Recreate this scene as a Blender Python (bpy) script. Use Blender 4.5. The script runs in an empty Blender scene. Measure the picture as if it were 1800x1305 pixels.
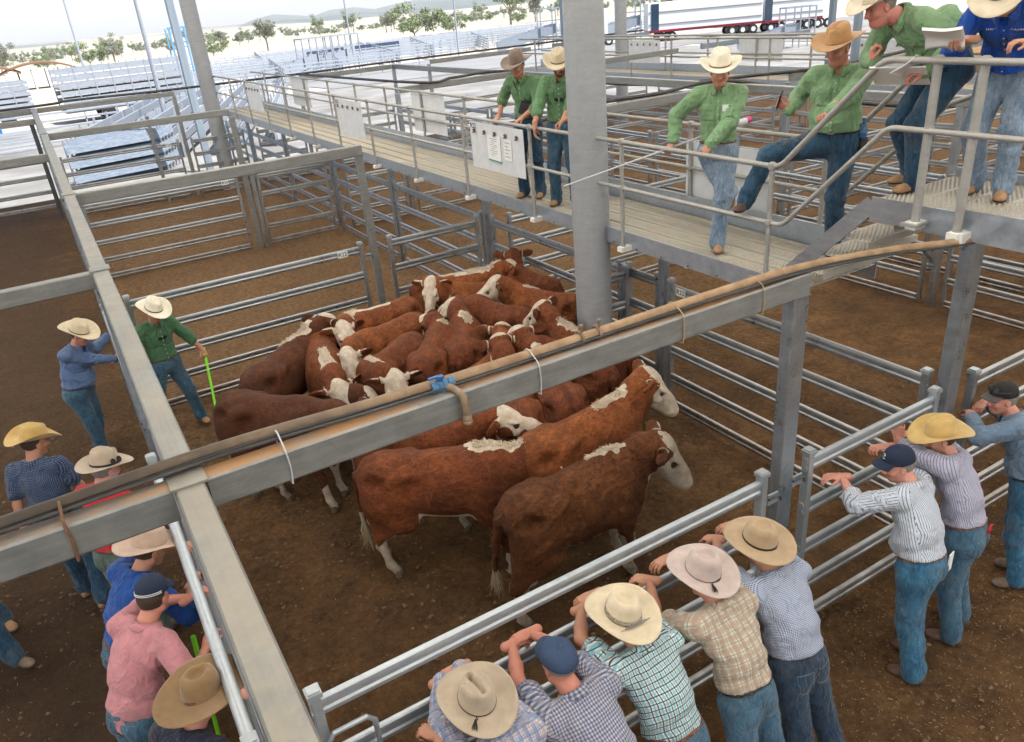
import bpy, bmesh, math, random, time
import numpy as np
from mathutils import Vector, Matrix
from mathutils.bvhtree import BVHTree

T0 = time.time()
SC = bpy.context.scene
COL = SC.collection
PI = math.pi
rad = math.radians
RNG = random.Random(7)
NR = np.random.RandomState(7)

# ------------------------------------------------------------------ camera
cd = bpy.data.cameras.new('camera')
cam = bpy.data.objects.new('camera', cd); COL.objects.link(cam)
_X = (0.8527725, -0.5159024, -0.0813868)       # image right, in the world
_Y = (-0.2879794, -0.3344626, -0.8973308)      # image down
_Z = (0.4357143, 0.7886568, -0.4337898)        # view direction
cam.matrix_world = Matrix(((_X[0], -_Y[0], -_Z[0], 0), (_X[1], -_Y[1], -_Z[1], 0),
                           (_X[2], -_Y[2], -_Z[2], 5.0), (0, 0, 0, 1)))
cd.sensor_width = 36.0
cd.lens = 36.0 * 1359.9 / 1800.0
cd.clip_start = 0.1; cd.clip_end = 30000
SC.camera = cam

# ------------------------------------------------------------------ light
SUN_EL, SUN_ROT = rad(60), rad(140)            # sun high on the right, slightly behind us
world = bpy.data.worlds.new('World'); SC.world = world; world.use_nodes = True
wn = world.node_tree.nodes; wl = world.node_tree.links; wn.clear()
wo = wn.new('ShaderNodeOutputWorld'); wb = wn.new('ShaderNodeBackground'); ws = wn.new('ShaderNodeTexSky')
ws.sky_type = 'NISHITA'; ws.sun_disc = False; ws.sun_elevation = SUN_EL; ws.sun_rotation = SUN_ROT
ws.air_density = 1.0; ws.dust_density = 1.3; ws.ozone_density = 1.0
wb.inputs['Strength'].default_value = 0.072
wl.new(ws.outputs['Color'], wb.inputs['Color']); wl.new(wb.outputs['Background'], wo.inputs['Surface'])
sd = bpy.data.lights.new('sun', 'SUN'); sun = bpy.data.objects.new('sun', sd); COL.objects.link(sun)
sd.energy = 4.2; sd.angle = rad(0.5); sd.color = (1.0, 0.95, 0.88)
_sdir = Vector((math.sin(SUN_ROT) * math.cos(SUN_EL), math.cos(SUN_ROT) * math.cos(SUN_EL), math.sin(SUN_EL)))
sun.rotation_euler = _sdir.to_track_quat('Z', 'Y').to_euler()
sun.location = (0, 0, 30)
vs = SC.view_settings
vs.view_transform = 'Standard'; vs.look = 'None'; vs.gamma = 1.0; vs.use_curve_mapping = False
vs.exposure = 1.50
SC.cycles.max_bounces = 6; SC.cycles.diffuse_bounces = 3; SC.cycles.glossy_bounces = 3
SC.cycles.transmission_bounces = 4; SC.cycles.transparent_max_bounces = 6
SC.cycles.use_denoising = True
SC.cycles.caustics_reflective = False; SC.cycles.caustics_refractive = False
SC.cycles.sample_clamp_indirect = 8.0

# ------------------------------------------------------------------ object helpers
def link(name, me, mat=None, parent=None, loc=None, rot=None):
    o = bpy.data.objects.new(name, me); COL.objects.link(o)
    if me is not None and mat is not None:
        if isinstance(mat, (list, tuple)):
            for m in mat: me.materials.append(m)
        else:
            me.materials.append(mat)
    if parent is not None: o.parent = parent
    if loc is not None: o.location = loc
    if rot is not None: o.rotation_euler = rot
    return o

def tag(o, label=None, cat=None, group=None, kind=None):
    if label: o['label'] = label
    if cat: o['category'] = cat
    if group: o['group'] = group
    if kind: o['kind'] = kind
    return o

def empty(name, loc=(0, 0, 0), rz=0.0, label=None, cat=None, group=None):
    o = bpy.data.objects.new(name, None); COL.objects.link(o)
    o.empty_display_size = 0.1
    o.location = loc; o.rotation_euler = (0, 0, rz)
    return tag(o, label, cat, group)

def smooth(me, ang=None):
    me.polygons.foreach_set('use_smooth', np.ones(len(me.polygons), bool))
    if ang is not None:
        try: me.set_sharp_from_angle(angle=ang)
        except Exception: pass
    return me

def mesh_np(name, V, F, sm=True):
    me = bpy.data.meshes.new(name)
    V = np.asarray(V, np.float32); n = len(V)
    if isinstance(F, np.ndarray):
        k = F.shape[1]
        me.vertices.add(n); me.vertices.foreach_set('co', V.ravel())
        me.loops.add(F.size); me.loops.foreach_set('vertex_index', F.ravel().astype(np.int32))
        me.polygons.add(len(F))
        me.polygons.foreach_set('loop_start', np.arange(0, F.size, k, dtype=np.int32))
        me.polygons.foreach_set('loop_total', np.full(len(F), k, np.int32))
        me.update(calc_edges=True)
    else:
        me.from_pydata([tuple(map(float, v)) for v in V], [], [tuple(f) for f in F]); me.update()
    if sm: smooth(me)
    return me

class MB:
    """collects boxes, tubes and sheets into one mesh"""
    def __init__(s): s.v = []; s.f = []
    def add(s, V, F):
        b = len(s.v); s.v += [tuple(map(float, v)) for v in V]; s.f += [tuple(i + b for i in f) for f in F]; return s
    def box(s, c, d, R=None):
        x, y, z = d[0] / 2, d[1] / 2, d[2] / 2
        P = [Vector((i, j, k)) for i in (-x, x) for j in (-y, y) for k in (-z, z)]
        if R is not None: P = [R @ p for p in P]
        c = Vector(c)
        return s.add([p + c for p in P], [(0, 1, 3, 2), (4, 6, 7, 5), (0, 4, 5, 1), (2, 3, 7, 6), (0, 2, 6, 4), (1, 5, 7, 3)])
    def prof(s, a, b, pts, up=(0, 0, 1), cap=True):
        """extrude closed profile pts (side, up) from a to b"""
        a = Vector(a); b = Vector(b); d = (b - a).normalized(); up = Vector(up)
        sd_ = d.cross(up)
        if sd_.length < 1e-4: sd_ = d.cross(Vector((1, 0, 0)))
        sd_.normalize(); u = sd_.cross(d).normalized(); n = len(pts)
        V = [a + sd_ * p[0] + u * p[1] for p in pts] + [b + sd_ * p[0] + u * p[1] for p in pts]
        F = [(i, (i + 1) % n, n + (i + 1) % n, n + i) for i in range(n)]
        if cap: F += [tuple(range(n - 1, -1, -1)), tuple(range(n, 2 * n))]
        return s.add(V, F)
    def bar(s, a, b, w, h, up=(0, 0, 1), bev=0.006):
        c = min(bev, w * .25, h * .25); x, y = w / 2, h / 2
        return s.prof(a, b, [(-x + c, -y), (x - c, -y), (x, -y + c), (x, y - c), (x - c, y), (-x + c, y), (-x, y - c), (-x, -y + c)], up)
    def tube(s, pts, r, n=10, cap=True, closed=False):
        pts = [Vector(p) for p in pts]; m = len(pts)
        rr = r if isinstance(r, (list, tuple)) else [r] * m
        V = []; F = []; prev = None
        for i, p in enumerate(pts):
            if closed: t = (pts[(i + 1) % m] - pts[i - 1])
            else: t = (pts[min(i + 1, m - 1)] - pts[max(i - 1, 0)])
            t.normalize()
            if prev is None:
                q = t.cross(Vector((0, 0, 1)))
                if q.length < 1e-3: q = t.cross(Vector((1, 0, 0)))
            else:
                q = prev - t * prev.dot(t)
            q.normalize(); prev = q; w = t.cross(q)
            for k in range(n):
                a = 2 * PI * k / n; V.append(p + (q * math.cos(a) + w * math.sin(a)) * rr[i])
        for i in range(m if closed else m - 1):
            j = (i + 1) % m
            for k in range(n):
                F.append((i * n + k, j * n + k, j * n + (k + 1) % n, i * n + (k + 1) % n))
        if cap and not closed:
            F.append(tuple(range(n))); F.append(tuple(range((m - 1) * n + n - 1, (m - 1) * n - 1, -1)))
        return s.add(V, F)
    def lathe(s, c, prof, n=16, axis=None):
        """prof: (r, z) list from bottom up"""
        R = Vector((0, 0, 1)).rotation_difference(Vector(axis)).to_matrix() if axis is not None else Matrix.Identity(3)
        c = Vector(c); V = []; F = []
        for r, z in prof:
            for k in range(n):
                a = 2 * PI * k / n; V.append(c + R @ Vector((r * math.cos(a), r * math.sin(a), z)))
        for i in range(len(prof) - 1):
            for k in range(n): F.append((i * n + k, i * n + (k + 1) % n, (i + 1) * n + (k + 1) % n, (i + 1) * n + k))
        F.append(tuple(range(n - 1, -1, -1))); m = (len(prof) - 1) * n; F.append(tuple(range(m, m + n)))
        return s.add(V, F)
    def mesh(s, name='m', sm=False, ang=rad(35)):
        me = bpy.data.meshes.new(name); me.from_pydata(s.v, [], s.f); me.update()
        if sm: smooth(me, ang)
        return me
    def build(s, name, mat, parent=None, sm=True):
        return link(name, s.mesh(name, sm), mat, parent)

# ------------------------------------------------------------------ numpy noise
_H = NR.rand(64, 64, 64).astype(np.float32)
def vnoise(p, sc=1.0, off=0.0):
    q = np.asarray(p, np.float32) * sc + 100.0 + off
    i = np.floor(q).astype(np.int64); f = q - i; f = f * f * (3 - 2 * f)
    x0, y0, z0 = (i[..., k] & 63 for k in range(3)); x1, y1, z1 = ((i[..., k] + 1) & 63 for k in range(3))
    fx, fy, fz = f[..., 0], f[..., 1], f[..., 2]
    a = _H[x0, y0, z0] * (1 - fx) + _H[x1, y0, z0] * fx; b = _H[x0, y1, z0] * (1 - fx) + _H[x1, y1, z0] * fx
    c = _H[x0, y0, z1] * (1 - fx) + _H[x1, y0, z1] * fx; d = _H[x0, y1, z1] * (1 - fx) + _H[x1, y1, z1] * fx
    a = a * (1 - fy) + b * fy; c = c * (1 - fy) + d * fy
    return (a * (1 - fz) + c * fz) * 2 - 1
def fbm(p, sc=1.0, oc=3, off=0.0):
    r = 0; a = 1.0
    for k in range(oc): r = r + a * vnoise(p, sc * 2 ** k, off + 13.7 * k); a *= .5
    return r

# ------------------------------------------------------------------ implicit surfaces
def _n(v):
    v = np.asarray(v, float); return v / (np.linalg.norm(v) + 1e-12)
class Cap:
    """tapered capsule a->b, radii ra, rb; w = side vector, fl = flattening across the other side direction"""
    def __init__(s, a, b, ra, rb=None, k=.02, side=None, fl=1.0, tagn=None, sub=False):
        s.a = np.array(a, float); s.b = np.array(b, float); s.ra = ra; s.rb = ra if rb is None else rb
        s.k = k; s.tag = tagn; s.sub = sub; s.fl = fl
        d = s.b - s.a; s.L = np.linalg.norm(d) + 1e-9; s.d = d / s.L
        sv = np.array(side if side is not None else (0, 0, 1), float); sv = sv - s.d * (sv @ s.d)
        if np.linalg.norm(sv) < 1e-5: sv = np.array((1., 0, 0)) - s.d * s.d[0]
        s.s = _n(sv); s.t = np.cross(s.d, s.s)
    def bounds(s):
        r = max(s.ra, s.rb) * max(1, s.fl) + s.k
        return np.minimum(s.a, s.b) - r, np.maximum(s.a, s.b) + r
    def local(s, p):
        q = p - s.a.astype(p.dtype)
        return q @ s.d.astype(p.dtype), q @ s.s.astype(p.dtype), q @ s.t.astype(p.dtype)
    def __call__(s, p):
        h, u, v = s.local(p)
        u = u / s.fl                       # flattening: width along side = fl * radius
        t = np.clip(h / s.L, 0, 1); r = s.ra + (s.rb - s.ra) * t
        e = h - t * s.L
        if s.fl != 1.0: e = e
        return (np.sqrt(e * e + u * u + v * v) - r) * (min(1, s.fl) if s.fl < 1 else 1)
class Ell:
    def __init__(s, c, r, R=None, k=.02, tagn=None, sub=False):
        s.c = np.array(c, float); s.r = np.array(r, float); s.R = np.eye(3) if R is None else np.array(R, float)
        s.k = k; s.tag = tagn; s.sub = sub       # R columns = local axes
    def bounds(s):
        e = np.sqrt((s.R ** 2) @ (s.r ** 2)) + s.k
        return s.c - e, s.c + e
    def __call__(s, p):
        q = (p - s.c.astype(p.dtype)) @ s.R.astype(p.dtype)
        k0 = np.sqrt(((q / s.r) ** 2).sum(-1)); k1 = np.sqrt(((q / s.r ** 2) ** 2).sum(-1)) + 1e-9
        return k0 * (k0 - 1) / k1

def sdf_grid(prims, vox, post=None, pad=None, lo=None, hi=None):
    pad = vox * 2.5 if pad is None else pad
    B = [q.bounds() for q in prims if not q.sub]
    if lo is None: lo = np.min([b[0] for b in B], 0) - pad
    if hi is None: hi = np.max([b[1] for b in B], 0) + pad
    n = np.ceil((hi - lo) / vox).astype(int) + 1
    ax = [(lo[i] + vox * np.arange(n[i])).astype(np.float32) for i in range(3)]
    G = np.full(n, 9.0, np.float32)
    for q in prims:
        b0, b1 = q.bounds(); m = pad + q.k
        i0 = np.maximum(((b0 - m - lo) / vox).astype(int), 0); i1 = np.minimum(np.ceil((b1 + m - lo) / vox).astype(int) + 1, n)
        if np.any(i1 <= i0): continue
        sl = tuple(slice(i0[i], i1[i]) for i in range(3))
        X, Y, Z = np.meshgrid(ax[0][sl[0]], ax[1][sl[1]], ax[2][sl[2]], indexing='ij')
        p = np.stack([X, Y, Z], -1)
        d = q(p).astype(np.float32); g = G[sl]; k = q.k
        if q.sub:
            h = np.clip(.5 - .5 * (g + d) / k, 0, 1); G[sl] = g * (1 - h) + (-d) * h + k * h * (1 - h)
        else:
            h = np.clip(.5 + .5 * (g - d) / k, 0, 1); G[sl] = g * (1 - h) + d * h - k * h * (1 - h)
    if post is not None:
        X, Y, Z = np.meshgrid(*ax, indexing='ij'); p = np.stack([X, Y, Z], -1)
        near = np.abs(G) < vox * 5 + .03
        G[near] = post(p[near], G[near]).astype(np.float32)
    return G, lo, vox

def surface_nets(G, lo, vox):
    n = np.array(G.shape); S = G < 0
    c = [(i, j, k) for i in (0, 1) for j in (0, 1) for k in (0, 1)]
    sh = tuple(n - 1)
    cnt = np.zeros(sh, np.int8)
    for o in c: cnt += S[o[0]:o[0] + sh[0], o[1]:o[1] + sh[1], o[2]:o[2] + sh[2]]
    act = (cnt > 0) & (cnt < 8)
    idx = np.argwhere(act)
    if len(idx) == 0: return np.zeros((0, 3)), np.zeros((0, 4), int)
    vid = np.full(sh, -1, np.int64); vid[act] = np.arange(len(idx))
    acc = np.zeros((len(idx), 3), np.float32); w = np.zeros(len(idx), np.float32)
    edges = [(a, b) for a in c for b in c if sum(abs(a[i] - b[i]) for i in range(3)) == 1 and a < b]
    for a, b in edges:
        ga = G[idx[:, 0] + a[0], idx[:, 1] + a[1], idx[:, 2] + a[2]]; gb = G[idx[:, 0] + b[0], idx[:, 1] + b[1], idx[:, 2] + b[2]]
        m = (ga < 0) != (gb < 0); t = np.where(m, ga / np.where(ga == gb, 1, ga - gb), 0)
        P = np.array(a, np.float32)[None] + t[:, None] * (np.array(b, np.float32) - np.array(a, np.float32))[None]
        acc += P * m[:, None]; w += m
    V = (idx + acc / w[:, None]) * vox + lo
    F = []
    for ax in range(3):
        o1, o2 = [(1, 2), (2, 0), (0, 1)][ax]
        A = [slice(None)] * 3; A[ax] = slice(0, n[ax] - 1); Bq = [slice(None)] * 3; Bq[ax] = slice(1, n[ax])
        s0 = S[tuple(A)]; s1 = S[tuple(Bq)]; e = np.argwhere(s0 != s1)
        e = e[(e[:, o1] > 0) & (e[:, o2] > 0) & (e[:, o1] < n[o1] - 1) & (e[:, o2] < n[o2] - 1)]
        if len(e) == 0: continue
        flip = ~s0[e[:, 0], e[:, 1], e[:, 2]]
        def vv(d1, d2):
            q = e.copy(); q[:, o1] -= d1; q[:, o2] -= d2; return vid[q[:, 0], q[:, 1], q[:, 2]]
        Q = np.stack([vv(1, 1), vv(0, 1), vv(0, 0), vv(1, 0)], 1)
        Q[flip] = Q[flip][:, ::-1]; F.append(Q)
    return V, np.concatenate(F)

def sdf_mesh(prims, vox, post=None, **kw):
    return surface_nets(*sdf_grid(prims, vox, post, **kw))

def joinVF(parts):
    Vs = []; Fs = []; b = 0
    for V, F in parts:
        Vs.append(V); Fs.append(F + b); b += len(V)
    return np.concatenate(Vs), np.concatenate(Fs)

def set_attr(me, name, arr, typ='FLOAT'):
    a = me.attributes.new(name, typ, 'POINT')
    arr = np.asarray(arr, np.float32)
    if typ == 'FLOAT': a.data.foreach_set('value', arr.ravel())
    elif typ == 'FLOAT_VECTOR': a.data.foreach_set('vector', arr.ravel())
    elif typ == 'FLOAT_COLOR':
        if arr.shape[1] == 3: arr = np.concatenate([arr, np.ones((len(arr), 1), np.float32)], 1)
        a.data.foreach_set('color', arr.ravel())
# ------------------------------------------------------------------ materials
class NT:
    def __init__(s, name, rough=.6, metal=0.0, spec=None):
        s.m = bpy.data.materials.new(name); s.m.use_nodes = True; s.t = s.m.node_tree; s.n = s.t.nodes; s.l = s.t.links
        s.b = s.n['Principled BSDF']; s.b.inputs['Roughness'].default_value = rough; s.b.inputs['Metallic'].default_value = metal
        if spec is not None: s.b.inputs['Specular IOR Level'].default_value = spec
    def new(s, t, **kw):
        n = s.n.new(t)
        for k, v in kw.items():
            if hasattr(n, k): setattr(n, k, v)
            else: n.inputs[k.replace('_', ' ')].default_value = v
        return n
    def pos(s): return s.new('ShaderNodeNewGeometry').outputs['Position']
    def obj(s): return s.new('ShaderNodeTexCoord').outputs['Object']
    def attr(s, name, out='Vector'):
        n = s.new('ShaderNodeAttribute'); n.attribute_name = name; return n.outputs[out]
    def scale(s, v, x):
        n = s.new('ShaderNodeMapping'); n.inputs['Scale'].default_value = x; s.l.new(v, n.inputs['Vector']); return n.outputs[0]
    def noise(s, v, sc, det=4, rough=.55, dist=0.0, out='Fac'):
        n = s.new('ShaderNodeTexNoise'); n.inputs['Scale'].default_value = sc; n.inputs['Detail'].default_value = det
        n.inputs['Roughness'].default_value = rough; n.inputs['Distortion'].default_value = dist
        s.l.new(v, n.inputs['Vector']); return n.outputs[out]
    def vor(s, v, sc, feat='F1', out='Distance', rnd=1.0):
        n = s.new('ShaderNodeTexVoronoi'); n.feature = feat; n.inputs['Scale'].default_value = sc
        n.inputs['Randomness'].default_value = rnd
        s.l.new(v, n.inputs['Vector']); return n.outputs[out]
    def ramp(s, f, stops, interp='LINEAR'):
        n = s.new('ShaderNodeValToRGB'); n.color_ramp.interpolation = interp; e = n.color_ramp.elements
        while len(e) < len(stops): e.new(0.5)
        for i, (p, c) in enumerate(stops):
            e[i].position = p; e[i].color = (*c, 1) if isinstance(c, (tuple, list)) else (c, c, c, 1)
        s.l.new(f, n.inputs[0]); return n.outputs['Color']
    def mix(s, f, a, b, mode='MIX'):
        n = s.new('ShaderNodeMix'); n.data_type = 'RGBA'; n.blend_type = mode
        for i, v in ((0, f), (6, a), (7, b)):
            if isinstance(v, (int, float)):
                n.inputs[i].default_value = v if i == 0 else (v, v, v, 1)
            elif isinstance(v, (tuple, list)): n.inputs[i].default_value = (*v, 1) if len(v) == 3 else v
            else: s.l.new(v, n.inputs[i])
        return n.outputs[2]
    def math(s, op, a, b=0.0, c=None, clamp=False):
        n = s.new('ShaderNodeMath'); n.operation = op; n.use_clamp = clamp
        for i, v in enumerate((a, b) if c is None else (a, b, c)):
            if isinstance(v, (int, float)): n.inputs[i].default_value = v
            else: s.l.new(v, n.inputs[i])
        return n.outputs[0]
    def sep(s, v):
        n = s.new('ShaderNodeSeparateXYZ'); s.l.new(v, n.inputs[0]); return n.outputs
    def mr(s, v, a, b, c=0.0, d=1.0):
        n = s.new('ShaderNodeMapRange'); s.l.new(v, n.inputs[0])
        for i, x in enumerate((a, b, c, d)): n.inputs[i + 1].default_value = x
        return n.outputs[0]
    def nz(s): return s.sep(s.new('ShaderNodeNewGeometry').outputs['Normal'])[2]
    def bump(s, h, st=.3, dist=.01):
        n = s.new('ShaderNodeBump'); n.inputs['Strength'].default_value = st; n.inputs['Distance'].default_value = dist
        s.l.new(h, n.inputs['Height'])
        if s.b.inputs['Normal'].is_linked:
            s.l.new(s.b.inputs['Normal'].links[0].from_socket, n.inputs['Normal'])
        s.l.new(n.outputs[0], s.b.inputs['Normal'])
    def col(s, c):
        if isinstance(c, (tuple, list)): s.b.inputs['Base Color'].default_value = (*c, 1)
        else: s.l.new(c, s.b.inputs['Base Color'])
    def rough(s, r): s.l.new(r, s.b.inputs['Roughness'])
    def metal(s, r): s.l.new(r, s.b.inputs['Metallic'])

def galv(name, a=(.27, .30, .33), b=(.50, .53, .55), metal=.78, rough=.36, dust=.0, splash=0.35, streak=(1, 1, 1), dustcol=(.42, .32, .22)):
    g = NT(name, rough, metal); p = g.pos()
    sp = g.vor(p, 38, out='Color'); spv = g.sep(sp)[0]
    oi = g.new('ShaderNodeObjectInfo'); va = g.new('ShaderNodeVectorMath', operation='ADD'); g.l.new(g.obj(), va.inputs[0])
    cx = g.new('ShaderNodeCombineXYZ'); rn = g.math('MULTIPLY', oi.outputs['Random'], 60.0)
    for k in range(3): g.l.new(rn, cx.inputs[k])
    g.l.new(cx.outputs[0], va.inputs[1]); strk = g.noise(g.scale(va.outputs[0], (3.0, 7.0, 7.0)), 1.3, 7, .7)
    f = g.math('ADD', g.math('ADD', g.math('MULTIPLY', spv, .10), g.math('MULTIPLY', g.noise(p, 9.0, 8, .7), .40)), g.math('MULTIPLY', strk, .52))
    c = g.ramp(f, [(.28, a), (.75, b)])
    st = g.noise(g.scale(p, (2.2, 2.2, 14)), 1.6, 5, .65)
    c = g.mix(g.ramp(st, [(.45, 0.0), (.75, .35)]), c, (.50, .50, .49))
    # dirt splashed up from the ground
    z = g.sep(p)[2]
    fz = g.math('MULTIPLY', g.mr(z, .95, .02, 0, 1), g.ramp(g.noise(p, 6, 6, .7), [(.35, .2), (.62, 1.0)]))
    c = g.mix(g.math('MULTIPLY', fz, splash * 2.2, clamp=True), c, (.23, .155, .10))
    if dust > 0:
        up = g.mr(g.nz(), .5, .95, 0, 1)
        d = g.math('MULTIPLY', up, g.ramp(g.noise(p, 2.1, 6, .7), [(.34, .1), (.58, 1.0)]))
        c = g.mix(g.math('MULTIPLY', d, dust, clamp=True), c, dustcol)
        g.metal(g.math('MULTIPLY', g.math('SUBTRACT', 1.0, g.math('MULTIPLY', d, dust), clamp=True), metal))
    g.col(c)
    g.rough(g.mr(g.noise(p, 9, 4), .3, .8, rough - .1, rough + .2))
    g.bump(g.noise(p, 40, 4), .06, .002)
    return g.m

M = {}
M['rail'] = galv('galvanised rail', dust=.35)
M['rail_far'] = galv('galvanised far rail', (.34, .36, .38), (.5, .52, .54), dust=.2, splash=.2)
M['beam'] = galv('dusty galvanised beam', (.20, .215, .22), (.35, .355, .34), metal=.6, rough=.45, dust=.55, splash=.1, dustcol=(.36, .30, .22))
M['beam_tan'] = galv('very dusty galvanised beam', (.20, .22, .23), (.34, .35, .345), metal=.55, rough=.48, dust=1.0, splash=.1, dustcol=(.38, .21, .10))
M['post'] = galv('galvanised post', (.26, .31, .37), (.48, .53, .58), metal=.78, rough=.34, dust=.2, splash=.4)
M['pillar'] = galv('round galvanised pillar', (.30, .32, .345), (.42, .44, .465), metal=.35, rough=.5, splash=.25)
M['bright'] = galv('polished galvanised tube', (.34, .375, .41), (.54, .58, .61), metal=.6, rough=.42, splash=.3)
M['tube'] = galv('dusty handrail tube', (.28, .28, .27), (.42, .41, .385), metal=.3, rough=.5, dust=.5, splash=.0, dustcol=(.48, .40, .30))
M['deckface'] = galv('walkway channel', (.30, .35, .42), (.52, .57, .64), metal=.7, rough=.4, dust=.3, splash=0)
M['sunny'] = galv('sunlit galvanised rail', (.22, .26, .32), (.38, .42, .48), metal=.2, rough=.5, splash=0)

def plain(name, c, rough=.6, metal=0.0, var=.12, sc=20, bump=.15, spec=None, bsc=120):
    g = NT(name, rough, metal, spec); p = g.obj()
    n = g.noise(p, sc, 5)
    g.col(g.mix(g.ramp(n, [(.3, 0.0), (.7, 1.0)]), tuple(x * (1 - var) for x in c), tuple(min(1, x * (1 + var)) for x in c)))
    if bump: g.bump(g.noise(p, bsc, 3), bump, .002)
    return g.m

def dirt_material():
    g = NT('trampled dirt floor', .95, 0, .15); p = g.pos()
    big = g.noise(p, .35, 4, .6); mid = g.noise(p, 2.2, 6, .65); fine = g.noise(p, 14, 8, .75); vf = g.noise(p, 70, 4, .7)
    c = g.ramp(fine, [(.32, (.040, .020, .009)), (.45, (.150, .072, .027)), (.56, (.225, .126, .056)), (.70, (.34, .205, .100))])
    c = g.mix(g.ramp(mid, [(.36, 0.0), (.64, 1.0)]), g.mix(.60, c, (.060, .034, .018)), g.mix(.45, c, (.24, .130, .055)))
    # darker towards the lane on the left, random darker patches; dry patches in the middle
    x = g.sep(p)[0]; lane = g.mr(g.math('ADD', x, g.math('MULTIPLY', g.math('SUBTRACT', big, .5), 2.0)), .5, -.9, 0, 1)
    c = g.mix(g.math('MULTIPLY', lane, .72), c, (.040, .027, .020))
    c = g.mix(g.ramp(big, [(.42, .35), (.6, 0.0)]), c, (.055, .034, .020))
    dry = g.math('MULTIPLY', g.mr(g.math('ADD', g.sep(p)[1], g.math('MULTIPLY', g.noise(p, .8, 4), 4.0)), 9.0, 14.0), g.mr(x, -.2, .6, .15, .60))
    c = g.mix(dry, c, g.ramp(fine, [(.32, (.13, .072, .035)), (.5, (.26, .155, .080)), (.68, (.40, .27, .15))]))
    g.col(g.mix(g.ramp(vf, [(.55, 0.0), (.75, .45)]), c, (.24, .15, .08)))
    g.bump(g.noise(p, 5.5, 5, .6), .9, .09)
    g.bump(g.math('ADD', fine, g.math('MULTIPLY', vf, .5)), 1.0, .045)
    return g.m
M['dirt'] = dirt_material()
def sun_ground():
    g = NT('pale dry earth', .95, 0, .1); p = g.pos()
    g.col(g.ramp(g.noise(p, .05, 8, .7), [(.35, (.24, .19, .13)), (.6, (.33, .27, .19)), (.75, (.22, .22, .12))]))
    return g.m
M['dry'] = sun_ground()

def cloth(name, kind, cols, s=.02, rough=.85, bs=.25, fold=.85):
    g = NT(name, rough, 0, .25); u = g.attr('uvw'); o = g.obj()
    X, Y, _ = g.sep(u)
    # weave wobble so that lines follow the folds
    wob = g.math('MULTIPLY', g.math('SUBTRACT', g.noise(o, 9, 3), .5), min(.012, s * .45))
    X = g.math('ADD', X, wob); Y = g.math('ADD', Y, wob)
    def line(v, period, duty, soft=.06, off=0.0):
        t = g.math('FRACT', g.math('ADD', g.math('DIVIDE', v, period), 100.0 + off))
        t = g.math('ABSOLUTE', g.math('SUBTRACT', t, .5))
        return g.mr(t, duty / 2 + soft, duty / 2 - soft)
    base = cols[0]
    if kind == 'plain':
        c = g.mix(g.ramp(g.noise(o, 7, 5), [(.3, 0.0), (.7, 1.0)]), tuple(x * .86 for x in base), tuple(min(1, x * 1.1) for x in base))
    elif kind == 'stripe':
        c = g.mix(line(X, s, .28), base, cols[1]); 
        if len(cols) > 2: c = g.mix(line(X, s * 3, .12, .03, .3), c, cols[2])
    elif kind == 'gingham':
        a = line(X, s, .5, .05); b = line(Y, s, .5, .05)
        c = g.mix(g.math('MULTIPLY', g.math('ADD', a, b), .5), base, cols[1])
    elif kind == 'check':
        a = line(X, s, .16, .03); b = line(Y, s, .16, .03)
        c = g.mix(line(X, s, .30, .05, .5), base, cols[2]); c = g.mix(g.math('MULTIPLY', line(Y, s, .30, .05, .5), .6), c, cols[2])
        c = g.mix(g.math('MAXIMUM', a, b), c, cols[1])
    elif kind == 'plaid':
        a = line(X, s, .5, .08); b = line(Y, s, .5, .08)
        c = g.mix(g.math('MULTIPLY', a, .7), base, cols[1]); c = g.mix(g.math('MULTIPLY', b, .55), c, cols[1])
        if len(cols) > 2:
            c = g.mix(g.math('MULTIPLY', g.math('MAXIMUM', line(X, s, .07, .02, .5), line(Y, s, .07, .02, .5)), .85), c, cols[2])
        if len(cols) > 3:
            c = g.mix(g.math('MULTIPLY', g.math('MAXIMUM', line(X, s, .10, .03, .15), line(Y, s, .10, .03, .15)), .6), c, cols[3])
    elif kind == 'dots':
        n = g.new('ShaderNodeCombineXYZ'); g.l.new(X, n.inputs[0]); g.l.new(Y, n.inputs[1])
        d = g.vor(n.outputs[0], 1 / s, rnd=0.0)
        c = g.mix(g.mr(d, .24, .16), base, cols[1])
    elif kind == 'denim':
        fade = g.ramp(g.noise(o, 4.5, 5, .6), [(.36, 0.0), (.68, 1.0)])
        c = g.mix(fade, base, cols[1])
        c = g.mix(g.ramp(g.noise(g.scale(o, (1, 1, .25)), 55, 3, .7), [(.45, 0.0), (.8, .45)]), c, tuple(min(1, x * 1.8 + .04) for x in cols[1]))
        z = g.sep(o)[2]
        seam = line(X, .36, .012, .004)       # side seams
        c = g.mix(g.math('MULTIPLY', seam, .5), c, tuple(x * .35 for x in base))
    dusty = g.ramp(g.noise(o, 3.1, 6, .7), [(.52, 0.0), (.8, .30)])
    c = g.mix(dusty, c, (.30, .24, .17))
    g.col(c)
    g.b.inputs['Sheen Weight'].default_value = .15
    fold_n = g.noise(g.scale(o, (1.0, 1.0, .55)), 11, 4, .55, 1.6)
    g.bump(fold_n, fold, .045)
    g.bump(g.noise(o, 240, 2), bs, .0015)
    return g.m

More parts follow.
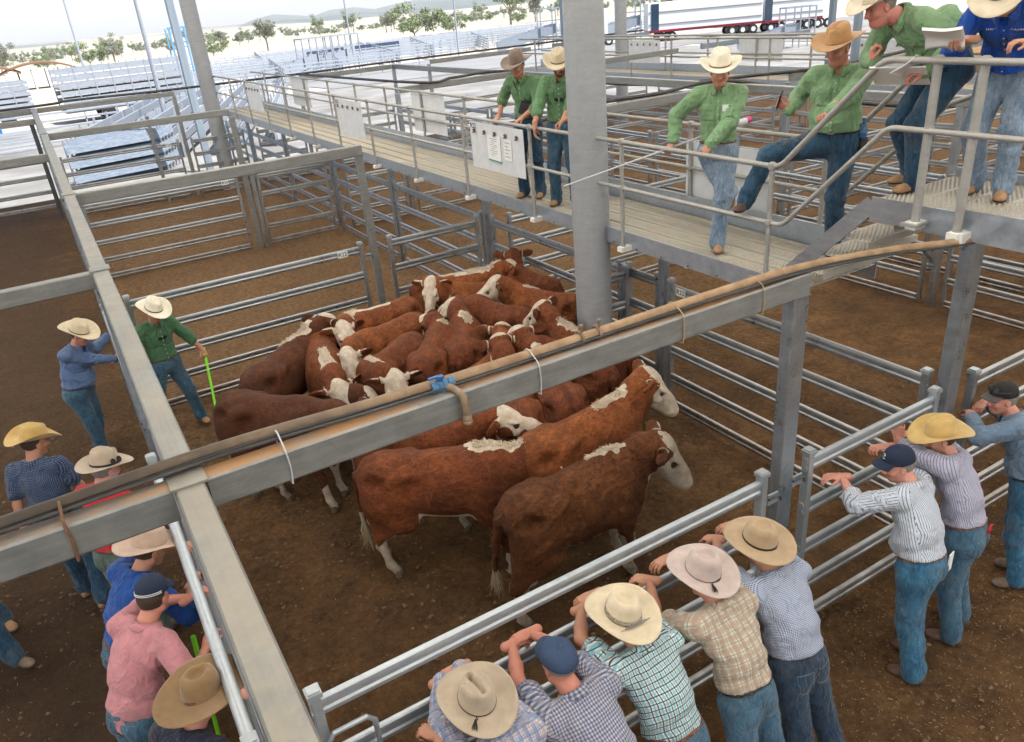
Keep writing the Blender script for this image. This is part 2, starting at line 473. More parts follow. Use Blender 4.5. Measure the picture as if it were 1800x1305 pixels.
def felt(name, c, stain=(.2, .14, .09), rough=.9, weave=False, st=.35):
    g = NT(name, rough, 0, .15); o = g.obj()
    k = g.mix(g.ramp(g.noise(o, 9, 5), [(.3, 0.0), (.7, 1.0)]), tuple(x * .82 for x in c), tuple(min(1, x * 1.12) for x in c))
    k = g.mix(g.ramp(g.noise(o, 5.0, 6, .7), [(.52, 0.0), (.80, st)]), k, stain)
    g.col(k)
    if weave:
        w = g.new('ShaderNodeTexWave'); w.inputs['Scale'].default_value = 55; w.inputs['Distortion'].default_value = 1.0
        g.l.new(g.obj(), w.inputs['Vector']); g.bump(w.outputs['Fac'], .25, .002)
    g.bump(g.noise(o, 160, 3), .25, .002)
    g.bump(g.noise(o, 12, 3), .35, .008)
    g.b.inputs['Sheen Weight'].default_value = .3
    return g.m

def skin_material():
    g = NT('skin', .5, 0, .4); o = g.obj(); c = g.attr('tint', 'Color')
    k = g.mix(g.ramp(g.noise(o, 26, 4), [(.35, 0.0), (.7, .35)]), c, g.mix(.8, c, (.92, .55, .5), 'MULTIPLY'))
    g.col(k); g.bump(g.noise(o, 180, 3), .2, .0015)
    g.b.inputs['Subsurface Weight'].default_value = .06; g.b.inputs['Subsurface Radius'].default_value = (.02, .008, .005)
    return g.m
M['skin'] = skin_material()

def hide_material(name, a, b, curl=0.0):
    g = NT(name, .75, 0, .22); o = g.obj(); w = g.attr('white', 'Fac'); dk = g.attr('dark', 'Fac')
    n1 = g.noise(o, 3.2, 5, .6); n2 = g.noise(g.scale(o, (.45, 1, 1)), 45, 5, .7, .8)
    red = g.mix(g.ramp(n1, [(.34, 0.0), (.66, 1.0)]), a, b)
    red = g.mix(g.ramp(n2, [(.35, .75), (.62, 0.0)]), red, tuple(x * .40 for x in a))
    red = g.mix(g.ramp(g.noise(o, 2.0, 3, .5), [(.40, .5), (.58, 0.0)]), red, tuple(x * .50 for x in a))
    red = g.mix(g.ramp(g.noise(o, 9.0, 6, .7, 1.0), [(.50, 0.0), (.72, .4)]), red, tuple(min(1, x * 1.35 + .02) for x in b))
    red = g.mix(g.math('MULTIPLY', dk, .75), red, tuple(x * .28 for x in a))
    wt = g.mix(g.ramp(g.noise(o, 14, 5, .65), [(.35, 0.0), (.7, 1.0)]), (.50, .40, .29), (.74, .66, .56))
    edge = g.math('ADD', w, g.math('MULTIPLY', g.math('SUBTRACT', g.noise(o, 30, 5, .75), .5), .55))
    k = g.mix(g.mr(edge, .46, .54), red, wt)
    pk = g.attr('pink', 'Fac'); k = g.mix(pk, k, (.30, .15, .12))
    dirt = g.math('MULTIPLY', g.mr(g.sep(g.pos())[2], .45, .0), g.ramp(g.noise(o, 10, 5), [(.35, .2), (.65, .8)]))
    k = g.mix(dirt, k, (.13, .085, .05))
    g.col(k)
    g.bump(g.noise(g.scale(o, (.4, 1, 1)), 48, 5, .8, 1.5), .9, .016)
    if curl > 0: g.bump(g.noise(o, 26, 5, .75, 2.5), curl, .03)
    else: g.bump(g.noise(o, 9, 4, .6, .5), .35, .02)
    g.b.inputs['Sheen Weight'].default_value = .05; g.b.inputs['Sheen Tint'].default_value = (.9, .5, .25, 1)
    g.rough(g.mr(n1, .3, .7, .58, .8))
    return g.m
M['hide_a'] = hide_material('chestnut hide', (.115, .029, .011), (.31, .088, .026))
M['hide_b'] = hide_material('orange chestnut hide', (.155, .042, .013), (.42, .132, .037))
M['hide_c'] = hide_material('dark brown hide', (.070, .022, .010), (.15, .046, .017))
M['hide_curly'] = hide_material('curly chestnut hide', (.11, .033, .012), (.31, .110, .034), 1.0)

M['white_sheet'] = plain('white painted board', (.66, .68, .71), .55, var=.08, sc=6)
M['paper'] = plain('white paper', (.82, .83, .84), .7, var=.03)
M['label_white'] = plain('white label plate', (.78, .78, .75), .5, var=.05)
M['ink'] = plain('black ink', (.015, .015, .015), .6, bump=0)
M['green_ink'] = plain('green print', (.02, .25, .16), .6, bump=0)
M['rust'] = plain('rusty clip', (.16, .085, .045), .8, sc=60, var=.4)
M['stitch'] = plain('pale denim stitching', (.16, .20, .22), .8, bump=0)
M['leather_black'] = plain('black leather', (.02, .016, .014), .5, var=.3)
M['leather_brown'] = plain('brown leather', (.16, .060, .030), .5, var=.3)
M['leather_tan'] = plain('tan suede boot', (.36, .21, .11), .8, var=.3)
M['leather_grey'] = plain('dusty grey brown boot', (.17, .12, .085), .85, var=.3)
M['boot_dark'] = plain('dark brown boot', (.09, .045, .028), .6, var=.3)
M['sole'] = plain('boot sole', (.05, .035, .025), .8)
M['black_plastic'] = plain('black plastic', (.018, .018, .020), .4)
M['hose'] = plain('dusty black hose', (.045, .043, .042), .5, var=.5, sc=9)
M['lime'] = plain('lime green plastic', (.22, .68, .02), .4, var=.05)
M['cane'] = plain('pale fibreglass cane', (.55, .56, .58), .35, var=.05)
M['pink_plastic'] = plain('pink plastic', (.75, .05, .22), .4)
M['blue_plastic'] = plain('blue plastic', (.03, .13, .36), .45)
M['blue_valve'] = plain('blue painted valve', (.05, .16, .30), .6, var=.5, sc=60)
M['brass'] = plain('dusty brass fitting', (.26, .19, .13), .6, .3, var=.3)
M['steel_dark'] = plain('dark steel', (.10, .11, .12), .45, .5, var=.3)
M['concrete'] = plain('concrete', (.35, .34, .32), .9)
M['hoof'] = plain('hoof', (.12, .09, .06), .6)
M['tag_white'] = plain('ear tag', (.8, .78, .7), .4, bump=0)
M['button'] = plain('pale button', (.7, .72, .66), .3, bump=0)
M['buckle'] = plain('metal buckle', (.5, .48, .42), .3, .9, bump=0)
def hairm(name, c):
    g = NT(name, .7, 0, .3); o = g.obj()
    g.col(g.mix(g.noise(o, 90, 3), tuple(x * .5 for x in c), tuple(min(1, x * 1.5) for x in c)))
    g.bump(g.noise(g.scale(o, (1, 1, .3)), 150, 3), .7, .006); return g.m
M['hair_dark'] = hairm('dark brown hair', (.060, .038, .026)); M['hair_grey'] = hairm('grey hair', (.22, .20, .185)); M['hair_sandy'] = hairm('sandy hair', (.16, .09, .05))
def glass_blue():
    g = NT('clear bottle plastic', .08, 0); g.col((.25, .5, .8)); g.b.inputs['Transmission Weight'].default_value = .8; g.b.inputs['IOR'].default_value = 1.3; return g.m
M['bottle'] = glass_blue()
# ------------------------------------------------------------------ ground
def ground():
    x = np.concatenate([np.linspace(-30, -4, 20)[:-1], np.arange(-4, 14, .055), np.linspace(14, 60, 60)])
    y = np.concatenate([np.linspace(-25, 1.0, 20)[:-1], np.arange(1.0, 14, .055), np.arange(14, 31.5, .25)])
    X, Y = np.meshgrid(x, y, indexing='ij'); P = np.stack([X, Y, np.zeros_like(X)], -1)
    fade = np.clip(1 - np.maximum(np.maximum(X - 13, -3.5 - X), np.maximum(Y - 13, 1.2 - Y)), .15, 1)
    Z = .020 * fbm(P, .9, 3) + .012 * fbm(P, 5.0, 2, 7) * fade + .008 * np.maximum(vnoise(P, 11, 3), 0) ** 1.2 * 1.6 * fade
    # hoof prints
    h = vnoise(P, 6.3, 31); Z = Z - .016 * np.clip((h - .55) * 5, 0, 1) * fade
    P[..., 2] = Z - .012
    n, m = X.shape; idx = np.arange(n * m).reshape(n, m)
    F = np.stack([idx[:-1, :-1], idx[1:, :-1], idx[1:, 1:], idx[:-1, 1:]], -1).reshape(-1, 4)
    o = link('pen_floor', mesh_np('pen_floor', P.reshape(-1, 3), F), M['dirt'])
    tag(o, kind='structure')
    me = bpy.data.meshes.new('ground'); R = 14000
    me.from_pydata([(-R, -R, -.09), (R, -R, -.09), (R, R, -.09), (-R, R, -.09)], [], [(0, 1, 2, 3)])
    tag(link('ground', me, M['dry']), kind='structure')
ground()

def scatter(name, label, n, region, size, mat, seed, flat=False):
    rs = np.random.RandomState(seed); mb = MB()
    for _ in range(n):
        x = rs.uniform(region[0], region[1]); y = rs.uniform(region[2], region[3])
        L = rs.uniform(*size); a = rs.uniform(0, PI); t = rs.uniform(-.25, .25); w = rs.uniform(.0010, .0022) if not flat else L * .4
        z = .012 + rs.uniform(0, .012)
        d = Vector((math.cos(a) * L, math.sin(a) * L, t * L)); s = Vector((-math.sin(a) * w, math.cos(a) * w, 0)); c = Vector((x, y, z)); k = Vector((0, 0, w))
        mb.add([c - d * .5 - s, c - d * .5 + s, c + d * .5 + s, c + d * .5 - s, c + k - d * .4, c + k + d * .4], [(0, 1, 2, 3), (0, 4, 5, 3), (1, 4, 5, 2), (0, 1, 4), (2, 3, 5)])
    o = mb.build(name, mat, None, False); tag(o, label, 'straw', kind='stuff')
M['straw'] = plain('pale straw', (.42, .30, .15), .8, bump=0); M['clod'] = plain('dry clod', (.17, .105, .06), .95, sc=40)
scatter('straw', 'loose straw flecks trodden into the dirt', 3600, (-2, 9, 1.2, 11), (.006, .03), M['straw'], 3)
scatter('wood_chips', 'small pale chips in the dirt by the lower right men', 3200, (3.0, 7.5, .9, 3.4), (.005, .022), M['straw'], 5)
scatter('dirt_clods', 'small dry crumbs of earth on the pen floor', 2600, (-2, 9, 1.2, 12), (.015, .04), M['clod'], 4, True)

# ------------------------------------------------------------------ fences
TOPS = (1.73, 1.32, .92, .53, .16); RH = .118
_oval = [(-.010, -.061), (.010, -.061), (.020, -.053), (.0235, -.040), (.0235, -.024), (.0130, -.012), (.0130, .012), (.0235, .024), (.0235, .040), (.020, .053),
         (.010, .061), (-.010, .061), (-.020, .053), (-.0235, .040), (-.0235, .024), (-.0130, .012), (-.0130, -.012), (-.0235, -.024), (-.0235, -.040), (-.020, -.053)]
def unit_mesh(prof, name):
    b = MB(); b.prof((0, 0, 0), (1, 0, 0), prof); return b.mesh(name, True, rad(28))
UM = {}
def unit(key, matname):
    k = (key, matname)
    if k not in UM:
        if key == 'rail': me = unit_mesh(_oval, 'rail')
        elif key == 'sq': me = unit_mesh([(-.5 + .07, -.5), (.5 - .07, -.5), (.5, -.5 + .07), (.5, .5 - .07), (.5 - .07, .5), (-.5 + .07, .5), (-.5, .5 - .07), (-.5, -.5 + .07)], 'bar')
        elif key == 'tube': me = unit_mesh([(.5 * math.cos(a * PI / 7), .5 * math.sin(a * PI / 7)) for a in range(14)], 'tube')
        me.materials.append(M[matname]); UM[k] = me
    return UM[k]
def member(key, mat, name, a, b, w=1, h=1, parent=None, up=(0, 0, 1)):
    """a straight member from a to b made from a shared unit mesh (local to parent)"""
    a = Vector(a); b = Vector(b); d = b - a; L = d.length; x = d.normalized(); u = Vector(up)
    y = u.cross(x)
    if y.length < 1e-3: y = Vector((0, 1, 0)).cross(x)
    y.normalize(); z = x.cross(y)
    o = bpy.data.objects.new(name, unit(key, mat)); COL.objects.link(o)
    R = Matrix((x, y, z)).transposed().to_4x4()
    o.parent = parent
    o.matrix_basis = Matrix.Translation(a) @ R @ Matrix.Diagonal((L, w, h, 1))
    return o

def cap_mesh():
    if 'cap' not in UM:
        b = MB(); b.box((0, 0, 0), (.082, .082, .03)); b.box((0, 0, .02), (.064, .064, .014)); me = b.mesh('post_cap'); me.materials.append(M['bright']); UM['cap'] = me
    return UM['cap']

def fence(p0, p1, label, mat='rail', tops=TOPS, kind='fence', group=None, stile=True, caps=True, detail=True, z0=0.0, rname='rail', sti=.07):
    p0 = Vector((*p0, 0)); p1 = Vector((*p1, 0)); d = p1 - p0; L = d.length; rz = math.atan2(d.y, d.x)
    name = 'metal_gate' if kind == 'gate' else 'rail_fence'
    r = empty(name, (p0.x, p0.y, z0), rz, label, kind, group)
    if detail:
        for i, t in enumerate(tops):
            dz = RNG.uniform(-.006, .006)
            member('rail', mat, rname, (.0, 0, t - RH / 2 + dz), (L, 0, t - RH / 2 + RNG.uniform(-.006, .006)), 1, 1, r)
        if stile:
            for x in (0, L):
                x = x + (.035 if x == 0 else -.035)
                member('sq', mat, 'stile', (x, 0, .06), (x, 0, tops[0] + .03), sti, sti * .8, r, up=(1, 0, 0))
                if caps:
                    c = bpy.data.objects.new('cap', cap_mesh()); COL.objects.link(c); c.parent = r; c.location = (x, 0, tops[0] + .045)
    else:
        mb = MB()
        for t in tops: mb.bar((0, 0, t - .06), (L, 0, t - .06), .045, .12)
        for x in (0.03, L - .03): mb.bar((x, 0, .05), (x, 0, tops[0] + .02), .06, .06, (1, 0, 0))
        mb.build('rails', M[mat], r)
    return r

def post(x, y, h, w=.10, dd=.10, label='', mat='post', name='fence_post', group=None, rusty=False, z0=-.02):
    r = empty(name, (x, y, 0), 0, label, 'post', group)
    member('sq', mat, 'shaft', (0, 0, z0), (0, 0, h), w, dd, r, up=(0, 1, 0))
    mb = MB(); mb.box((0, 0, h + .004), (w + .008, dd + .008, .012)); mb.build('cap', M[mat], r)
    return r

def sign(x, y, z, txt, facing, label, w=.16, h=.10, parent_name='pen_sign'):
    """small white plate with black lettering; facing: unit xy vector the print looks toward"""
    rz = math.atan2(facing[0], -facing[1])
    r = empty(parent_name, (x, y, z), rz, label, 'sign')
    mb = MB(); mb.box((0, 0, 0), (w, .006, h)); mb.build('plate', M['label_white'], r)
    text_mesh('lettering', txt, r, (0, -.0042, 0), h * .82, M['ink'])
    return r
def text_mesh(name, txt, parent, loc, size, mat, rot=(PI / 2, 0, 0), ext=.0006, align='CENTER', bold=.012):
    cu = bpy.data.curves.new('t', 'FONT'); cu.body = txt; cu.size = size; cu.extrude = ext; cu.align_x = align; cu.align_y = 'CENTER'; cu.offset = bold * size
    cu.resolution_u = 2; cu.space_character = 1.05
    t = bpy.data.objects.new('t', cu); COL.objects.link(t); bpy.context.view_layer.update()
    me = bpy.data.meshes.new_from_object(t.evaluated_get(bpy.context.evaluated_depsgraph_get())); bpy.data.objects.remove(t)
    o = link(name, me, None, parent, loc, rot); me.materials.clear(); me.materials.append(mat)
    return o

XL, XR = .10, 6.03
# near line of the pen
fence((.36, 3.21), (3.78, 3.21), 'long bright galvanised gate on the near side of the cattle pen', 'bright', kind='gate')
fence((4.20, 3.21), (5.80, 3.21), 'short panel between the two tall posts where the striped shirt man leans', 'bright')
fence((6.28, 3.21), (9.60, 3.21), 'fence panel at the right edge in front of the man in the black cap', 'rail')
post(4.0, 3.25, 3.06, .15, .10, 'tall blue grey post carrying the near end of the pipe beam', 'post', 'tall_post')
post(6.05, 3.27, 3.22, .15, .12, 'tall square post under the stair platform at the right', 'post', 'tall_post')
# gate latch bits
def latch(x, y, z, rz=0, label='steel latch plate on a gate'):
    r = empty('gate_latch', (x, y, z), rz, label, 'latch')
    b = MB(); b.box((0, 0, 0), (.10, .012, .09)); b.build('plate', M['bright'], r)
    b = MB(); b.tube([(-.06, -.02, .02), (.05, -.02, .02), (.07, -.02, -.03)], .009, 8); b.build('bolt', M['steel_dark'], r)
latch(3.86, 3.20, 1.52, 0, 'steel latch joining the long near gate to the tall post')
latch(4.11, 3.20, 1.58, 0, 'steel hinge plate on the right side of the tall blue grey post')
# small tubular frame behind the left beam bottom
r = empty('tube_barrier', (.40, 3.10, 0), 0, 'small bent tube barrier beside the bottom end of the left beam', 'barrier')
b = MB(); b.tube([(0, 0, .9), (0, 0, 1.50), (.03, 0, 1.55), (.22, 0, 1.55), (.26, 0, 1.50), (.26, 0, .9)], .016, 10); b.build('tube', M['bright'], r)
# right fence of the pen
fence((XR, 3.42), (XR, 6.78), 'right side fence of the cattle pen with the R22 plate', 'rail')
fence((XR, 7.70), (XR, 11.15), 'fence under the walkway right behind the big round pillar', 'post')
fence((5.52, 7.52), (5.98, 7.52), 'narrow cross panel tucked against the big round pillar', 'rail')
fence((XR + .03, 6.98), (XR + .03, 7.62), 'very short rail panel between the posts right of the big round pillar', 'rail')
post(XR, 6.88, 2.30, .10, .10, 'post under the walkway at the far end of the R22 fence', 'post')
post(XR - .02, 7.60, 1.78, .09, .09, 'short post at the corner right of the big pillar', 'post')
sign(XR - .028, 6.55, 1.672, 'R22', (-1, 0), 'white R22 plate on the right side fence')
# back line of the pen
fence((.36, 11.3), (3.80, 11.3), 'long back gate of the cattle pen with an R22 plate', 'rail', kind='gate')
fence((4.22, 11.3), (5.85, 11.3), 'short back panel behind the farthest cattle', 'rail')
post(4.0, 11.36, 3.06, .11, .09, 'tall post standing in the back line of the cattle pen', 'beam', 'tall_post')
post(XR, 11.3, 2.30, .12, .10, 'dark post under the walkway at the back corner of the pen', 'post')
sign(3.46, 11.27, 1.672, 'R22', (0, -1), 'white R22 plate on the back gate of the pen')
latch(3.87, 11.28, 1.55, 0, 'rusty latch beside the tall post of the back line')
# walkway line further back and rows of pens behind
for a, bb, n in ((11.45, 15.25, 'first'), (15.42, 19.0, 'second'), (19.3, 23.1, 'third'), (23.3, 27.2, 'fourth'), (27.5, 30.8, 'fifth')):
    fence((XR, a), (XR, bb), '%s fence panel under the walkway beyond the cattle pen' % n, 'post')
for y, n in ((15.33, 'nearest'), (19.15, 'second'), (23.2, 'third'), (27.4, 'farthest')):
    post(XR, y, 2.30, .10, .10, '%s of the posts under the walkway beyond the cattle pen' % n, 'post')
sign(XR - .028, 11.62, 1.672, 'R22', (-1, 0), 'faded R22 plate under the walkway beyond the pen')
fence((.36, 19.1), (3.70, 19.1), 'gate with R23 plate beyond the empty pen', 'rail', kind='gate')
fence((4.12, 19.1), (5.85, 19.1), 'dirty short panel right of the R23 gate', 'rail')
post(3.90, 19.16, 3.06, .12, .10, 'rusty tall post right of the R23 gate', 'beam', 'tall_post')
post(4.04, 19.10, 1.75, .09, .08, 'short rusty post beside the tall one at the R23 gate', 'rail')
sign(3.40, 19.07, 1.672, 'R23', (0, -1), 'white R23 plate on the gate beyond the empty pen')
fence((.36, 27.4), (3.80, 27.4), 'farthest gate with R24 plate at the edge of the shade', 'rail', kind='gate')
fence((4.15, 27.4), (5.85, 27.4), 'short panel right of the R24 gate near the left pillar', 'rail')
post(4.0, 27.45, 3.06, .11, .10, 'tall post at the R24 gate', 'beam', 'tall_post')
sign(3.45, 27.37, 1.672, 'R24', (0, -1), 'small R24 plate on the farthest gate')
post(3.05, 27.30, 2.60, .10, .10, 'lone thin post left of the R24 post', 'beam')
# left line: gates under the left beam
def tube_gate(x0, y0, x1, y1, label, mat='bright', tops=(1.73, 1.34, .95, .56, .2), r_=.032):
    d = Vector((x1 - x0, y1 - y0, 0)); L = d.length
    r = empty('tube_gate', (x0, y0, 0), math.atan2(d.y, d.x), label, 'gate')
    for i, t in enumerate(tops):
        member('tube', mat, 'rail', (0, 0, t - .03), (L, 0, t - .03), r_ * 2 * (1.15 if i == 0 else .9), r_ * 2 * (1.15 if i == 0 else .9), r)
    for x in (.0, L):
        member('sq', mat, 'stile', (x, 0, .08), (x, 0, tops[0] + .03), .075, .055, r, up=(1, 0, 0))
        c = bpy.data.objects.new('cap', cap_mesh()); COL.objects.link(c); c.parent = r; c.location = (x, 0, tops[0] + .045)
    return r
tube_gate(.135, 1.2, .135, 7.02, 'bright tubular gate directly under the near half of the left beam')
tube_gate(.035, 3.10, .035, 6.45, 'second tubular gate leaf hanging just left of the left beam, men lean through it')
tube_gate(.09, 7.30, .09, 11.15, 'tubular gate under the left beam beside the man in the blue work shirt', 'post')
for y0, y1, n in ((11.5, 15.1, 'first'), (15.3, 18.95, 'second'), (19.3, 23.2, 'third'), (23.4, 27.2, 'fourth')):
    fence((XL + .02, y0), (XL + .02, y1), '%s panel of the left lane fence beyond the pen' % n, 'post')
for y, n in ((7.16, 'beside the blue shirt man'), (11.3, 'at the back left corner of the pen'), (19.1, 'left of the R23 gate'), (27.4, 'left of the R24 gate')):
    post(XL, y, 3.05, .10, .10, 'post under the left beam %s' % n, 'post', 'tall_post')
# chain on the tube gate
r = empty('gate_chain', (.06, 6.95, 1.5), 0, 'short steel chain hanging on the tubular gate end', 'chain')
for i in range(12):
    b = MB(); c = Vector((-.02, -.02 - i * .028, .03 - i * .035)); a = (i % 2) * PI / 2
    b.tube([c + Vector((math.cos(t) * .011 * math.cos(a), math.sin(t) * .020, math.cos(t) * .011 * math.sin(a))) for t in [k * PI / 4 for k in range(8)]], .004, 5, closed=True)
    b.build('link', M['steel_dark'], r)
# fences across the left lane
fence((-4.2, 28.0), (.0, 28.0), 'fence crossing the left lane at the edge of the shade', 'rail', tops=(1.73, 1.28, .83, .40))
post(-.05, 27.7, 2.9, .12, .10, 'dark post where the lane fence meets the left beam', 'steel_dark')

# overhead beams --------------------------------------------------------------
def beam(a, b, label, mat='beam', w=.10, h=.16, name='overhead_beam'):
    r = empty(name, a, 0, label, 'beam')
    member('sq', mat, 'span', (0, 0, 0), Vector(b) - Vector(a), w, h, r)
    return r
ZB = 3.14
beam((.125, -1.5, ZB), (.125, 27.5, ZB), 'long wide overhead beam running away along the left side of the pen', 'beam', .125, .155)
beam((.20, 3.255, ZB), (4.07, 3.255, ZB), 'dusty overhead beam crossing above the cattle carrying the pipe', 'beam_tan', .11, .16)
beam((-6, 3.255, ZB), (.055, 3.255, ZB), 'dusty overhead beam continuing left over the men in the lane', 'beam_tan', .11, .16)
beam((-6, 7.25, ZB), (.055, 7.25, ZB), 'overhead beam reaching left above the man in the blue work shirt', 'beam', .10, .14)
beam((.20, 11.35, ZB), (4.05, 11.35, ZB), 'overhead beam above the back line of the cattle pen', 'beam', .10, .15)
beam((-6, 16.1, ZB), (.055, 16.1, ZB), 'overhead beam reaching left over the lane beyond the pen', 'beam', .10, .14)
beam((.20, 19.6, ZB), (3.95, 19.6, ZB), 'overhead beam above the R23 gate', 'beam', .09, .14)
beam((.20, 27.6, ZB), (4.05, 27.6, ZB), 'overhead beam above the R24 gate', 'beam', .10, .14)
beam((-6, 24.0, ZB), (.055, 24.0, ZB), 'upper overhead beam far left across the lane', 'beam', .10, .14)
beam((-6, 27.8, ZB), (.055, 27.8, ZB), 'last overhead beam far left across the lane', 'beam', .10, .14)
for y, yy in ((3.255, 'crossing above the near pen corner'), (7.25, 'above the blue work shirt man'), (11.35, 'at the back left corner of the pen'), (19.6, 'near the R23 gate')):
    r = empty('beam_joint', (.125, y, ZB + .084), 0, 'flat saddle plate on the left beam %s' % yy, 'bracket')
    b = MB(); b.box((0, 0, 0), (.155, .16, .012)); b.build('plate', M['beam'], r)

# pipe, hoses and fittings on the near beam -------------------------------------
def curve_pts(ctrl, n=60):
    ctrl = [Vector(c) for c in ctrl]; out = []
    for i in range(len(ctrl) - 1):
        p0 = ctrl[max(i - 1, 0)]; p1 = ctrl[i]; p2 = ctrl[i + 1]; p3 = ctrl[min(i + 2, len(ctrl) - 1)]
        for k in range(n // (len(ctrl) - 1)):
            t = k / (n // (len(ctrl) - 1))
            out.append(.5 * ((2 * p1) + (-p0 + p2) * t + (2 * p0 - 5 * p1 + 4 * p2 - p3) * t * t + (-p0 + 3 * p1 - 3 * p2 + p3) * t ** 3))
    out.append(ctrl[-1]); return out
def pipe_material():
    g = NT('poly pipe, black at one end and dusty along the rest', .45, 0, .4); p = g.pos(); x = g.sep(p)[0]
    d = g.mr(g.math('ADD', x, g.math('MULTIPLY', g.noise(g.scale(p, (.6, 3, 3)), 2.5, 5, .7), 2.2)), .9, 3.0, .12, 1.0)
    g.col(g.mix(d, (.030, .029, .028), g.mix(g.ramp(g.noise(p, 12, 5), [(.35, 0.0), (.65, 1.0)]), (.26, .165, .095), (.40, .27, .16)))); g.rough(g.mr(d, 0, 1, .32, .8)); return g.m
M['pipe'] = pipe_material()
z = 3.225
r = empty('water_pipe', (0, 0, 0), 0, 'long dusty poly pipe lying along the overhead beam and out to the platform', 'pipe')
pp = curve_pts([(-6, 3.29, z + .05), (-2.2, 3.31, z + .06), (-.6, 3.33, z + .055), (.3, 3.37, z + .055), (1.1, 3.33, z + .045), (2.1, 3.31, z + .04), (3.2, 3.30, z + .045), (4.0, 3.28, z + .04), (4.8, 3.18, z + .0), (5.35, 3.03, z - .03), (5.75, 2.93, z - .03), (6.1, 2.9, z - .03)], 120)
b = MB(); b.tube([q + Vector((0, -.018, -.018)) for q in pp], .031, 12); b.build('pipe', M['pipe'], r)
for off, rr, nm in ((-.052, .010, 'thin black cable lying beside the poly pipe'), (-.070, .008, 'second thin cable on the near edge of the beam'),):
    r2 = empty('cable', (0, 0, 0), 0, nm, 'cable'); b = MB()
    b.tube([p + Vector((0, off - .012 * math.sin(p.x * 1.7 + off * 80), -.025)) for p in pp[: 96]], rr, 8); b.build('sheath', M['black_plastic'] if off > -.06 else M['hose'], r2)
def wrap(x, label, mat='rust', rr=.006):
    r = empty('tie_wire', (x, 3.29, ZB), 0, label, 'tie wire'); b = MB()
    P_ = [(0, -.100, -.088), (.006, -.100, 0), (0, -.096, .09), (0, -.04, .125), (0, .0, .142), (0, .04, .125), (0, .06, .05), (-.01, .035, -.088)]
    b.tube(curve_pts(P_, 30), rr, 6, closed=True); b.build('wire', M[mat], r)
wrap(-.36, 'dark rusty wire loop tied round the beam near the red shirt man', 'rust', .007)
wrap(.55, 'pale wire tie round pipe and beam near the left junction', 'cane', .004)
wrap(1.93, 'pale wire tie round pipe and beam right of the blue valve', 'cane', .0035)
wrap(2.95, 'thin wire tie round the beam above the R22 plate', 'straw', .004)
wrap(3.62, 'thin wire tie near the top of the tall post', 'straw', .004)
r = empty('pipe_clamp', (2.33, 3.292, z + .024), 0, 'bolted saddle clamp round the dusty pipe', 'clamp')
for dx in (-.06, .06):
    b = MB(); b.tube([(dx, .039 * math.cos(t), .039 * math.sin(t)) for t in [k * PI / 8 for k in range(16)]], .009, 8, closed=True); b.build('ring', M['brass'], r)
    b = MB(); b.lathe((dx, -.02, .045), [(.008, -.02), (.008, .03), (.013, .03), (.013, .042)], 6); b.build('bolt', M['brass'], r)
b = MB(); b.box((0, 0, -.05), (.15, .10, .012)); b.build('saddle', M['brass'], r)
r = empty('water_tap', (1.40, 3.285, z + .015), 0, 'blue valve with a brass elbow hanging over the beam', 'tap'); r.scale = (.78, .78, .85)
b = MB(); b.lathe((0, .0, .0), [(.045, -.03), (.052, -.01), (.052, .02), (.04, .04)], 12); b.lathe((-.06, 0, 0), [(.045, -.02), (.045, .02)], 12, (1, 0, 0)); b.lathe((.06, 0, 0), [(.045, -.02), (.045, .02)], 12, (1, 0, 0)); b.build('valve_body', M['blue_valve'], r)
b = MB(); b.box((-.01, 0, .062), (.05, .035, .018)); b.lathe((0, 0, .05), [(.012, -.02), (.012, .02)], 8); b.box((-.06, -.01, .075), (.07, .022, .012)); b.build('lever', M['blue_plastic'], r)
b = MB(); b.tube(curve_pts([(.02, -.03, 0), (.05, -.09, -.01), (.07, -.15, -.04), (.075, -.165, -.12), (.075, -.165, -.17)], 24), .026, 12); b.build('elbow', M['brass'], r)
b = MB(); b.lathe((.075, -.165, -.20), [(.024, -.02), (.032, -.01), (.034, .0), (.028, .008), (.034, .016), (.034, .03), (.026, .045)], 12); b.build('nozzle', M['brass'], r)
r = empty('small_tap', (5.08, 3.08, z - .08), 0, 'small tap hanging from the poly pipe below the stairs', 'tap')
b = MB(); b.tube(curve_pts([(0, 0, .04), (.02, -.02, 0), (.05, -.04, -.04), (.055, -.04, -.09)], 16), .018, 10); b.build('elbow', M['steel_dark'], r)
b = MB(); b.lathe((.055, -.04, -.12), [(.018, 0), (.024, .012), (.02, .02), (.026, .03), (.022, .045)], 10); b.build('nozzle', M['steel_dark'], r)

# round pillars ------------------------------------------------------------------
def pillar(x, y, label, r_=.22, h=8.4, mat='pillar'):
    r = empty('round_pillar', (x, y, 0), 0, label, 'pillar')
    b = MB(); b.lathe((0, 0, 0), [(r_, -.05), (r_, h)], 40); b.build('shaft', M[mat], r)
    b = MB(); b.box((0, 0, .01), (r_ * 2.6, r_ * 2.6, .03)); b.build('base_plate', M[mat], r)
    return r
pillar(5.39, 7.46, 'big round steel pillar standing among the cattle', .222)
pl = pillar(5.10, 27.6, 'round steel pillar at the far left with a floodlight box', .24)
pillar(20.4, 25.8, 'round steel pillar beyond the right hand pens', .23)
b = MB(); b.box((.33, -.05, 7.35), (.34, .30, 1.10)); b.build('lamp_box', M['beam'], pl)
for zz in (7.0, 7.62):
    b = MB()
    for k in range(5): b.box((.33, -.205, zz + k * .055), (.24, .02, .02))
    b.build('louvre', M['label_white'], pl)
M['roof_post'] = plain('blue grey roof post', (.24, .30, .38), .5, .2, var=.15, sc=3)
M['white_post'] = plain('white painted post', (.62, .64, .66), .5)
post(5.30, 32.0, 12.0, .26, .26, 'blue grey square post standing in the sun left of the pillar', 'roof_post', 'roof_post', z0=-.1)
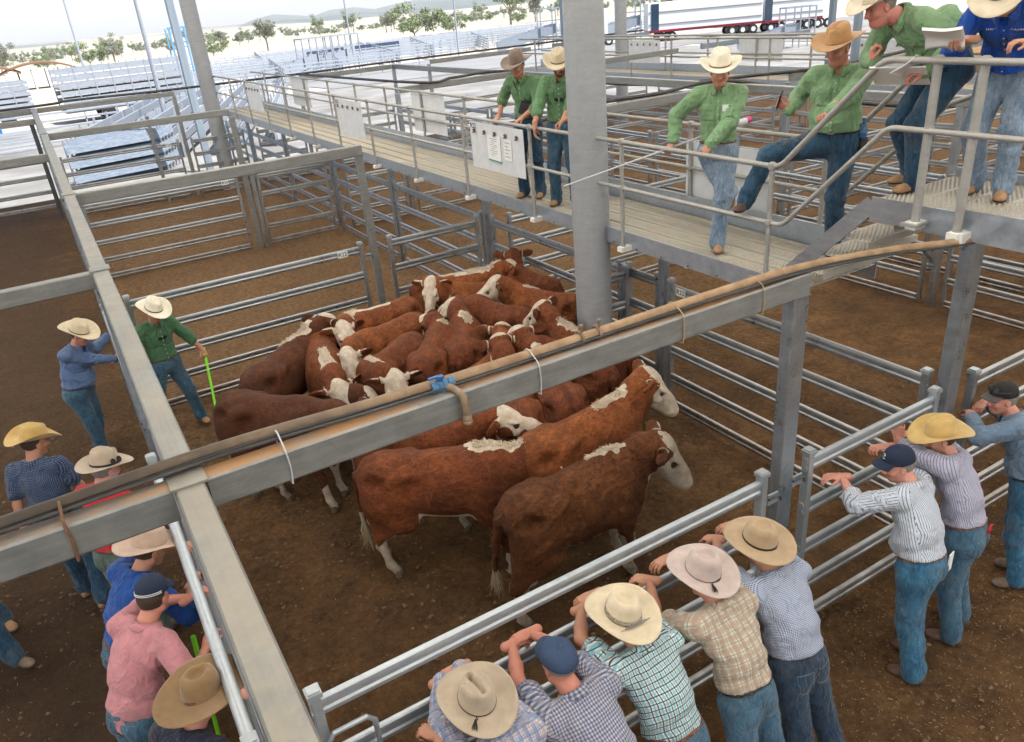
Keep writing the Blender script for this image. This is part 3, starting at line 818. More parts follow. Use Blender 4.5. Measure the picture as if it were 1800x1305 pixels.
post(21.0, 30.5, 9.0, .26, .26, 'blue grey square post right of the man in the straw hat far back', 'roof_post', 'roof_post', z0=-.1)
post(33.5, 26.5, 9.0, .26, .26, 'blue grey square post behind the man in the white hat', 'roof_post', 'roof_post', z0=-.1)
post(16.3, 12.2, 9.0, .14, .14, 'thin blue grey post far right behind the big man', 'roof_post', 'roof_post', z0=-.1)
# ------------------------------------------------------------------ main walkway
M['grip'] = galv('dusty grip deck', (.40, .38, .33), (.56, .53, .46), metal=.15, rough=.7, dust=.95, splash=0, dustcol=(.50, .42, .31))
def walkway(x0, x1, y0, y1, z, label, near=True, mb_y=None):
    r = empty('walkway', (x0, y0, z), 0, label, 'walkway')
    W = x1 - x0; L = y1 - y0; n = 4; pw = (W - .06) / n
    for i in range(n):
        a = .03 + i * pw
        b = MB(); b.box((a + pw / 2, L / 2, -.020), (pw - .006, L, .012)); b.box((a + .008, L / 2, -.006), (.012, L, .022)); b.box((a + pw - .012, L / 2, -.006), (.012, L, .022)); b.build('plank', M['grip'], r, False)
        if near:   # raised teeth of the grip planks
            yy = mb_y; V = []; F = []; k = 0
            cols = int((pw - .05) / .034)
            ys = np.arange(yy[0] - y0, yy[1] - y0, .036)
            for c in range(cols):
                cx = a + .03 + c * .034
                for j, t in enumerate(ys):
                    tt = t + (.018 if c % 2 else 0); s = .010
                    V += [(cx - s, tt - s, -.014), (cx + s, tt - s, -.014), (cx + s, tt + s, -.014), (cx - s, tt + s, -.014), (cx - s * .6, tt, .002), (cx + s * .6, tt, .002)]
                    F += [(k, k + 1, k + 5, k + 4), (k + 2, k + 3, k + 4, k + 5), (k + 1, k + 2, k + 5), (k + 3, k, k + 4)]; k += 6
            me = bpy.data.meshes.new('grip'); me.from_pydata(V, [], F); o = link('grip_teeth', me, M['grip'], r); o['kind'] = 'stuff'
    b = MB(); b.box((.008, L / 2, -.075), (.012, L, .19)); b.box((.03, L / 2, -.165), (.05, L, .01)); b.build('side_channel', M['deckface'], r, False)
    b = MB(); b.box((W - .006, L / 2, .03), (.012, L, .40)); b.build('kick_board', M['deckface'], r, False)
    b = MB()
    for y in np.arange(.2, L, .42): b.lathe((-.001, y, -.145), [(.011, 0), (.011, .006), (.006, .010)], 6, (-1, 0, 0))
    o = b.build('bolts', M['steel_dark'], r, False); o['kind'] = 'stuff'
    for y in np.arange(1.5, L, 3.8):
        m_ = member('sq', 'deckface', 'cross_bearer', (.0, y, -.13), (W, y, -.13), .06, .10, r)
    return r
walkway(5.45, 6.50, 4.38, 27.9, 2.45, 'long raised walkway with grip deck running over the pens', True, (4.38, 13.5))

def rail_run(name, label, pts_list, posts, mid=None, mat='tube', rr=.024, pr=.024, pads=True, zbase=2.33, side=-1):
    r = empty(name, (0, 0, 0), 0, label, 'handrail')
    for i, pts in enumerate(pts_list):
        b = MB(); b.tube(pts, rr * (1.0 if i == 0 else .9), 12); b.build('top_rail' if i == 0 else 'mid_rail', M[mat], r)
    for (x, y, zb, zt, zm) in posts:
        b = MB(); b.tube([(x, y, zb), (x, y, zt - .02)], pr, 12); b.build('stanchion', M[mat], r)
        for zz in (zt, zm):
            b = MB(); b.lathe((x, y, zz), [(.018, -.036), (.034, -.026), (.037, 0), (.034, .026), (.018, .036)], 12); b.build('ball_joint', M['tube'], r)
        if pads:
            b = MB(); b.box((x + .02, y, zb - .025), (.15, .085, .055)); b.build('foot_pad', M['label_white'], r)
    return r
xr = 5.36
ys = [4.72, 6.81, 8.68, 10.54, 12.42, 14.3, 16.15, 17.95, 19.8, 21.7, 23.6, 25.5]
def bend(p, q, r_, n=6):  return p, q
top = [(xr, 27.6, 3.5), (xr, 4.72, 3.5)] + [(xr, 4.72 - .20 * math.sin(a), 3.5 + .20 * (1 - math.cos(a))) for a in (.15, .35, .55, PI / 4)]
y_, z_ = top[-1][1], top[-1][2]
top += [(xr, y_ - t, z_ + t) for t in (.35, .76)]; y_, z_ = top[-1][1], top[-1][2]
top += [(xr, y_ - .20 * (math.sin(PI / 4) - math.sin(PI / 4 - a)), z_ + .20 * (math.cos(PI / 4 - a) - math.cos(PI / 4))) for a in (.2, .4, .6, PI / 4)]
zt = top[-1][2]; top += [(xr, 2.2, zt)]
mid = [(xr, 27.6, 3.0), (xr, 4.64, 3.0)] + [(xr, 4.64 - .16 * math.sin(a), 3.0 + .16 * (1 - math.cos(a))) for a in (.15, .35, .55, PI / 4)]
y_, z_ = mid[-1][1], mid[-1][2]; mid += [(xr, y_ - t, z_ + t) for t in (.4, .82)]; y_, z_ = mid[-1][1], mid[-1][2]
mid += [(xr, y_ - .16 * (math.sin(PI / 4) - math.sin(PI / 4 - a)), z_ + .16 * (math.cos(PI / 4 - a) - math.cos(PI / 4))) for a in (.2, .4, .6, PI / 4)]
zm = mid[-1][2]; mid += [(xr, 2.2, zm)]
rail_run('handrail', 'near handrail of the long walkway, climbing to the stair platform', [top, mid], [(xr, y, 2.33, 3.5, 3.0) for y in ys])
rail_run('platform_rail_posts', 'pair of thick rail posts on the stair platform', [], [(xr + .02, 3.36, 3.26, zt, zm), (xr + .02, 3.04, 3.24, zt, zm)], pr=.031)
xb = 6.54
topb = [(xb, 27.6, 3.5), (xb, 5.0, 3.5)] + [(xb, 5.0 - .20 * math.sin(a), 3.5 + .20 * (1 - math.cos(a))) for a in (.2, .5, PI / 4)]
y_, z_ = topb[-1][1], topb[-1][2]; topb += [(xb, y_ - .75, z_ + .75)]; topb += [(xb, y_ - .95, z_ + .86), (xb, 2.2, z_ + .86)]
midb = [(xb, 27.6, 3.0), (xb, 4.95, 3.0), (xb, 4.80, 3.06)]; midb += [(xb, 3.95, 3.9), (xb, 3.75, 3.98), (xb, 2.2, 3.98)]
rail_run('handrail', 'far side handrail of the long walkway behind the standing men', [topb, midb], [(xb, y, 2.33, 3.5, 3.0) for y in (5.1, 7.0, 8.9, 10.8, 12.7, 14.5, 16.3, 18.1, 20.0, 22.0, 24.0, 26.0)])

# stair and platform
r = empty('stair', (0, 0, 0), 0, 'short steel stair climbing from the walkway to the platform', 'stairs')
M['stringer'] = galv('stair stringer', (.22, .23, .26), (.34, .35, .38), metal=.45, rough=.42, dust=.25, splash=0)
for x in (5.47, 6.46):
    b = MB(); b.prof((x, 4.50, 2.53), (x, 3.76, 3.27), [(-.008, -.02), (.008, -.02), (.008, .115), (-.008, .115)]); b.box((x, 4.53, 2.50), (.014, .12, .14)); b.box((x, 3.60, 3.265), (.014, .40, .19)); b.build('stringer', M['stringer'], r, False)
M['tread'] = galv('worn grip tread', (.36, .34, .30), (.55, .52, .47), metal=.3, rough=.55, dust=.6, splash=0, dustcol=(.45, .38, .28))
def tread(yc, zc, w=.98, d=.27, par=None, nm='tread', x0=5.48):
    b = MB(); b.box((x0 + w / 2, yc, zc - .006), (w, d, .008)); b.box((x0 + w / 2, yc - d / 2, zc - .028), (w, .006, .055)); b.box((x0 + w / 2, yc + d / 2, zc - .028), (w, .006, .055))
    ny = int((d - .03) / .036); nx = int(w / .03)
    for i in range(nx):
        for j in range(ny):
            cx = x0 + .02 + i * .03; cy = yc - d / 2 + .03 + j * .036 + (.012 if i % 2 else 0); s = .009
            b.add([(cx - s, cy - s, zc - .002), (cx + s, cy - s, zc - .002), (cx + s, cy + s, zc - .002), (cx - s, cy + s, zc - .002), (cx, cy - s * .5, zc + .010), (cx, cy + s * .5, zc + .010)], [(0, 1, 4), (1, 2, 5, 4), (2, 3, 5), (3, 0, 4, 5)])
    return b.build(nm, M['tread'], par, False)
for i in range(4): tread(4.34 - i * .20, 2.62 + i * .182, d=.30, par=r)
r = empty('stair_platform', (0, 0, 0), 0, 'steel platform at the head of the stair where two men stand', 'platform')
for i in range(7): tread(3.62 - i * .26, 3.355, d=.25, par=r, nm='plank')
b = MB(); b.box((5.46, 2.0, 3.265), (.014, 2.75, .19)); b.box((5.45, 2.2, 3.28), (.012, 1.75, .22)); b.build('side_channel', M['deckface'], r, False)
b = MB(); b.box((6.48, 2.3, 3.30), (.014, 2.9, .25)); b.build('kick_board', M['deckface'], r, False)
b = MB(); b.box((5.40, 3.36, 3.245), (.20, .13, .022)); b.build('foot_plate', M['tube'], r, False)
b = MB(); b.box((5.40, 3.02, 3.20), (.12, .10, .09)); b.build('foot_block', M['label_white'], r, False)

# hanging boards with clips
def board(x, y0, y1, z0, z1, facing, label, txt=None, clips=5, dusty=False):
    r = empty('notice_board', (x, (y0 + y1) / 2, (z0 + z1) / 2), math.atan2(facing[0], -facing[1]), label, 'board')
    w = abs(y1 - y0); h = z1 - z0
    b = MB(); b.box((0, 0, 0), (w, .008, h)); b.build('panel', M['white_sheet'], r, False)
    for k in range(clips):
        cx = -w / 2 + w * (.10 + .80 * k / max(clips - 1, 1)); cz = h / 2 - h * .18
        b = MB(); b.box((cx, -.018, cz), (.035, .012, .05), Matrix.Rotation(.4, 3, 'Y')); b.box((cx, -.030, cz - .015), (.06, .010, .018), Matrix.Rotation(-.5, 3, 'Y')); b.tube([(cx, -.02, cz), (cx, -.045, cz + .02)], .006, 6)
        b.build('clip', M['rust'], r, False)
    if txt: text_mesh('lettering', txt, r, (-w / 2 + .10, -.0052, h / 2 - .055), .10, M['ink'])
    return r
bd = board(xr - .035, 8.78, 10.22, 2.83, 3.46, (-1, 0), 'white R22 board with clips and papers on the near handrail', 'R22')
b = MB(); b.box((-.05, -.012, .0), (.36, .003, .36), Matrix.Rotation(.03, 3, 'Y')); b.build('large_paper', M['paper'], bd, False)
b = MB(); b.box((-.04, -.015, -.165), (.36, .002, .02), Matrix.Rotation(.03, 3, 'Y')); b.build('green_band', M['green_ink'], bd, False)
b = MB()
for k in range(9): b.box((-.06 + .02 * math.sin(k * 2.1), -.0142, .13 - k * .027), (.20 - .05 * (k % 3), .0006, .004))
o = b.build('print', M['ink'], bd, False); o['kind'] = 'stuff'
b = MB(); b.box((.32, -.012, .02), (.20, .003, .28)); b.build('small_paper', M['paper'], bd, False)
b = MB()
for k in range(5):
    b.tube([(.25 + i * .013, -.0145, .11 - k * .045 + .009 * math.sin(i * 2.3 + k * 1.7)) for i in range(11 - k % 2 * 3)], .0022, 4)
o = b.build('handwriting', M['ink'], bd, False); o['kind'] = 'stuff'
board(xr - .035, 14.55, 15.95, 2.78, 3.46, (-1, 0), 'blank board with clips on the near handrail further along', 'R23')
board(xr - .035, 21.9, 23.4, 2.78, 3.46, (-1, 0), 'farthest clip board on the near handrail', None)
board(xb + .03, 13.55, 15.0, 2.75, 3.46, (-1, 0), 'plain grey board on the far handrail left of the two men', None, 0)
board(xb + .03, 21.7, 23.3, 2.75, 3.46, (-1, 0), 'plain grey board on the far handrail near the left pillar', None, 0)
board(xb + .03, 5.75, 7.1, 2.55, 3.30, (-1, 0), 'grey board low behind the jeans of the young man in the straw hat', None, 0)

# ------------------------------------------------------------------ pens to the right of the walkway
sign(8.60, 11.0 - .03, 1.672, 'R21', (0, -1), 'R21 plate seen under the walkway')
sign(8.70, 19.0 - .03, 1.672, 'R20', (0, -1), 'R20 plate on the fence beyond the walkway')
sign(8.75, 27.3 - .03, 1.672, 'R19', (0, -1), 'R19 plate far along the walkway')
rows = ((11.0, 'R21'), (19.0, 'R20'), (27.3, 'R19'))
for y, nm in rows:
    fence((6.25, y), (7.85, y), 'short panel under the walkway on the %s row' % nm, 'rail')
    fence((8.12, y), (11.25, y), 'gate of the %s row beyond the walkway' % nm, 'rail', kind='gate')
    post(7.98, y + .05, 3.06, .11, .10, 'tall post of the %s row beyond the walkway' % nm, 'post', 'tall_post')
    beam((8.05, y + .05, ZB), (11.35, y + .05, ZB), 'overhead beam of the %s row beyond the walkway' % nm, 'beam', .10, .15)
beam((8.05, 3.3, ZB), (11.35, 3.3, ZB), 'overhead beam low behind the platform at far right', 'beam', .10, .15)
EX = 11.42
for a, bb, n in ((-1.5, 3.2, 'nearest'), (3.35, 6.52, 'second'), (6.85, 10.9, 'third'), (11.1, 14.9, 'fourth'), (15.05, 18.9, 'fifth'), (19.1, 23.0, 'sixth'), (23.2, 27.2, 'seventh')):
    fence((EX, a), (EX, bb), '%s panel of the long fence on the far side of the right hand pens' % n, 'rail')
for y, n in ((6.68, 'rusty gate post behind the pipe at the right'), (10.98, 'tall post right of the R21 gate'), (19.0, 'tall post right of the R20 gate'), (27.3, 'tall post right of the R19 gate')):
    post(EX, y, 3.06, .11, .10, n, 'rail' if y < 7 else 'post', 'tall_post')
b = MB(); b.box((0, 0, 0), (.05, .05, 1.55)); 
beam((EX, -1.5, ZB), (EX, 27.3, ZB), 'long overhead beam down the far side of the right hand pens', 'beam', .11, .15)
r = empty('gate_chain', (EX - .05, 5.35, 1.1), 0, 'rusty chain hanging on the far right fence', 'chain')
for i in range(14):
    b = MB(); c = Vector((0, 0, -i * .036)); a = (i % 2) * PI / 2
    b.tube([c + Vector((math.cos(t) * .011 * math.cos(a), math.cos(t) * .011 * math.sin(a), math.sin(t) * .022)) for t in [k * PI / 4 for k in range(8)]], .005, 5, closed=True)
    b.build('link', M['rust'], r)
# lane and second block of pens with its own walkway
for y in (3.2, 11.0, 19.0, 27.3):
    n = {3.2: 'near', 11.0: 'middle', 19.0: 'farther', 27.3: 'farthest'}[y]
    fence((12.85, y), (16.9, y), '%s cross fence of the second block of pens' % n, 'rail_far')
    beam((12.9, y + .05, ZB), (17.2, y + .05, ZB), '%s overhead beam of the second block of pens' % n, 'beam', .10, .15)
    post(12.80, y, 3.06, .11, .10, '%s tall post along the lane of the second block' % n, 'post', 'tall_post')
    fence((18.3, y + .3), (23.2, y + .3), '%s cross fence beyond the second walkway' % n, 'rail_far', detail=True)
    beam((18.4, y + .3, ZB), (23.3, y + .3, ZB), '%s overhead beam beyond the second walkway' % n, 'roof_post', .10, .15)
for y0, y1, n in ((3.4, 7.0, 'first'), (7.2, 10.8, 'second'), (11.2, 14.9, 'third'), (15.1, 18.8, 'fourth'), (19.2, 23.0, 'fifth'), (23.2, 27.1, 'sixth')):
    fence((12.8, y0), (12.8, y1), '%s lane side panel of the second block of pens' % n, 'post')
    fence((17.1, y0), (17.1, y1), '%s panel under the second walkway' % n, 'rail_far')
    fence((23.4, y0), (23.4, y1), '%s panel on the far side of the last pens' % n, 'rail_far')
walkway(17.0, 18.0, 1.0, 27.9, 2.45, 'second raised walkway far behind the straw hat man', False)
rail_run('handrail', 'handrail of the second walkway with clip boards', [[(17.0, 27.8, 3.5), (17.0, 1.0, 3.5)], [(17.0, 27.8, 3.0), (17.0, 1.0, 3.0)]], [(17.0, y, 2.35, 3.5, 3.0) for y in np.arange(2.0, 28, 1.9)], pads=False, rr=.03, pr=.03)
rail_run('handrail', 'far handrail of the second walkway', [[(18.0, 27.8, 3.5), (18.0, 1.0, 3.5)], [(18.0, 27.8, 3.0), (18.0, 1.0, 3.0)]], [(18.0, y, 2.35, 3.5, 3.0) for y in np.arange(1.5, 28, 1.9)], pads=False, rr=.03, pr=.03)
for y, n in ((20.3, 'left'), (11.9, 'right')):
    board(16.95, y - .75, y + .75, 2.8, 3.46, (-1, 0), '%s clip board on the second walkway in the background' % n, None)
board(18.05, 15.8, 17.4, 2.8, 3.46, (-1, 0), 'plain board on the far rail of the second walkway', None, 0)
# cables along the pens
for pts, lb in (([(8.0, 27.5, 3.27), (8.6, 19.2, 3.25), (9.6, 19.05, 3.26), (11.3, 19.05, 3.22), (12.4, 15.4, 2.9), (12.8, 11.2, 3.24), (14.5, 11.05, 3.22), (17.2, 11.05, 3.3)], 'black hose sagging across the lane behind the walkway men'),
               ([(-6, 27.8, 3.27), (.1, 27.75, 3.26), (1.2, 27.7, 3.30), (4.0, 27.65, 3.26), (8.0, 27.4, 3.27), (11.4, 27.4, 3.30), (17.0, 27.4, 3.3), (23, 27.6, 3.3)], 'long black cable running along the farthest beams'),
               ([(6.0, 11.1, 3.0), (8.0, 11.06, 3.26), (9.5, 11.02, 3.27), (11.3, 11.0, 3.27), (12.4, 8.4, 2.85), (12.9, 3.4, 3.25)], 'black hose looping behind the young man in the straw hat')):
    r = empty('hose', (0, 0, 0), 0, lb, 'hose'); b = MB(); b.tube(curve_pts(pts, 80), .035, 8); b.build('sheath', M['hose'], r)

# ------------------------------------------------------------------ roof over the pens (above the picture, it shades them; unseen skylight strips added for top light)
def roof():
    g = NT('translucent roof sheet', .7, 0, .2); m = g.m; n = g.n; l = g.l
    tr = n.new('ShaderNodeBsdfTranslucent'); tr.inputs['Color'].default_value = (.95, .93, .88, 1)
    mx = n.new('ShaderNodeMixShader'); mx.inputs[0].default_value = .96; g.col((.7, .7, .68))
    out = [q for q in n if q.type == 'OUTPUT_MATERIAL'][0]
    l.new(g.b.outputs[0], mx.inputs[1]); l.new(tr.outputs[0], mx.inputs[2]); l.new(mx.outputs[0], out.inputs['Surface'])
    g2 = NT('dim translucent sheet', .7, 0, .2); ms = g2.m; t2 = g2.n.new('ShaderNodeBsdfTranslucent'); t2.inputs['Color'].default_value = (.93, .92, .88, 1)
    x2 = g2.n.new('ShaderNodeMixShader'); x2.inputs[0].default_value = .30; g2.col((.6, .6, .58)); o2 = [q for q in g2.n if q.type == 'OUTPUT_MATERIAL'][0]  # transmission kept low so the added strips carry the top light
    g2.l.new(g2.b.outputs[0], x2.inputs[1]); g2.l.new(t2.outputs[0], x2.inputs[2]); g2.l.new(x2.outputs[0], o2.inputs['Surface'])
    r = empty('shed_roof', (0, 0, 8.45), 0, 'unseen high shed roof of translucent sheets over the pens, skylight strips added for top light', 'roof')
    edges = [-30.0]
    for c in (-19, -12, -5, 3.1, 10.6, 18.2, 26, 34, 42): edges += [c - 1.9, c + 1.9]  # strip positions and widths chosen for soft top light on the pens
    edges.append(50.0)
    for k in range(len(edges) - 1):
        a, e = edges[k], edges[k + 1]
        b = MB(); b.box(((a + e) / 2, -1.0, .02 * (k % 2)), (e - a + .04, 58, .01)); b.build('added_skylight' if k % 2 else 'roof_sheet', m if k % 2 else ms, r, False)
roof()
# ------------------------------------------------------------------ country beyond the roof
SL = .0165
def tz(x, y):
    r = math.hypot(x, y); return -.09 - SL * (max(0, min(r, 1500) - 34)) 
def terrain():
    az = np.array([-180, -60, -8.36, -3.24, -0.46, 0.3, 1.35, 2.87, 4.06, 5.35, 7.24, 9.05, 10.81, 11.97, 13.22, 14.36, 15.47, 16.89, 17.95, 19.11, 20.6, 22.06, 23.6, 25.52, 29.31, 34.98, 42.36, 52.66, 64.28, 180])
    el = np.array([-.6, -.4, -0.219, -0.353, -0.485, -0.406, -0.385, -0.407, -0.587, -0.549, -0.75, -0.305, -0.098, -0.30, -0.242, 0.096, 0.238, 0.085, -0.072, 0.205, 0.252, 0.029, 0.245, 0.43, 0.395, 0.271, 0.096, -.3, -.6, -.6])
    A = np.radians(np.concatenate([np.linspace(-60, -10, 24)[:-1], np.linspace(-10, 66, 520), np.linspace(66, 300, 60)[1:]]))
    Rr = np.concatenate([[34, 60, 100, 160, 250, 400, 650, 1000, 1500, 2300, 3200], np.linspace(3800, 7000, 22), [7600, 8400, 9400, 12000]])
    X = np.sin(A)[:, None] * Rr; Y = np.cos(A)[:, None] * Rr
    Z = np.array([[(-.09 - SL * (min(r, 1500) - 34)) for r in Rr] for a in A])
    e = np.interp((np.degrees(A) + 180) % 360 - 180, az, el)
    top = 5 + 7000 * np.tan(np.radians(e)); P = np.stack([X, Y, Z * 0], -1)
    t = np.clip((Rr - 3600) / 3400, 0, 1); ridge = t ** 1.6
    fall = np.where(Rr > 7000, np.clip(1 - (Rr - 7000) / 4000, 0, 1), 1)
    nz = fbm(P * .001, 1.3, 4)
    Z = Z + (top[:, None] - (-24.3)) * (ridge * fall)[None, :] + (nz * 34 * (t * (1 - t) * 3.2)[None, :]) + 1.2 * fbm(P * .01, 1.0, 2, 5) * np.clip((Rr - 200) / 600, 0, 1)[None, :]
    P[..., 2] = Z; n, m = X.shape; idx = np.arange(n * m).reshape(n, m)
    F = np.stack([idx[:-1, :-1], idx[:-1, 1:], idx[1:, 1:], idx[1:, :-1]], -1).reshape(-1, 4)
    g = NT('dry plain and wooded hills', .95, 0, .1); p = g.pos(); z = g.sep(p)[2]
    dist = g.new('ShaderNodeVectorMath', operation='LENGTH'); g.l.new(p, dist.inputs[0]); dd = dist.outputs['Value']
    near = g.ramp(g.noise(p, .03, 6, .65), [(.35, (.36, .33, .28)), (.6, (.43, .40, .35)), (.75, (.30, .30, .23))])
    plainc = g.ramp(g.noise(p, .004, 6, .7), [(.35, (.32, .30, .22)), (.55, (.37, .35, .28)), (.68, (.15, .18, .13))])
    hill = g.ramp(g.noise(p, .0035, 8, .75), [(.36, (.035, .055, .06)), (.55, (.07, .09, .085)), (.70, (.17, .17, .15))])
    c = g.mix(g.mr(dd, 120, 500), near, plainc); c = g.mix(g.mr(dd, 3600, 4600), c, hill)
    g.col(c)
    o = link('hills', mesh_np('hills', P.reshape(-1, 3), F), g.m); tag(o, kind='structure')
bpy.data.objects['ground'].location.z = -30.0
terrain()
def slab(name, x0, x1, y0, y1, mat, off=.02):
    n = 24; xs = np.linspace(x0, x1, n); ys = np.linspace(y0, y1, n); X, Y = np.meshgrid(xs, ys, indexing='ij')
    Z = np.vectorize(tz)(X, Y) + off; idx = np.arange(n * n).reshape(n, n)
    F = np.stack([idx[:-1, :-1], idx[1:, :-1], idx[1:, 1:], idx[:-1, 1:]], -1).reshape(-1, 4)
    tag(link(name, mesh_np(name, np.stack([X, Y, Z], -1).reshape(-1, 3), F), mat), kind='structure')
M['apron'] = plain('pale concrete apron', (.19, .187, .18), .9, sc=.4, var=.35); M['bitumen'] = plain('sun bleached bitumen', (.20, .205, .21), .9, sc=.2)
slab('apron', -30, 60, 31.5, 66, M['apron']); slab('road', 22, 62, 66, 92, M['bitumen'], .05); slab('road', 62.2, 110, 40, 84, M['apron'], .05)

def quick_fence(x, y, L, rz, h=1.7, n=5, mat='sunny', label='', group=None, name='rail_fence', posts=None, rt=.10):
    r = empty(name, (x, y, tz(x, y)), rz, label, 'fence', group); b = MB()
    for i in range(n): b.bar((0, 0, h - i * h / n - rt / 2), (L, 0, h - i * h / n - rt / 2), .05, rt)
    b.build('rails', M[mat], r, False); b = MB()
    for k in range(int(L / 2.4) + 1): b.bar((min(k * 2.4, L), .06, -.1), (min(k * 2.4, L), .06, h + .12), .08, .08, (1, 0, 0))
    o = b.build('posts', M[mat], r, False); o['kind'] = 'stuff'; return r
YG = 'sunlit yard fences in the distance'
# sheeted loading races just outside the roof, running away from us
for i in range(7):
    x = 1.6 + i * 1.25; L = 17 + (i % 3) * 3
    r = empty('loading_race', (x, 36.0 + (i % 2) * 1.2, -.1), rad(72), 'long sheeted galvanised race side in the sun, number %s from the left beam' % ('one', 'two', 'three', 'four', 'five', 'six', 'seven')[i], 'race', None)
    for k in range(4):
        b = MB(); b.box((L / 2, 0, .34 + k * .42), (L, .04, .34), Matrix.Rotation(rad(8 if k % 2 else -5), 3, 'X')); b.build('sheet', M['sunny'], r, False)
    b = MB()
    for k in range(int(L / 2.2) + 1): b.bar((k * 2.2, .07, 0), (k * 2.2, .07, 2.0), .08, .08, (1, 0, 0))
    o = b.build('posts', M['sunny'], r, False); o['kind'] = 'stuff'
M['blue_sheet'] = galv('bluish weathered sheet', (.085, .125, .19), (.17, .22, .30), metal=.2, rough=.55, splash=0)
# stacked gates leaning outside the R24 fence
for k in range(5):
    r = empty('stacked_gate', (.7 + k * .16, 33.0 + k * .45, -.08), rad(14 - k), '%s of the bluish sheeted gates stacked outside the R24 gate' % ('front', 'second', 'third', 'fourth', 'rear')[k], 'gate')
    for j in range(3):
        b = MB(); b.box((1.75, 0, .42 + j * .52), (3.5, .05, .42), Matrix.Rotation(rad(-14), 3, 'X')); b.build('sheet', M['blue_sheet'], r, False)
    b = MB(); 
    for x in (0.03, 3.47): b.bar((x, .04, 0), (x, .04, 1.75), .07, .07, (1, 0, 0))
    b.build('frame', M['deckface'], r, False)
# stock crate trailer
def crate(x, y, rz, L, H, label, mat='sunny'):
    r = empty('stock_crate', (x, y, tz(x, y)), rz, label, 'stock crate'); z0 = .9
    b = MB(); b.box((L / 2, 1.2, z0 - .1), (L, 2.4, .2)); b.build('chassis', M['steel_dark'], r, False)
    for k in range(6):
        b = MB(); b.box((L / 2, 0, z0 + .14 + k * H / 6), (L, .05, H / 6 * .66)); b.build('slat', M[mat], r, False)
        b = MB(); b.box((L / 2, 2.4, z0 + .14 + k * H / 6), (L, .05, H / 6 * .66)); b.build('slat', M[mat], r, False)
    b = MB()
    for k in range(int(L / 1.2) + 1):
        for yy in (-.03, 2.43): b.box((min(k * 1.2, L), yy, z0 + H / 2), (.07, .05, H))
    b.build('uprights', M[mat], r, False)
    b = MB(); b.box((L / 2, 1.2, z0 + H * .5), (L, 2.3, .08)); b.build('upper_deck', M['rust'], r, False)
    for s in (.3, .55, .8):
        for yy in (.15, 2.25):
            w = MB(); w.lathe((L * s, yy, .48), [(.2, -.14), (.48, -.12), (.48, .12), (.2, .14)], 16, (0, 1, 0)); w.build('wheel', M['black_plastic'], r, False)
crate(2.3, 66, rad(6), 9.2, 2.9, 'long white slatted stock crate standing in the sun beyond the left beam')
crate(-9.0, 70, rad(4), 9.5, 2.3, 'lower white stock crate at the far left edge')
r = empty('blue_container', (-4.4, 62, tz(-4, 62)), 0, 'bright blue tub low at the far left edge behind the lane fence', 'tub'); b = MB(); b.box((1.2, .8, .75), (2.6, 1.6, 1.4)); b.box((1.2, .8, 1.48), (2.75, 1.75, .08)); b.build('tub', plain('blue tub plastic', (.01, .16, .42), .5), r, False)
quick_fence(-7, 44, 7.2, 0, 1.8, 5, label='bright fence outside the shade at the far left')
quick_fence(-7, 50, 16, rad(2), 1.8, 5, label='second bright fence outside the shade at the far left')
for i, (x, y, L, a) in enumerate([(8, 78, 26, 3), (10, 84, 30, 2), (14, 92, 34, 4), (12, 100, 42, 0), (20, 106, 40, 5), (16, 113, 48, 1), (24, 120, 52, 3), (20, 128, 60, 0), (30, 136, 60, 2), (26, 146, 70, 1), (40, 158, 70, 2), (60, 104, 26, -20), (56, 112, 34, -14), (64, 122, 30, -18), (70, 134, 40, -10)]):
    quick_fence(x, y, L, rad(a), 1.7, 5, label='white sunlit yard fence, row %d counted outward from the shade' % (i + 1), group=YG, rt=.13)
for i, (x, y, L, a) in enumerate([(12, 70, 16, 80), (20, 72, 26, 78), (28, 80, 30, 76), (36, 84, 36, 74), (44, 92, 36, 70), (54, 96, 30, 66), (64, 98, 26, 60), (30, 118, 30, 78), (48, 124, 30, 72)]):
    quick_fence(x, y, L, rad(a), 1.7, 5, label='white sunlit yard fence running away, line %d from the left' % (i + 1), group='sunlit yard fences running away', rt=.13)
# loading ramps with gantry frames
def ramp(x, y, rz, label, s=1.0):
    r = empty('loading_ramp', (x, y, tz(x, y)), rz, label, 'ramp'); r.scale = (s, s, s)
    b = MB(); b.box((3, 0, .6), (6.5, 1.2, .12), Matrix.Rotation(rad(-12), 3, 'Y')); b.build('deck', M['sunny'], r, False)
    for sgn in (-.62, .62):
        b = MB(); b.box((3, sgn, 1.35), (6.4, .04, .9), Matrix.Rotation(rad(-12), 3, 'Y')); b.build('side_sheet', M['sunny'], r, False)
    b = MB()
    for xx in (4.4, 6.0, 7.6):
        for sgn in (-.75, .75): b.box((xx, sgn, 1.9), (.11, .11, 3.9))
        b.box((xx, 0, 3.85), (.11, 1.6, .11))
    for sgn in (-.75, .75): b.box((6.0, sgn, 3.85), (3.3, .10, .12)); b.box((6.0, sgn, 2.7), (3.3, .07, .07))
    b.build('gantry', M['sunny'], r, False)
ramp(20.5, 82, rad(10), 'white loading ramp with a frame left of the long walkway end'); ramp(25.0, 86, rad(10), 'second white loading ramp behind the left pillar')
ramp(60, 84, rad(-20), 'white loading ramp with tall frames above the taupe hat', 1.25); ramp(52, 90, rad(-20), 'white loading ramp left of the truck', 1.2); ramp(52, 50, rad(-25), 'small white ramp frame in front of the trailer', .8)
r = empty('blue_gantry', (15.2, 96, tz(15, 96)), rad(10), 'tall narrow blue gantry on the skyline at left', 'gantry')
b = MB()
for x in (0, 1.6): b.box((x, 0, 3.0), (.16, .16, 6.2)); b.box((x, 1.2, 3.0), (.12, .12, 6.2))
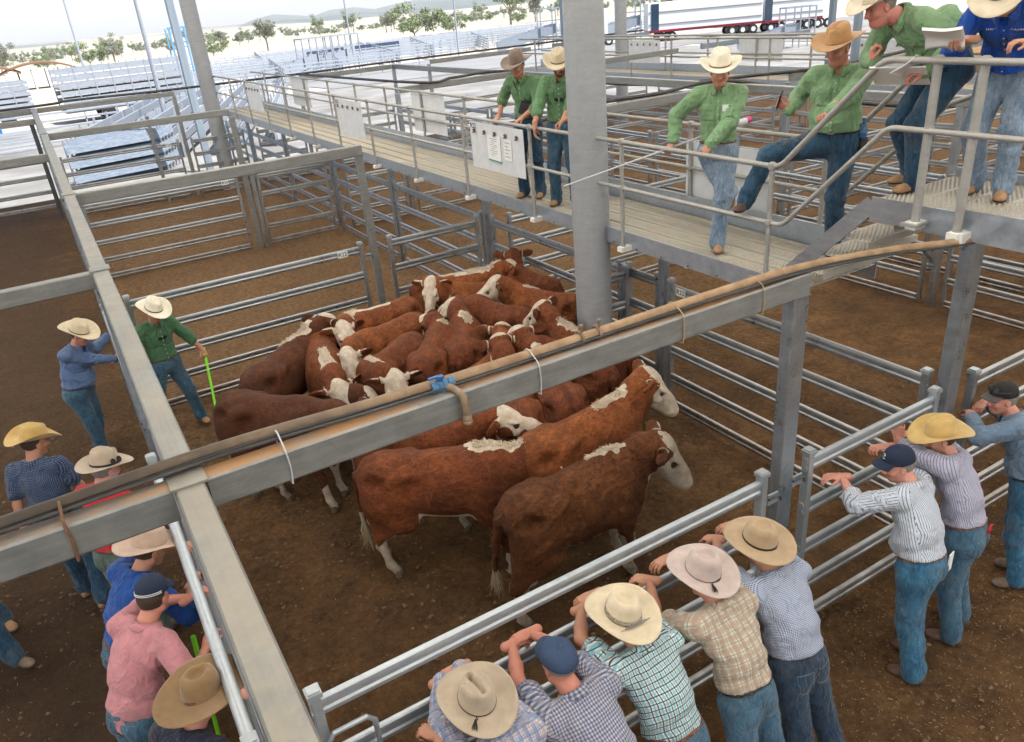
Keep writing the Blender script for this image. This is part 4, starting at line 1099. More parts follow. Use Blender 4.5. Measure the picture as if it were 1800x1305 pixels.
b.box((.8, 0, 6.1), (1.9, .2, .22)); b.box((.8, 0, 4.2), (1.7, .1, .1)); b.build('frame', plain('pale blue paint', (.10, .28, .50), .5), r, False)
for (x, y, L, lb) in ((34.5, 112, 5.5, 'dark shade cloth hung on the far yards at the left'), (41.5, 112, 7, 'dark shade cloth hung on the far yards at the right')):
    r = empty('shade_cloth', (x, y, tz(x, y)), rad(4), lb, 'shade cloth'); b = MB(); b.box((L / 2, 0, 1.3), (L, .05, 1.7)); b.build('cloth', plain('dark blue cloth', (.03, .05, .10), .8), r, False)
# trucks
M['white_paint'] = plain('white truck paint', (.75, .76, .78), .3, var=.04, sc=1, bump=0); M['red_paint'] = plain('dark red truck paint', (.38, .02, .05), .35, bump=0); M['tyre'] = plain('tyre', (.02, .02, .02), .8)
M['dark_glass'] = plain('truck window glass', (.02, .05, .09), .08, bump=0)
def wheel(r, x, y, z=.52):
    b = MB(); b.lathe((x, y, z), [(.26, -.16), (.50, -.15), (.53, -.10), (.53, .10), (.50, .15), (.26, .16)], 20, (0, 1, 0)); w = b.build('wheel', M['tyre'], r)
    b = MB(); b.lathe((x, y, z), [(.08, -.17), (.27, -.165), (.27, .165), (.08, .17)], 14, (0, 1, 0)); b.build('rim', M['white_paint'], w)
def trailer(x, y, rz, L, label):
    r = empty('trailer', (x, y, tz(x, y)), rz, label, 'trailer')
    b = MB(); b.box((L / 2, 1.25, 2.75), (L, 2.5, 2.9)); b.build('body', M['white_paint'], r, False)
    for k in range(2):
        b = MB(); b.box((L / 2, -.02, 1.9 + k * 1.3), (L - .2, .05, .12)); b.build('rub_rail', M['beam'], r, False)
    b = MB(); b.box((L / 2, 1.25, 1.15), (L, 2.3, .28)); b.build('chassis', M['red_paint'], r, False)
    for s in (L * .12, L * .12 + 1.25, L * .74, L * .74 + 1.25, L * .74 + 2.5):
        for yy in (.2, 2.3): wheel(r, s, yy)
    b = MB(); b.box((L * .12 + .6, .3, 1.25), (2.8, .7, .10)); b.build('mudguard', M['red_paint'], r, False)
    b = MB(); b.box((L * .06, -.03, 2.7), (.9, .05, 2.8)); b.build('curtain', M['dark_glass'], r, False)
trailer(64.5, 76.5, rad(-28), 13.5, 'long white trailer on red chassis behind the pens'); trailer(76.8, 70.2, rad(-28), 7, 'rear white trailer with ribbed end at the right')
r = empty('truck', (57.5, 82.5, tz(57, 82)), rad(-28), 'white long nosed truck left of the round pillar far away', 'truck')
b = MB(); b.box((2.4, 1.2, 2.3), (2.4, 2.3, 2.3)); b.box((.4, 1.2, 1.65), (1.9, 1.7, 1.2)); b.box((4.1, 1.2, 2.6), (1.0, 2.4, 2.9)); b.build('cab', M['white_paint'], r, False)
b = MB(); b.box((1.22, 1.2, 2.95), (.06, 2.0, .75)); b.build('windscreen', M['dark_glass'], r, False); b = MB(); b.box((2.1, .03, 2.9), (.9, .06, .65)); b.build('side_window', M['dark_glass'], r, False)
b = MB(); b.tube([(3.5, -.1, 1.2), (3.5, -.1, 4.6)], .10, 10); b.build('exhaust_stack', M['bright'], r); b = MB(); b.box((-.6, 1.2, 1.2), (.12, 2.2, 1.0)); b.build('bull_bar', M['bright'], r, False)
for s in (.2, 3.4, 4.7):
    for yy in (.15, 2.25): wheel(r, s, yy)
# light poles
for i, (x, y, h, nm) in enumerate(((7.5, 118, 26, 'leftmost tall pole on the skyline'), (41, 112, 20, 'tall pole above the far yards in the middle'), (50.5, 98, 20, 'tall pole left of the taupe hat'), (51, 74, 16, 'grey pole with small lamps near the truck'), (5.4, 41, 6.5, 'short dark pole end above the last lane beam'))):
    r = empty('light_pole', (x, y, tz(x, y)), 0, nm, 'pole'); b = MB(); b.tube([(0, 0, -.2), (0, 0, h)], [.14, .07], 8); b.build('shaft', M['sunny'], r)
# curved sheds
for x, y, w, lb in ((-3.8, 150, 9, 'rusty curved roof shed at the left edge of the skyline'), (3.2, 150, 11, 'rusty curved roof shed right of the first one')):
    r = empty('curved_shed', (x, y, tz(x, y)), 0, lb, 'shed'); V = []; F = []
    for k in range(13):
        t = k / 12; zz = 2.6 - 1.5 * math.sin(PI * t) ; V += [(t * w - w / 2, 0, 3.9 - (abs(t - .5) * 2) ** 2 * 1.3), (t * w - w / 2, 9, 3.9 - (abs(t - .5) * 2) ** 2 * 1.3)]
    for k in range(12): F.append((2 * k, 2 * k + 2, 2 * k + 3, 2 * k + 1))
    me = bpy.data.meshes.new('roof'); me.from_pydata(V, [], F); o = link('roof', me, M['rust'], r); o.modifiers.new('t', 'SOLIDIFY').thickness = .2
    b = MB()
    for xx in np.linspace(-w / 2 + .5, w / 2 - .5, 6): b.box((xx, .2, 1.3), (.2, .2, 2.8)); b.box((xx, 8.6, 1.3), (.2, .2, 2.8))
    b.build('columns', M['white_paint'], r, False)
# trees
def leaf_mat(name, a, b_):
    g = NT(name, .8, 0, .15); p = g.pos(); g.col(g.ramp(g.noise(p, .9, 4), [(.3, a), (.7, b_)])); return g.m
M['leaf_grey'] = leaf_mat('grey green gum leaves', (.15, .16, .13), (.24, .25, .19)); M['leaf_green'] = leaf_mat('green leaves', (.13, .17, .09), (.22, .27, .15)); M['bark'] = plain('pale bark', (.22, .18, .14), .9)
def tree_meshes(seed, h, w, leaf, n, trunk=True, sparse=1.0):
    rs = np.random.RandomState(seed); t = MB(); tips = []
    th = h * (.32 if trunk else .08)
    t.tube([(0, 0, -.3), (.05 * h * .1, 0, th * .6), (0, .02 * h, th)], [h * .030, h * .022, h * .018], 7)
    for k in range(7):
        a = rs.uniform(0, 2 * PI); rr = w * rs.uniform(.25, .48); p1 = Vector((math.cos(a) * rr * .5, math.sin(a) * rr * .5, th + (h - th) * rs.uniform(.2, .45))); p2 = Vector((math.cos(a) * rr, math.sin(a) * rr, th + (h - th) * rs.uniform(.45, .9)))
        t.tube([(0, 0, th * .9), p1, p2], [h * .014, h * .009, h * .003], 5); tips += [p1, p2, (p1 + p2) / 2]
    cl = [(tips[rs.randint(len(tips))] + Vector(rs.normal(0, w * .07, 3)), w * rs.uniform(.10, .20)) for _ in range(int(16 * sparse))]
    V = []; F = []; k = 0
    for i in range(n):
        c, r_ = cl[rs.randint(len(cl))]; d = rs.normal(0, 1, 3); d /= np.linalg.norm(d); p = np.array(c) + d * r_ * rs.uniform(.3, 1.0) * np.array((1, 1, .7))
        s = leaf * rs.uniform(.6, 1.3); u = rs.normal(0, 1, 3); u /= np.linalg.norm(u); v = np.cross(u, d); v /= np.linalg.norm(v) + 1e-9
        V += [p - u * s, p + v * s * .5, p + u * s, p - v * s * .5]; F.append((k, k + 1, k + 2, k + 3)); k += 4
    cm = bpy.data.meshes.new('crown'); cm.from_pydata([tuple(v) for v in V], [], F); return t.mesh('trunk', True), cm
TV = [(tree_meshes(1, 9, 8, .22, 2600), 'leaf_grey'), (tree_meshes(2, 7, 7, .20, 2200, sparse=.8), 'leaf_grey'), (tree_meshes(3, 6, 9, .24, 2600, False, 1.4), 'leaf_green'), (tree_meshes(4, 11, 10, .26, 2600), 'leaf_green'), (tree_meshes(5, 8, 6, .16, 1500, sparse=.6), 'leaf_grey')]
for (a, b), m in TV: a.materials.append(M['bark']); b.materials.append(M[m])
def tree(x, y, v, s, label, group=None, rz=0):
    r = empty('tree', (x, y, tz(x, y)), rz, label, 'tree', group); r.scale = (s, s, s)
    for nm, me in (('trunk', TV[v][0][0]), ('crown', TV[v][0][1])):
        o = bpy.data.objects.new(nm, me); COL.objects.link(o); o.parent = r
tree(96, 90.5, 4, 1.0, 'bare looking grey tree above the white straw hat'); tree(104, 92.5, 4, .55, 'thin small grey tree between the two larger ones'); tree(110, 92, 4, .75, 'grey tree behind the blue post right of the straw hat', rz=2); tree(118, 84, 0, .7, 'grey tree at the top right behind the men', rz=1); tree(150, 86, 0, .8, 'sparse tree beyond the men at the top right', rz=3)
tree(118, 260, 2, 1.9, 'round bright green bush behind the far yards'); tree(134, 262, 2, 1.2, 'smaller green bush right of the round one', rz=2); tree(58, 290, 2, 1.1, 'green bush left of the round one', rz=1); tree(71, 270, 1, 1.6, 'dark sparse tree right of the left pillar'); tree(180, 300, 3, 1.5, 'large spreading tree above the taupe hat'); tree(196, 306, 0, 1.5, 'grey tree left of the truck', rz=2); tree(27, 380, 2, 1.6, 'green clump at the left on the skyline'); tree(40, 420, 1, 1.6, 'grey tree between the poles on the left skyline'); tree(12, 400, 2, 1.2, 'green clump right of the curved sheds', rz=3)
rs = np.random.RandomState(11)
for i in range(260):
    a = rad(rs.uniform(-3, 44)); r_ = rs.uniform(330, 1500) if i < 90 else rs.uniform(650, 1500); v = rs.choice([0, 1, 3, 2])
    tree(math.sin(a) * r_, math.cos(a) * r_, v, rs.uniform(.9, 1.7), 'small tree scattered over the distant plain', 'trees scattered over the distant plain', rs.uniform(0, 6))

# haze over everything
def haze():
    m = bpy.data.materials.new('haze'); m.use_nodes = True; n = m.node_tree.nodes; n.clear(); o = n.new('ShaderNodeOutputMaterial'); v = n.new('ShaderNodeVolumePrincipled')
    v.inputs['Color'].default_value = (.95, .97, 1.0, 1); v.inputs['Density'].default_value = HAZE; v.inputs['Anisotropy'].default_value = .0; m.node_tree.links.new(v.outputs[0], o.inputs['Volume'])
    b = MB(); b.box((0, 0, 0), (1, 1, 1)); o2 = b.build('haze', m, None, False); o2.scale = (28200, 28200, 420); o2.location = (0, 0, 420 / 2 - 40); tag(o2, kind='stuff')
HAZE = 0.00010
# ------------------------------------------------------------------ people
UPZ = np.array((0., 0, 1))
def ik(a, b, l1, l2, pole):
    """elbow / knee position for a chain a->b, bending toward pole"""
    a = np.array(a, float); b = np.array(b, float); d = b - a; L = np.linalg.norm(d)
    if L > (l1 + l2) * .995: b = a + d / L * (l1 + l2) * .995; d = b - a; L = np.linalg.norm(d)
    x = (l1 * l1 - l2 * l2 + L * L) / (2 * L); h = math.sqrt(max(l1 * l1 - x * x, 0))
    u = d / L; p = np.array(pole, float); p = p - u * (p @ u)
    if np.linalg.norm(p) < 1e-4: p = np.cross(u, (0, 0, 1.0))
    return a + u * x + _n(p) * h, b

def hat_mesh(style, brim=.095, curl=.05, dip=.02, hgt=.120, crease=.035, a=.110, b=.092, n=72, pinch=.016, floppy=0.0, ph=0.0):
    V = []; rings = []
    def ring(fn):
        rings.append(len(V))
        for k in range(n):
            t = 2 * PI * k / n; V.append(fn(t, math.cos(t), math.sin(t)))
    NB = 9
    for i in range(NB, -1, -1):
        s = i / NB
        def f(t, c, s_, s=s):
            wob = 1 + floppy * .10 * math.sin(3 * t + ph) * s
            w = brim * s * wob * (1.0 + .10 * abs(c) * s)
            x = c * (a + w); y = s_ * (b + w * (1 - .10 * min(curl / .05, 1.5) * s))
            z = curl * abs(s_) ** 2.2 * s ** 1.7 - dip * abs(c) ** 2 * s ** 1.4 + floppy * .012 * math.sin(2 * t + ph) * s
            if style == 'teardrop' and s > .93: z += .0
            return (x, y, z)
        ring(f)
    NC = 9
    for i in range(1, NC + 1):
        s = i / NC
        def f(t, c, s_, s=s):
            tap = 1 - .13 * s ** 1.6 - .10 * max(0, (s - .8) / .2) ** 2
            r1 = a * tap; r2 = b * tap
            # side dents toward the front
            if style == 'cattleman': dn = pinch * s ** 1.5 * (math.exp(-((abs(t if t <= PI else t - 2 * PI) - .75) / .38) ** 2))
            elif style == 'pinch': dn = pinch * 1.4 * s ** 1.5 * (math.exp(-((abs(t if t <= PI else t - 2 * PI) - .55) / .33) ** 2))
            else: dn = pinch * .5 * s ** 1.5 * (math.exp(-((abs(t if t <= PI else t - 2 * PI) - .6) / .4) ** 2))
            x = c * (r1 - dn); y = s_ * (r2 - dn)
            z = hgt * s * (1 + .06 * -c * (s)) - .004 * s
            return (x, y, z)
        ring(f)
    NT_ = 9
    for i in range(1, NT_ + 1):
        q = 1 - i / NT_
        def f(t, c, s_, q=q):
            tap = .77; r1 = a * tap * q; r2 = b * tap * q
            dn = pinch * q * (math.exp(-((abs(t if t <= PI else t - 2 * PI) - .75) / .38) ** 2)) if style != 'open' else 0
            x = c * (r1 - dn); y = s_ * (r2 - dn)
            dome = hgt * (1 + .06 * -c * q) + .018 * (1 - q ** 2) ** .8
            if style == 'teardrop':
                e = (x / (a * .60)) ** 2 + (y / (b * (.52 - .12 * (x / a)))) ** 2
                z = dome - crease * (1 / (1 + math.exp((e - .62) * 7)))
            elif style == 'open': z = dome + .012 * (1 - q ** 2)
            else:
                cr = math.exp(-(y / (b * .20)) ** 2) * (0.55 + .45 * (x / a + 1) / 2 * 1.0) * min(1, 1.25 - abs(x / a) * .4)
                sd_ = math.exp(-((abs(y) - b * .50) / (b * .17)) ** 2) * .25
                z = dome - crease * (cr + (sd_ if style == 'cattleman' else sd_ * .6))
            return (x, y, z)
        ring(f)
    F = []
    for i in range(len(rings) - 1):
        for k in range(n): F.append((rings[i] + k, rings[i] + (k + 1) % n, rings[i + 1] + (k + 1) % n, rings[i + 1] + k))
    me = bpy.data.meshes.new('hat'); me.from_pydata(V, [], F); me.update(); smooth(me)
    def crown(t, z, off=.002):
        s = max(z / hgt, 0); tap = 1 - .13 * s ** 1.6; c, s_ = math.cos(t), math.sin(t)
        return (c * (a * tap + off), s_ * (b * tap + off), z)
    return me, crown

def make_hat(root, M4, hs):
    """hs: dict style, mat, band ..."""
    kind = hs.get('kind', 'hat')
    if kind == 'hat':
        args = {k: v for k, v in hs.items() if k in ('brim', 'curl', 'dip', 'hgt', 'crease', 'a', 'b', 'pinch', 'floppy', 'ph')}
        me, crown = hat_mesh(hs.get('style', 'cattleman'), **args)
        o = link('hat', me, hs['mat'], root); o.matrix_local = M4
        sol = o.modifiers.new('t', 'SOLIDIFY'); sol.thickness = .0035; sol.offset = 0
        bw = hs.get('bandw', .02)
        V = []; n = 48
        for z in (.004, bw):
            for k in range(n): V.append(crown(2 * PI * k / n, z, .0022))
        for z in (bw, .004):
            for k in range(n): V.append(crown(2 * PI * k / n, z, .0042))
        F = [(i * n + k, i * n + (k + 1) % n, ((i + 1) % 4) * n + (k + 1) % n, ((i + 1) % 4) * n + k) for i in range(4) for k in range(n)]
        bo = link('hat_band', mesh_np('band', V, F), hs.get('band', M['leather_black']), root); bo.matrix_local = M4
        if hs.get('tassel') is not None:
            t = hs['tassel']; mb = MB(); p = Vector(crown(t, .012, .006)); d = Vector((math.cos(t), math.sin(t), 0)); side = Vector((-d.y, d.x, 0))
            mb.tube([p, p + d * .02 + side * .01 - Vector((0, 0, .004))], .0025, 6)
            rs = np.random.RandomState(3); q = p + d * .018
            for k in range(26):
                e = q + d * (.055 + rs.uniform(-.01, .012)) + side * rs.uniform(-.02, .02) + Vector((0, 0, -.004 + rs.uniform(0, .01)))
                mb.tube([q + side * rs.uniform(-.004, .004), (q + e) / 2 + Vector((0, 0, .006)), e], [.0022, .0016, .0009], 5)
            to = mb.build('tassel', M['leather_black'], root); to.matrix_local = M4
        if hs.get('feather') is not None:
            t = hs['feather']; p = Vector(crown(t, .012, .006)); mb = MB()
            dx = Vector((math.cos(t + 1.75), math.sin(t + 1.75), .02)); sd_ = Vector((-dx.y, dx.x, 0)); z = Vector((0, 0, .003))
            mb.tube([p - dx * .08, p + dx * .10], [.0018, .0008], 6)
            Vf = []; m = 14
            for i in range(m):
                s = i / (m - 1); w = .014 * math.sin(PI * min(1, s * 1.05 + .05)) ** .6; c = p - dx * .05 + dx * .17 * s
                Vf += [c + sd_ * w + z, c + z * 2, c - sd_ * w + z, c - z * .2]
            Ff = []
            for i in range(m - 1):
                for k in range(4): Ff.append((i * 4 + k, i * 4 + (k + 1) % 4, i * 4 + 4 + (k + 1) % 4, i * 4 + 4 + k))
            mb.add(Vf, Ff); fo = mb.build('feather', M['hair_grey'], root); fo.matrix_local = M4
        if hs.get('glasses') is not None:
            t = hs['glasses']; mb = MB(); p = Vector(crown(t, .03, .004)); d = Vector((math.cos(t), math.sin(t), 0)); s_ = Vector((-d.y, d.x, 0))
            for q in (-.032, .032): mb.lathe(p + s_ * q + d * .008 + Vector((0, 0, .006)), [(.024, -.003), (.027, 0), (.024, .003)], 12, d + Vector((0, 0, .4)))
            mb.tube([p + s_ * .055, p + s_ * .06 - d * .08 - Vector((0, 0, .012))], .003, 5)
            go = mb.build('sunglasses', M['black_plastic'], root); go.matrix_local = M4
        if hs.get('vents'):
            mb = MB()
            for sgn in (-1, 1):
                for j in range(3):
                    t = sgn * (PI / 2 + (j - 1) * .16); t = t if hs.get('ventback') is None else t
                    p = Vector(crown(t, .060 + .010 * (j == 1), -.0005)); mb.lathe(p, [(.0045, -.001), (.0045, .0015)], 8, Vector((math.cos(t), math.sin(t), .1)))
            vo = mb.build('vent_holes', M['black_plastic'], root); vo.matrix_local = M4; vo['kind'] = 'stuff'
        return o
    # cap with a bill
    n = 48; V = []; F = []
    rings = 10
    for i in range(rings + 1):
        s = i / rings; ang = s * PI / 2
        for k in range(n):
            t = 2 * PI * k / n; c, s_ = math.cos(t), math.sin(t)
            seam = 1 - .008 * (math.cos(3 * t) ** 20)
            if kind == 'flatcap':
                r = math.cos(ang) ** .55; V.append((c * .108 * r * seam, s_ * .092 * r * seam, .062 * math.sin(ang) ** .9 + .010 * math.sin(4 * t) * math.sin(2 * ang) * .6))
            else:
                r = math.cos(ang) ** .75; V.append((c * .104 * r * seam, s_ * .086 * r * seam, .105 * math.sin(ang) ** .85))
    for i in range(rings):
        for k in range(n): F.append((i * n + k, i * n + (k + 1) % n, (i + 1) * n + (k + 1) % n, (i + 1) * n + k))
    me = mesh_np('cap', V, F); o = link('cap', me, hs['mat'], root); o.matrix_local = M4
    sol = o.modifiers.new('t', 'SOLIDIFY'); sol.thickness = .003
    if kind != 'flatcap' or True:
        V = []; F = []; m = 24; nr = 6; ln = .072 if kind != 'flatcap' else .03; fr = 1 if not hs.get('back') else -1
        for j in range(nr + 1):
            q = j / nr
            for k in range(m + 1):
                t = (k / m - .5) * 2.1; c, s_ = math.cos(t), math.sin(t)
                x = c * .103 + ln * q * max(math.cos(t * 1.05), 0) ** .5; y = s_ * (.086 + .004 * q)
                V.append((fr * x, y, .006 - .016 * q - .028 * (s_ ** 2) * q + .008))
        for j in range(nr):
            for k in range(m): F.append((j * (m + 1) + k, j * (m + 1) + k + 1, (j + 1) * (m + 1) + k + 1, (j + 1) * (m + 1) + k))
        bo = link('peak', mesh_np('peak', V, F), hs.get('peakmat', hs['mat']), root); bo.matrix_local = M4
        sol = bo.modifiers.new('t', 'SOLIDIFY'); sol.thickness = .004
    mb = MB(); mb.lathe((0, 0, .103 if kind != 'flatcap' else .060), [(.008, 0), (.008, .003), (.003, .006)], 10)
    if hs.get('stripe'):
        for dz in (.010, .020):
            pts = [(-.104 * math.cos(t) * .985 - .002, .086 * math.sin(t) * 1.0, dz) for t in np.linspace(-1.35, 1.35, 20)]
            mb2 = MB(); mb2.tube(pts, .0022, 5); so = mb2.build('stripe', M['label_white'], root); so.matrix_local = M4
    if hs.get('logo'):
        mb2 = MB(); pts = [(.094 + .006 * math.cos(t * 1.3), .020 * math.cos(t) + .0, .050 + .016 * math.sin(t)) for t in np.linspace(.6, 5.6, 18)]
        mb2.tube(pts, .0028, 5); so = mb2.build('emblem', M['label_white'], root); so.matrix_local = M4
    if hs.get('sung'):
        mb2 = MB()
        for q in (-.034, .034): mb2.lathe((.088, q, .058), [(.020, -.004), (.027, 0), (.020, .004)], 12, (1, 0, .8))
        mb2.tube([(.09, -.06, .055), (.0, -.088, .05)], .004, 5); mb2.tube([(.09, .06, .055), (.0, .088, .05)], .004, 5)
        so = mb2.build('sunglasses', M['black_plastic'], root); so.matrix_local = M4
    bo = mb.build('button', hs['mat'], root); bo.matrix_local = M4
    return o

def project_patch(bvh, origin, right, up, into, w, h, nx=8, ny=8, off=.004, shape=None):
    """a small sheet laid on a surface: grid cast along `into`"""
    V = []; ok = True; origin = Vector(origin); right = Vector(right).normalized(); up = Vector(up).normalized(); into = Vector(into).normalized()
    for j in range(ny + 1):
        for i in range(nx + 1):
            u = (i / nx - .5) * w; v = (j / ny - .5) * h
            if shape: u, v = shape(u, v)
            p = origin + right * u + up * v - into * .25
            hit = bvh.ray_cast(p, into, .6)
            if hit[0] is None: V.append(origin + right * u + up * v); ok = False
            else: V.append(hit[0] - into * off)
    n = len(V); V2 = V + [v + into * (off + .002) for v in V]
    F = []
    for j in range(ny):
        for i in range(nx):
            a = j * (nx + 1) + i; F.append((a, a + 1, a + nx + 2, a + nx + 1))
    ed = [i for i in range(nx)] ; 
    def e(a, b_): F.append((a, b_, b_ + n, a + n))
    for i in range(nx): e(i + 1, i); e(ny * (nx + 1) + i, ny * (nx + 1) + i + 1)
    for j in range(ny): e(j * (nx + 1), (j + 1) * (nx + 1)); e((j + 1) * (nx + 1) + nx, j * (nx + 1) + nx)
    return V2, F, ok

def crease(p, axis, fr=30., lo=7., off=0.):
    a = np.asarray(axis, np.float32); q = p * np.float32(lo) + (p @ a)[..., None] * a * np.float32(fr - lo)
    n = vnoise(q, 1.0, off); return 1 - 2.2 * np.abs(n)
def person(sp):
    """sp: pos (x,y), z, face (deg), scale, fat, lean, twist, side, hands [L,R world or None], elbows poles, feet local, head dir, clothes"""
    rs = np.random.RandomState(sp.get('seed', 1)); ph = rs.uniform(0, 60)
    S = sp.get('scale', 1.045); fat = sp.get('fat', 1.0); hd = rad(sp['face'])
    f = np.array((math.cos(hd), math.sin(hd), 0)); l = np.array((-math.sin(hd), math.cos(hd), 0))      # forward, left
    O = np.array((sp['pos'][0], sp['pos'][1], sp.get('z', 0.0)))
    feet = sp.get('feet', ((.0, .12), (.0, -.12)))          # (forward, left) for L, R ; optional third = height
    A = []
    for q in feet: A.append(O + f * q[0] * S + l * q[1] * S + UPZ * ((q[2] if len(q) > 2 else 0) + .085 * S))
    pel = O + f * sp.get('pelx', 0.0) + l * sp.get('pely', 0.0) + UPZ * (sp.get('pelz', .955) * S)
    lean = rad(sp.get('lean', 5)); side = rad(sp.get('side', 0)); tw = rad(sp.get('twist', 0))
    up0 = _n(f * math.sin(lean * .75) + l * math.sin(side * .8) + UPZ * math.cos(lean * .75))
    up1 = _n(f * math.sin(lean * 1.15) + l * math.sin(side * 1.15) + UPZ * math.cos(lean * 1.15))
    waist = pel + up0 * .13 * S; mid = pel + up0 * .25 * S; sh = mid + up1 * .27 * S
    ft = f * math.cos(tw) + l * math.sin(tw); lt = np.cross(up1, ft); lt = _n(lt); ft = _n(np.cross(lt, up1))
    sw = .186 * S * sp.get('shw', 1.0)
    SH = [sh + lt * sw - up1 * .012, sh - lt * sw - up1 * .012]
    HP = [pel + l * .092 * S - UPZ * .03 * S, pel - l * .092 * S - UPZ * .03 * S]
    kp = sp.get('knees', (f + l * .15, f - l * .15))
    K = []
    for i in range(2):
        k, a = ik(HP[i], A[i], .435 * S, .415 * S, kp[i]); K.append(k); A[i] = a
    hands = sp['hands']; EL = []; WR = []; HD = []
    epole = sp.get('elbows', (lt - f * .6 - UPZ * .4, -lt - f * .6 - UPZ * .4))
    for i in range(2):
        sg = 1 if i == 0 else -1
        if hands[i] is None: t = SH[i] + lt * sg * .10 * S - UPZ * .50 * S + f * .06
        else: t = np.array(hands[i], float)
        e, w = ik(SH[i], t, .295 * S, .265 * S, epole[i]); EL.append(e); WR.append(w)
        d = sp.get('handdir', (None, None))[i]
        HD.append(_n(d) if d is not None else _n(w - e))
    hl = sp.get('head', {}); hy = rad(hl.get('yaw', 0)); hpi = rad(hl.get('pitch', -20)); hr = rad(hl.get('roll', 0))
    hf = np.array((math.cos(hd + hy) * math.cos(hpi), math.sin(hd + hy) * math.cos(hpi), math.sin(hpi)))
    hs_ = _n(np.cross(UPZ, hf)); hu = _n(np.cross(hf, hs_)); hs_ = hs_ * math.cos(hr) + hu * math.sin(hr); hu = _n(np.cross(hf, hs_))
    nk = sh + up1 * .055 * S + ft * .01
    neckdir = _n(up1 * .75 + hf * .30 + UPZ * .2)
    HC = nk + neckdir * .15 * S + hf * .01
    hk = S * 1.0
    HR = np.stack([hf, hs_, hu], 1)
    hp = lambda a, b, c: HC + (hf * a + hs_ * b + hu * c) * hk
    # ---------------- body (skin) --------------------------------------------------
    B = [Ell(mid + up1 * .08 * S, (.075 * S, .12 * S, .17 * S), np.stack([ft, lt, up1], 1), k=.05), Ell(pel, (.075 * S, .12 * S, .10 * S), np.stack([f, l, UPZ], 1), k=.05),
         Cap(SH[0], SH[1], .045 * S, .045 * S, k=.04), Cap(sh - up1 * .02, HC - hu * .06 * S - hf * .02, .060 * S * min(fat, 1.2) ** .5, .056 * S * min(fat, 1.2) ** .5, k=.035)]
    for i in range(2):
        B += [Cap(SH[i], EL[i], .042 * S, .038 * S, k=.03), Cap(EL[i], EL[i] + (WR[i] - EL[i]) * .35, .040 * S, .042 * S, k=.02), Cap(EL[i] + (WR[i] - EL[i]) * .35, WR[i], .041 * S, .027 * S, k=.02)]
        B += [Cap(HP[i], K[i], .065 * S, .045 * S, k=.04), Cap(K[i], A[i], .045 * S, .032 * S, k=.03)]
    B.append(Ell(hp(-.012, 0, .02), np.array((.088, .068, .088)) * hk, HR, k=.03))
    V1, F1 = sdf_mesh(B, .0155)
    E = [Ell(hp(-.012, 0, .028), np.array((.096, .076, .092)) * hk, HR, k=.02), Ell(hp(.030, 0, -.028), np.array((.064, .060, .082)) * hk, HR, k=.03),
         Ell(hp(.062, 0, -.088), np.array((.026, .030, .022)) * hk, HR, k=.025), Cap(hp(.0, .052, -.062), hp(.058, .02, -.092), .022 * hk, .016 * hk, k=.03), Cap(hp(.0, -.052, -.062), hp(.058, -.02, -.092), .022 * hk, .016 * hk, k=.03),
         Ell(hp(.082, 0, .026), np.array((.014, .050, .011)) * hk, HR, k=.015), Cap(hp(.088, 0, .014), hp(.112, 0, -.024), .008 * hk, .0125 * hk, k=.012),
         Ell(hp(.098, .013, -.030), np.array((.011, .009, .007)) * hk, HR, k=.008), Ell(hp(.098, -.013, -.030), np.array((.011, .009, .007)) * hk, HR, k=.008),
         Ell(hp(.068, .040, -.020), np.array((.022, .018, .018)) * hk, HR, k=.02), Ell(hp(.068, -.040, -.020), np.array((.022, .018, .018)) * hk, HR, k=.02),
         Cap(HC - hu * .05 * hk - hf * .015 * hk, nk - up1 * .02, .058 * S * min(fat, 1.2) ** .5, .062 * S * min(fat, 1.2) ** .5, k=.025)]
    if sp.get('jowl'): E.append(Ell(hp(.03, 0, -.10), np.array((.05, .05, .03)) * hk, HR, k=.03))
    for s in (1, -1):
        E += [Ell(hp(.094, s * .031, .008), np.array((.013, .017, .0105)) * hk, HR, k=.01, sub=True), Ell(hp(.074, s * .031, .007), np.array((.012, .0125, .012)) * hk, HR, k=.003),
              Ell(hp(.0, s * .078, -.005), np.array((.020, .008, .031)) * hk, HR, k=.006), Ell(hp(.003, s * .086, -.003), np.array((.010, .005, .017)) * hk, HR, k=.004, sub=True)]
    E += [Ell(hp(.086, 0, -.050), np.array((.010, .024, .0055)) * hk, HR, k=.005), Ell(hp(.084, 0, -.061), np.array((.010, .020, .0065)) * hk, HR, k=.005), Cap(hp(.098, .020, -.0555), hp(.098, -.020, -.0555), .0022 * hk, .0022 * hk, k=.003, sub=True)]
    V2, F2 = sdf_mesh(E, .0058 if not sp.get('fine') else .0048)
    parts = [(V1, F1), (V2, F2)]; nbody = len(V1); nhead = len(V2)
    pal = sp.get('palm', (None, None)); curls = sp.get('curl', (.55, .55)); spread = sp.get('spread', (.0, .0))
    for i in range(2):
        sg = 1 if i == 0 else -1
        d = HD[i]; pn = np.array(pal[i], float) if pal[i] is not None else -UPZ
        pn = pn - d * (pn @ d)
        if np.linalg.norm(pn) < .05: pn = np.cross(d, lt)
        pn = _n(pn); sd_ = np.cross(d, pn)             # toward thumb side chosen below
        th = sd_ * (1 if i == 0 else -1)
        c = curls[i]; k_ = S * 1.03; w = WR[i]
        H = [Ell(w + d * .052 * k_, np.array((.050, .040, .0155)) * k_, np.stack([d, sd_, pn], 1), k=.012), Cap(w - d * .05 * k_, w + d * .015 * k_, .0275 * k_, .026 * k_, k=.02, side=sd_, fl=1.12),
             Ell(w + d * .035 * k_ + th * .022 * k_ + pn * .008 * k_, np.array((.030, .018, .016)) * k_, np.stack([d, sd_, pn], 1), k=.012)]
        lens = (.078, .086, .080, .062)
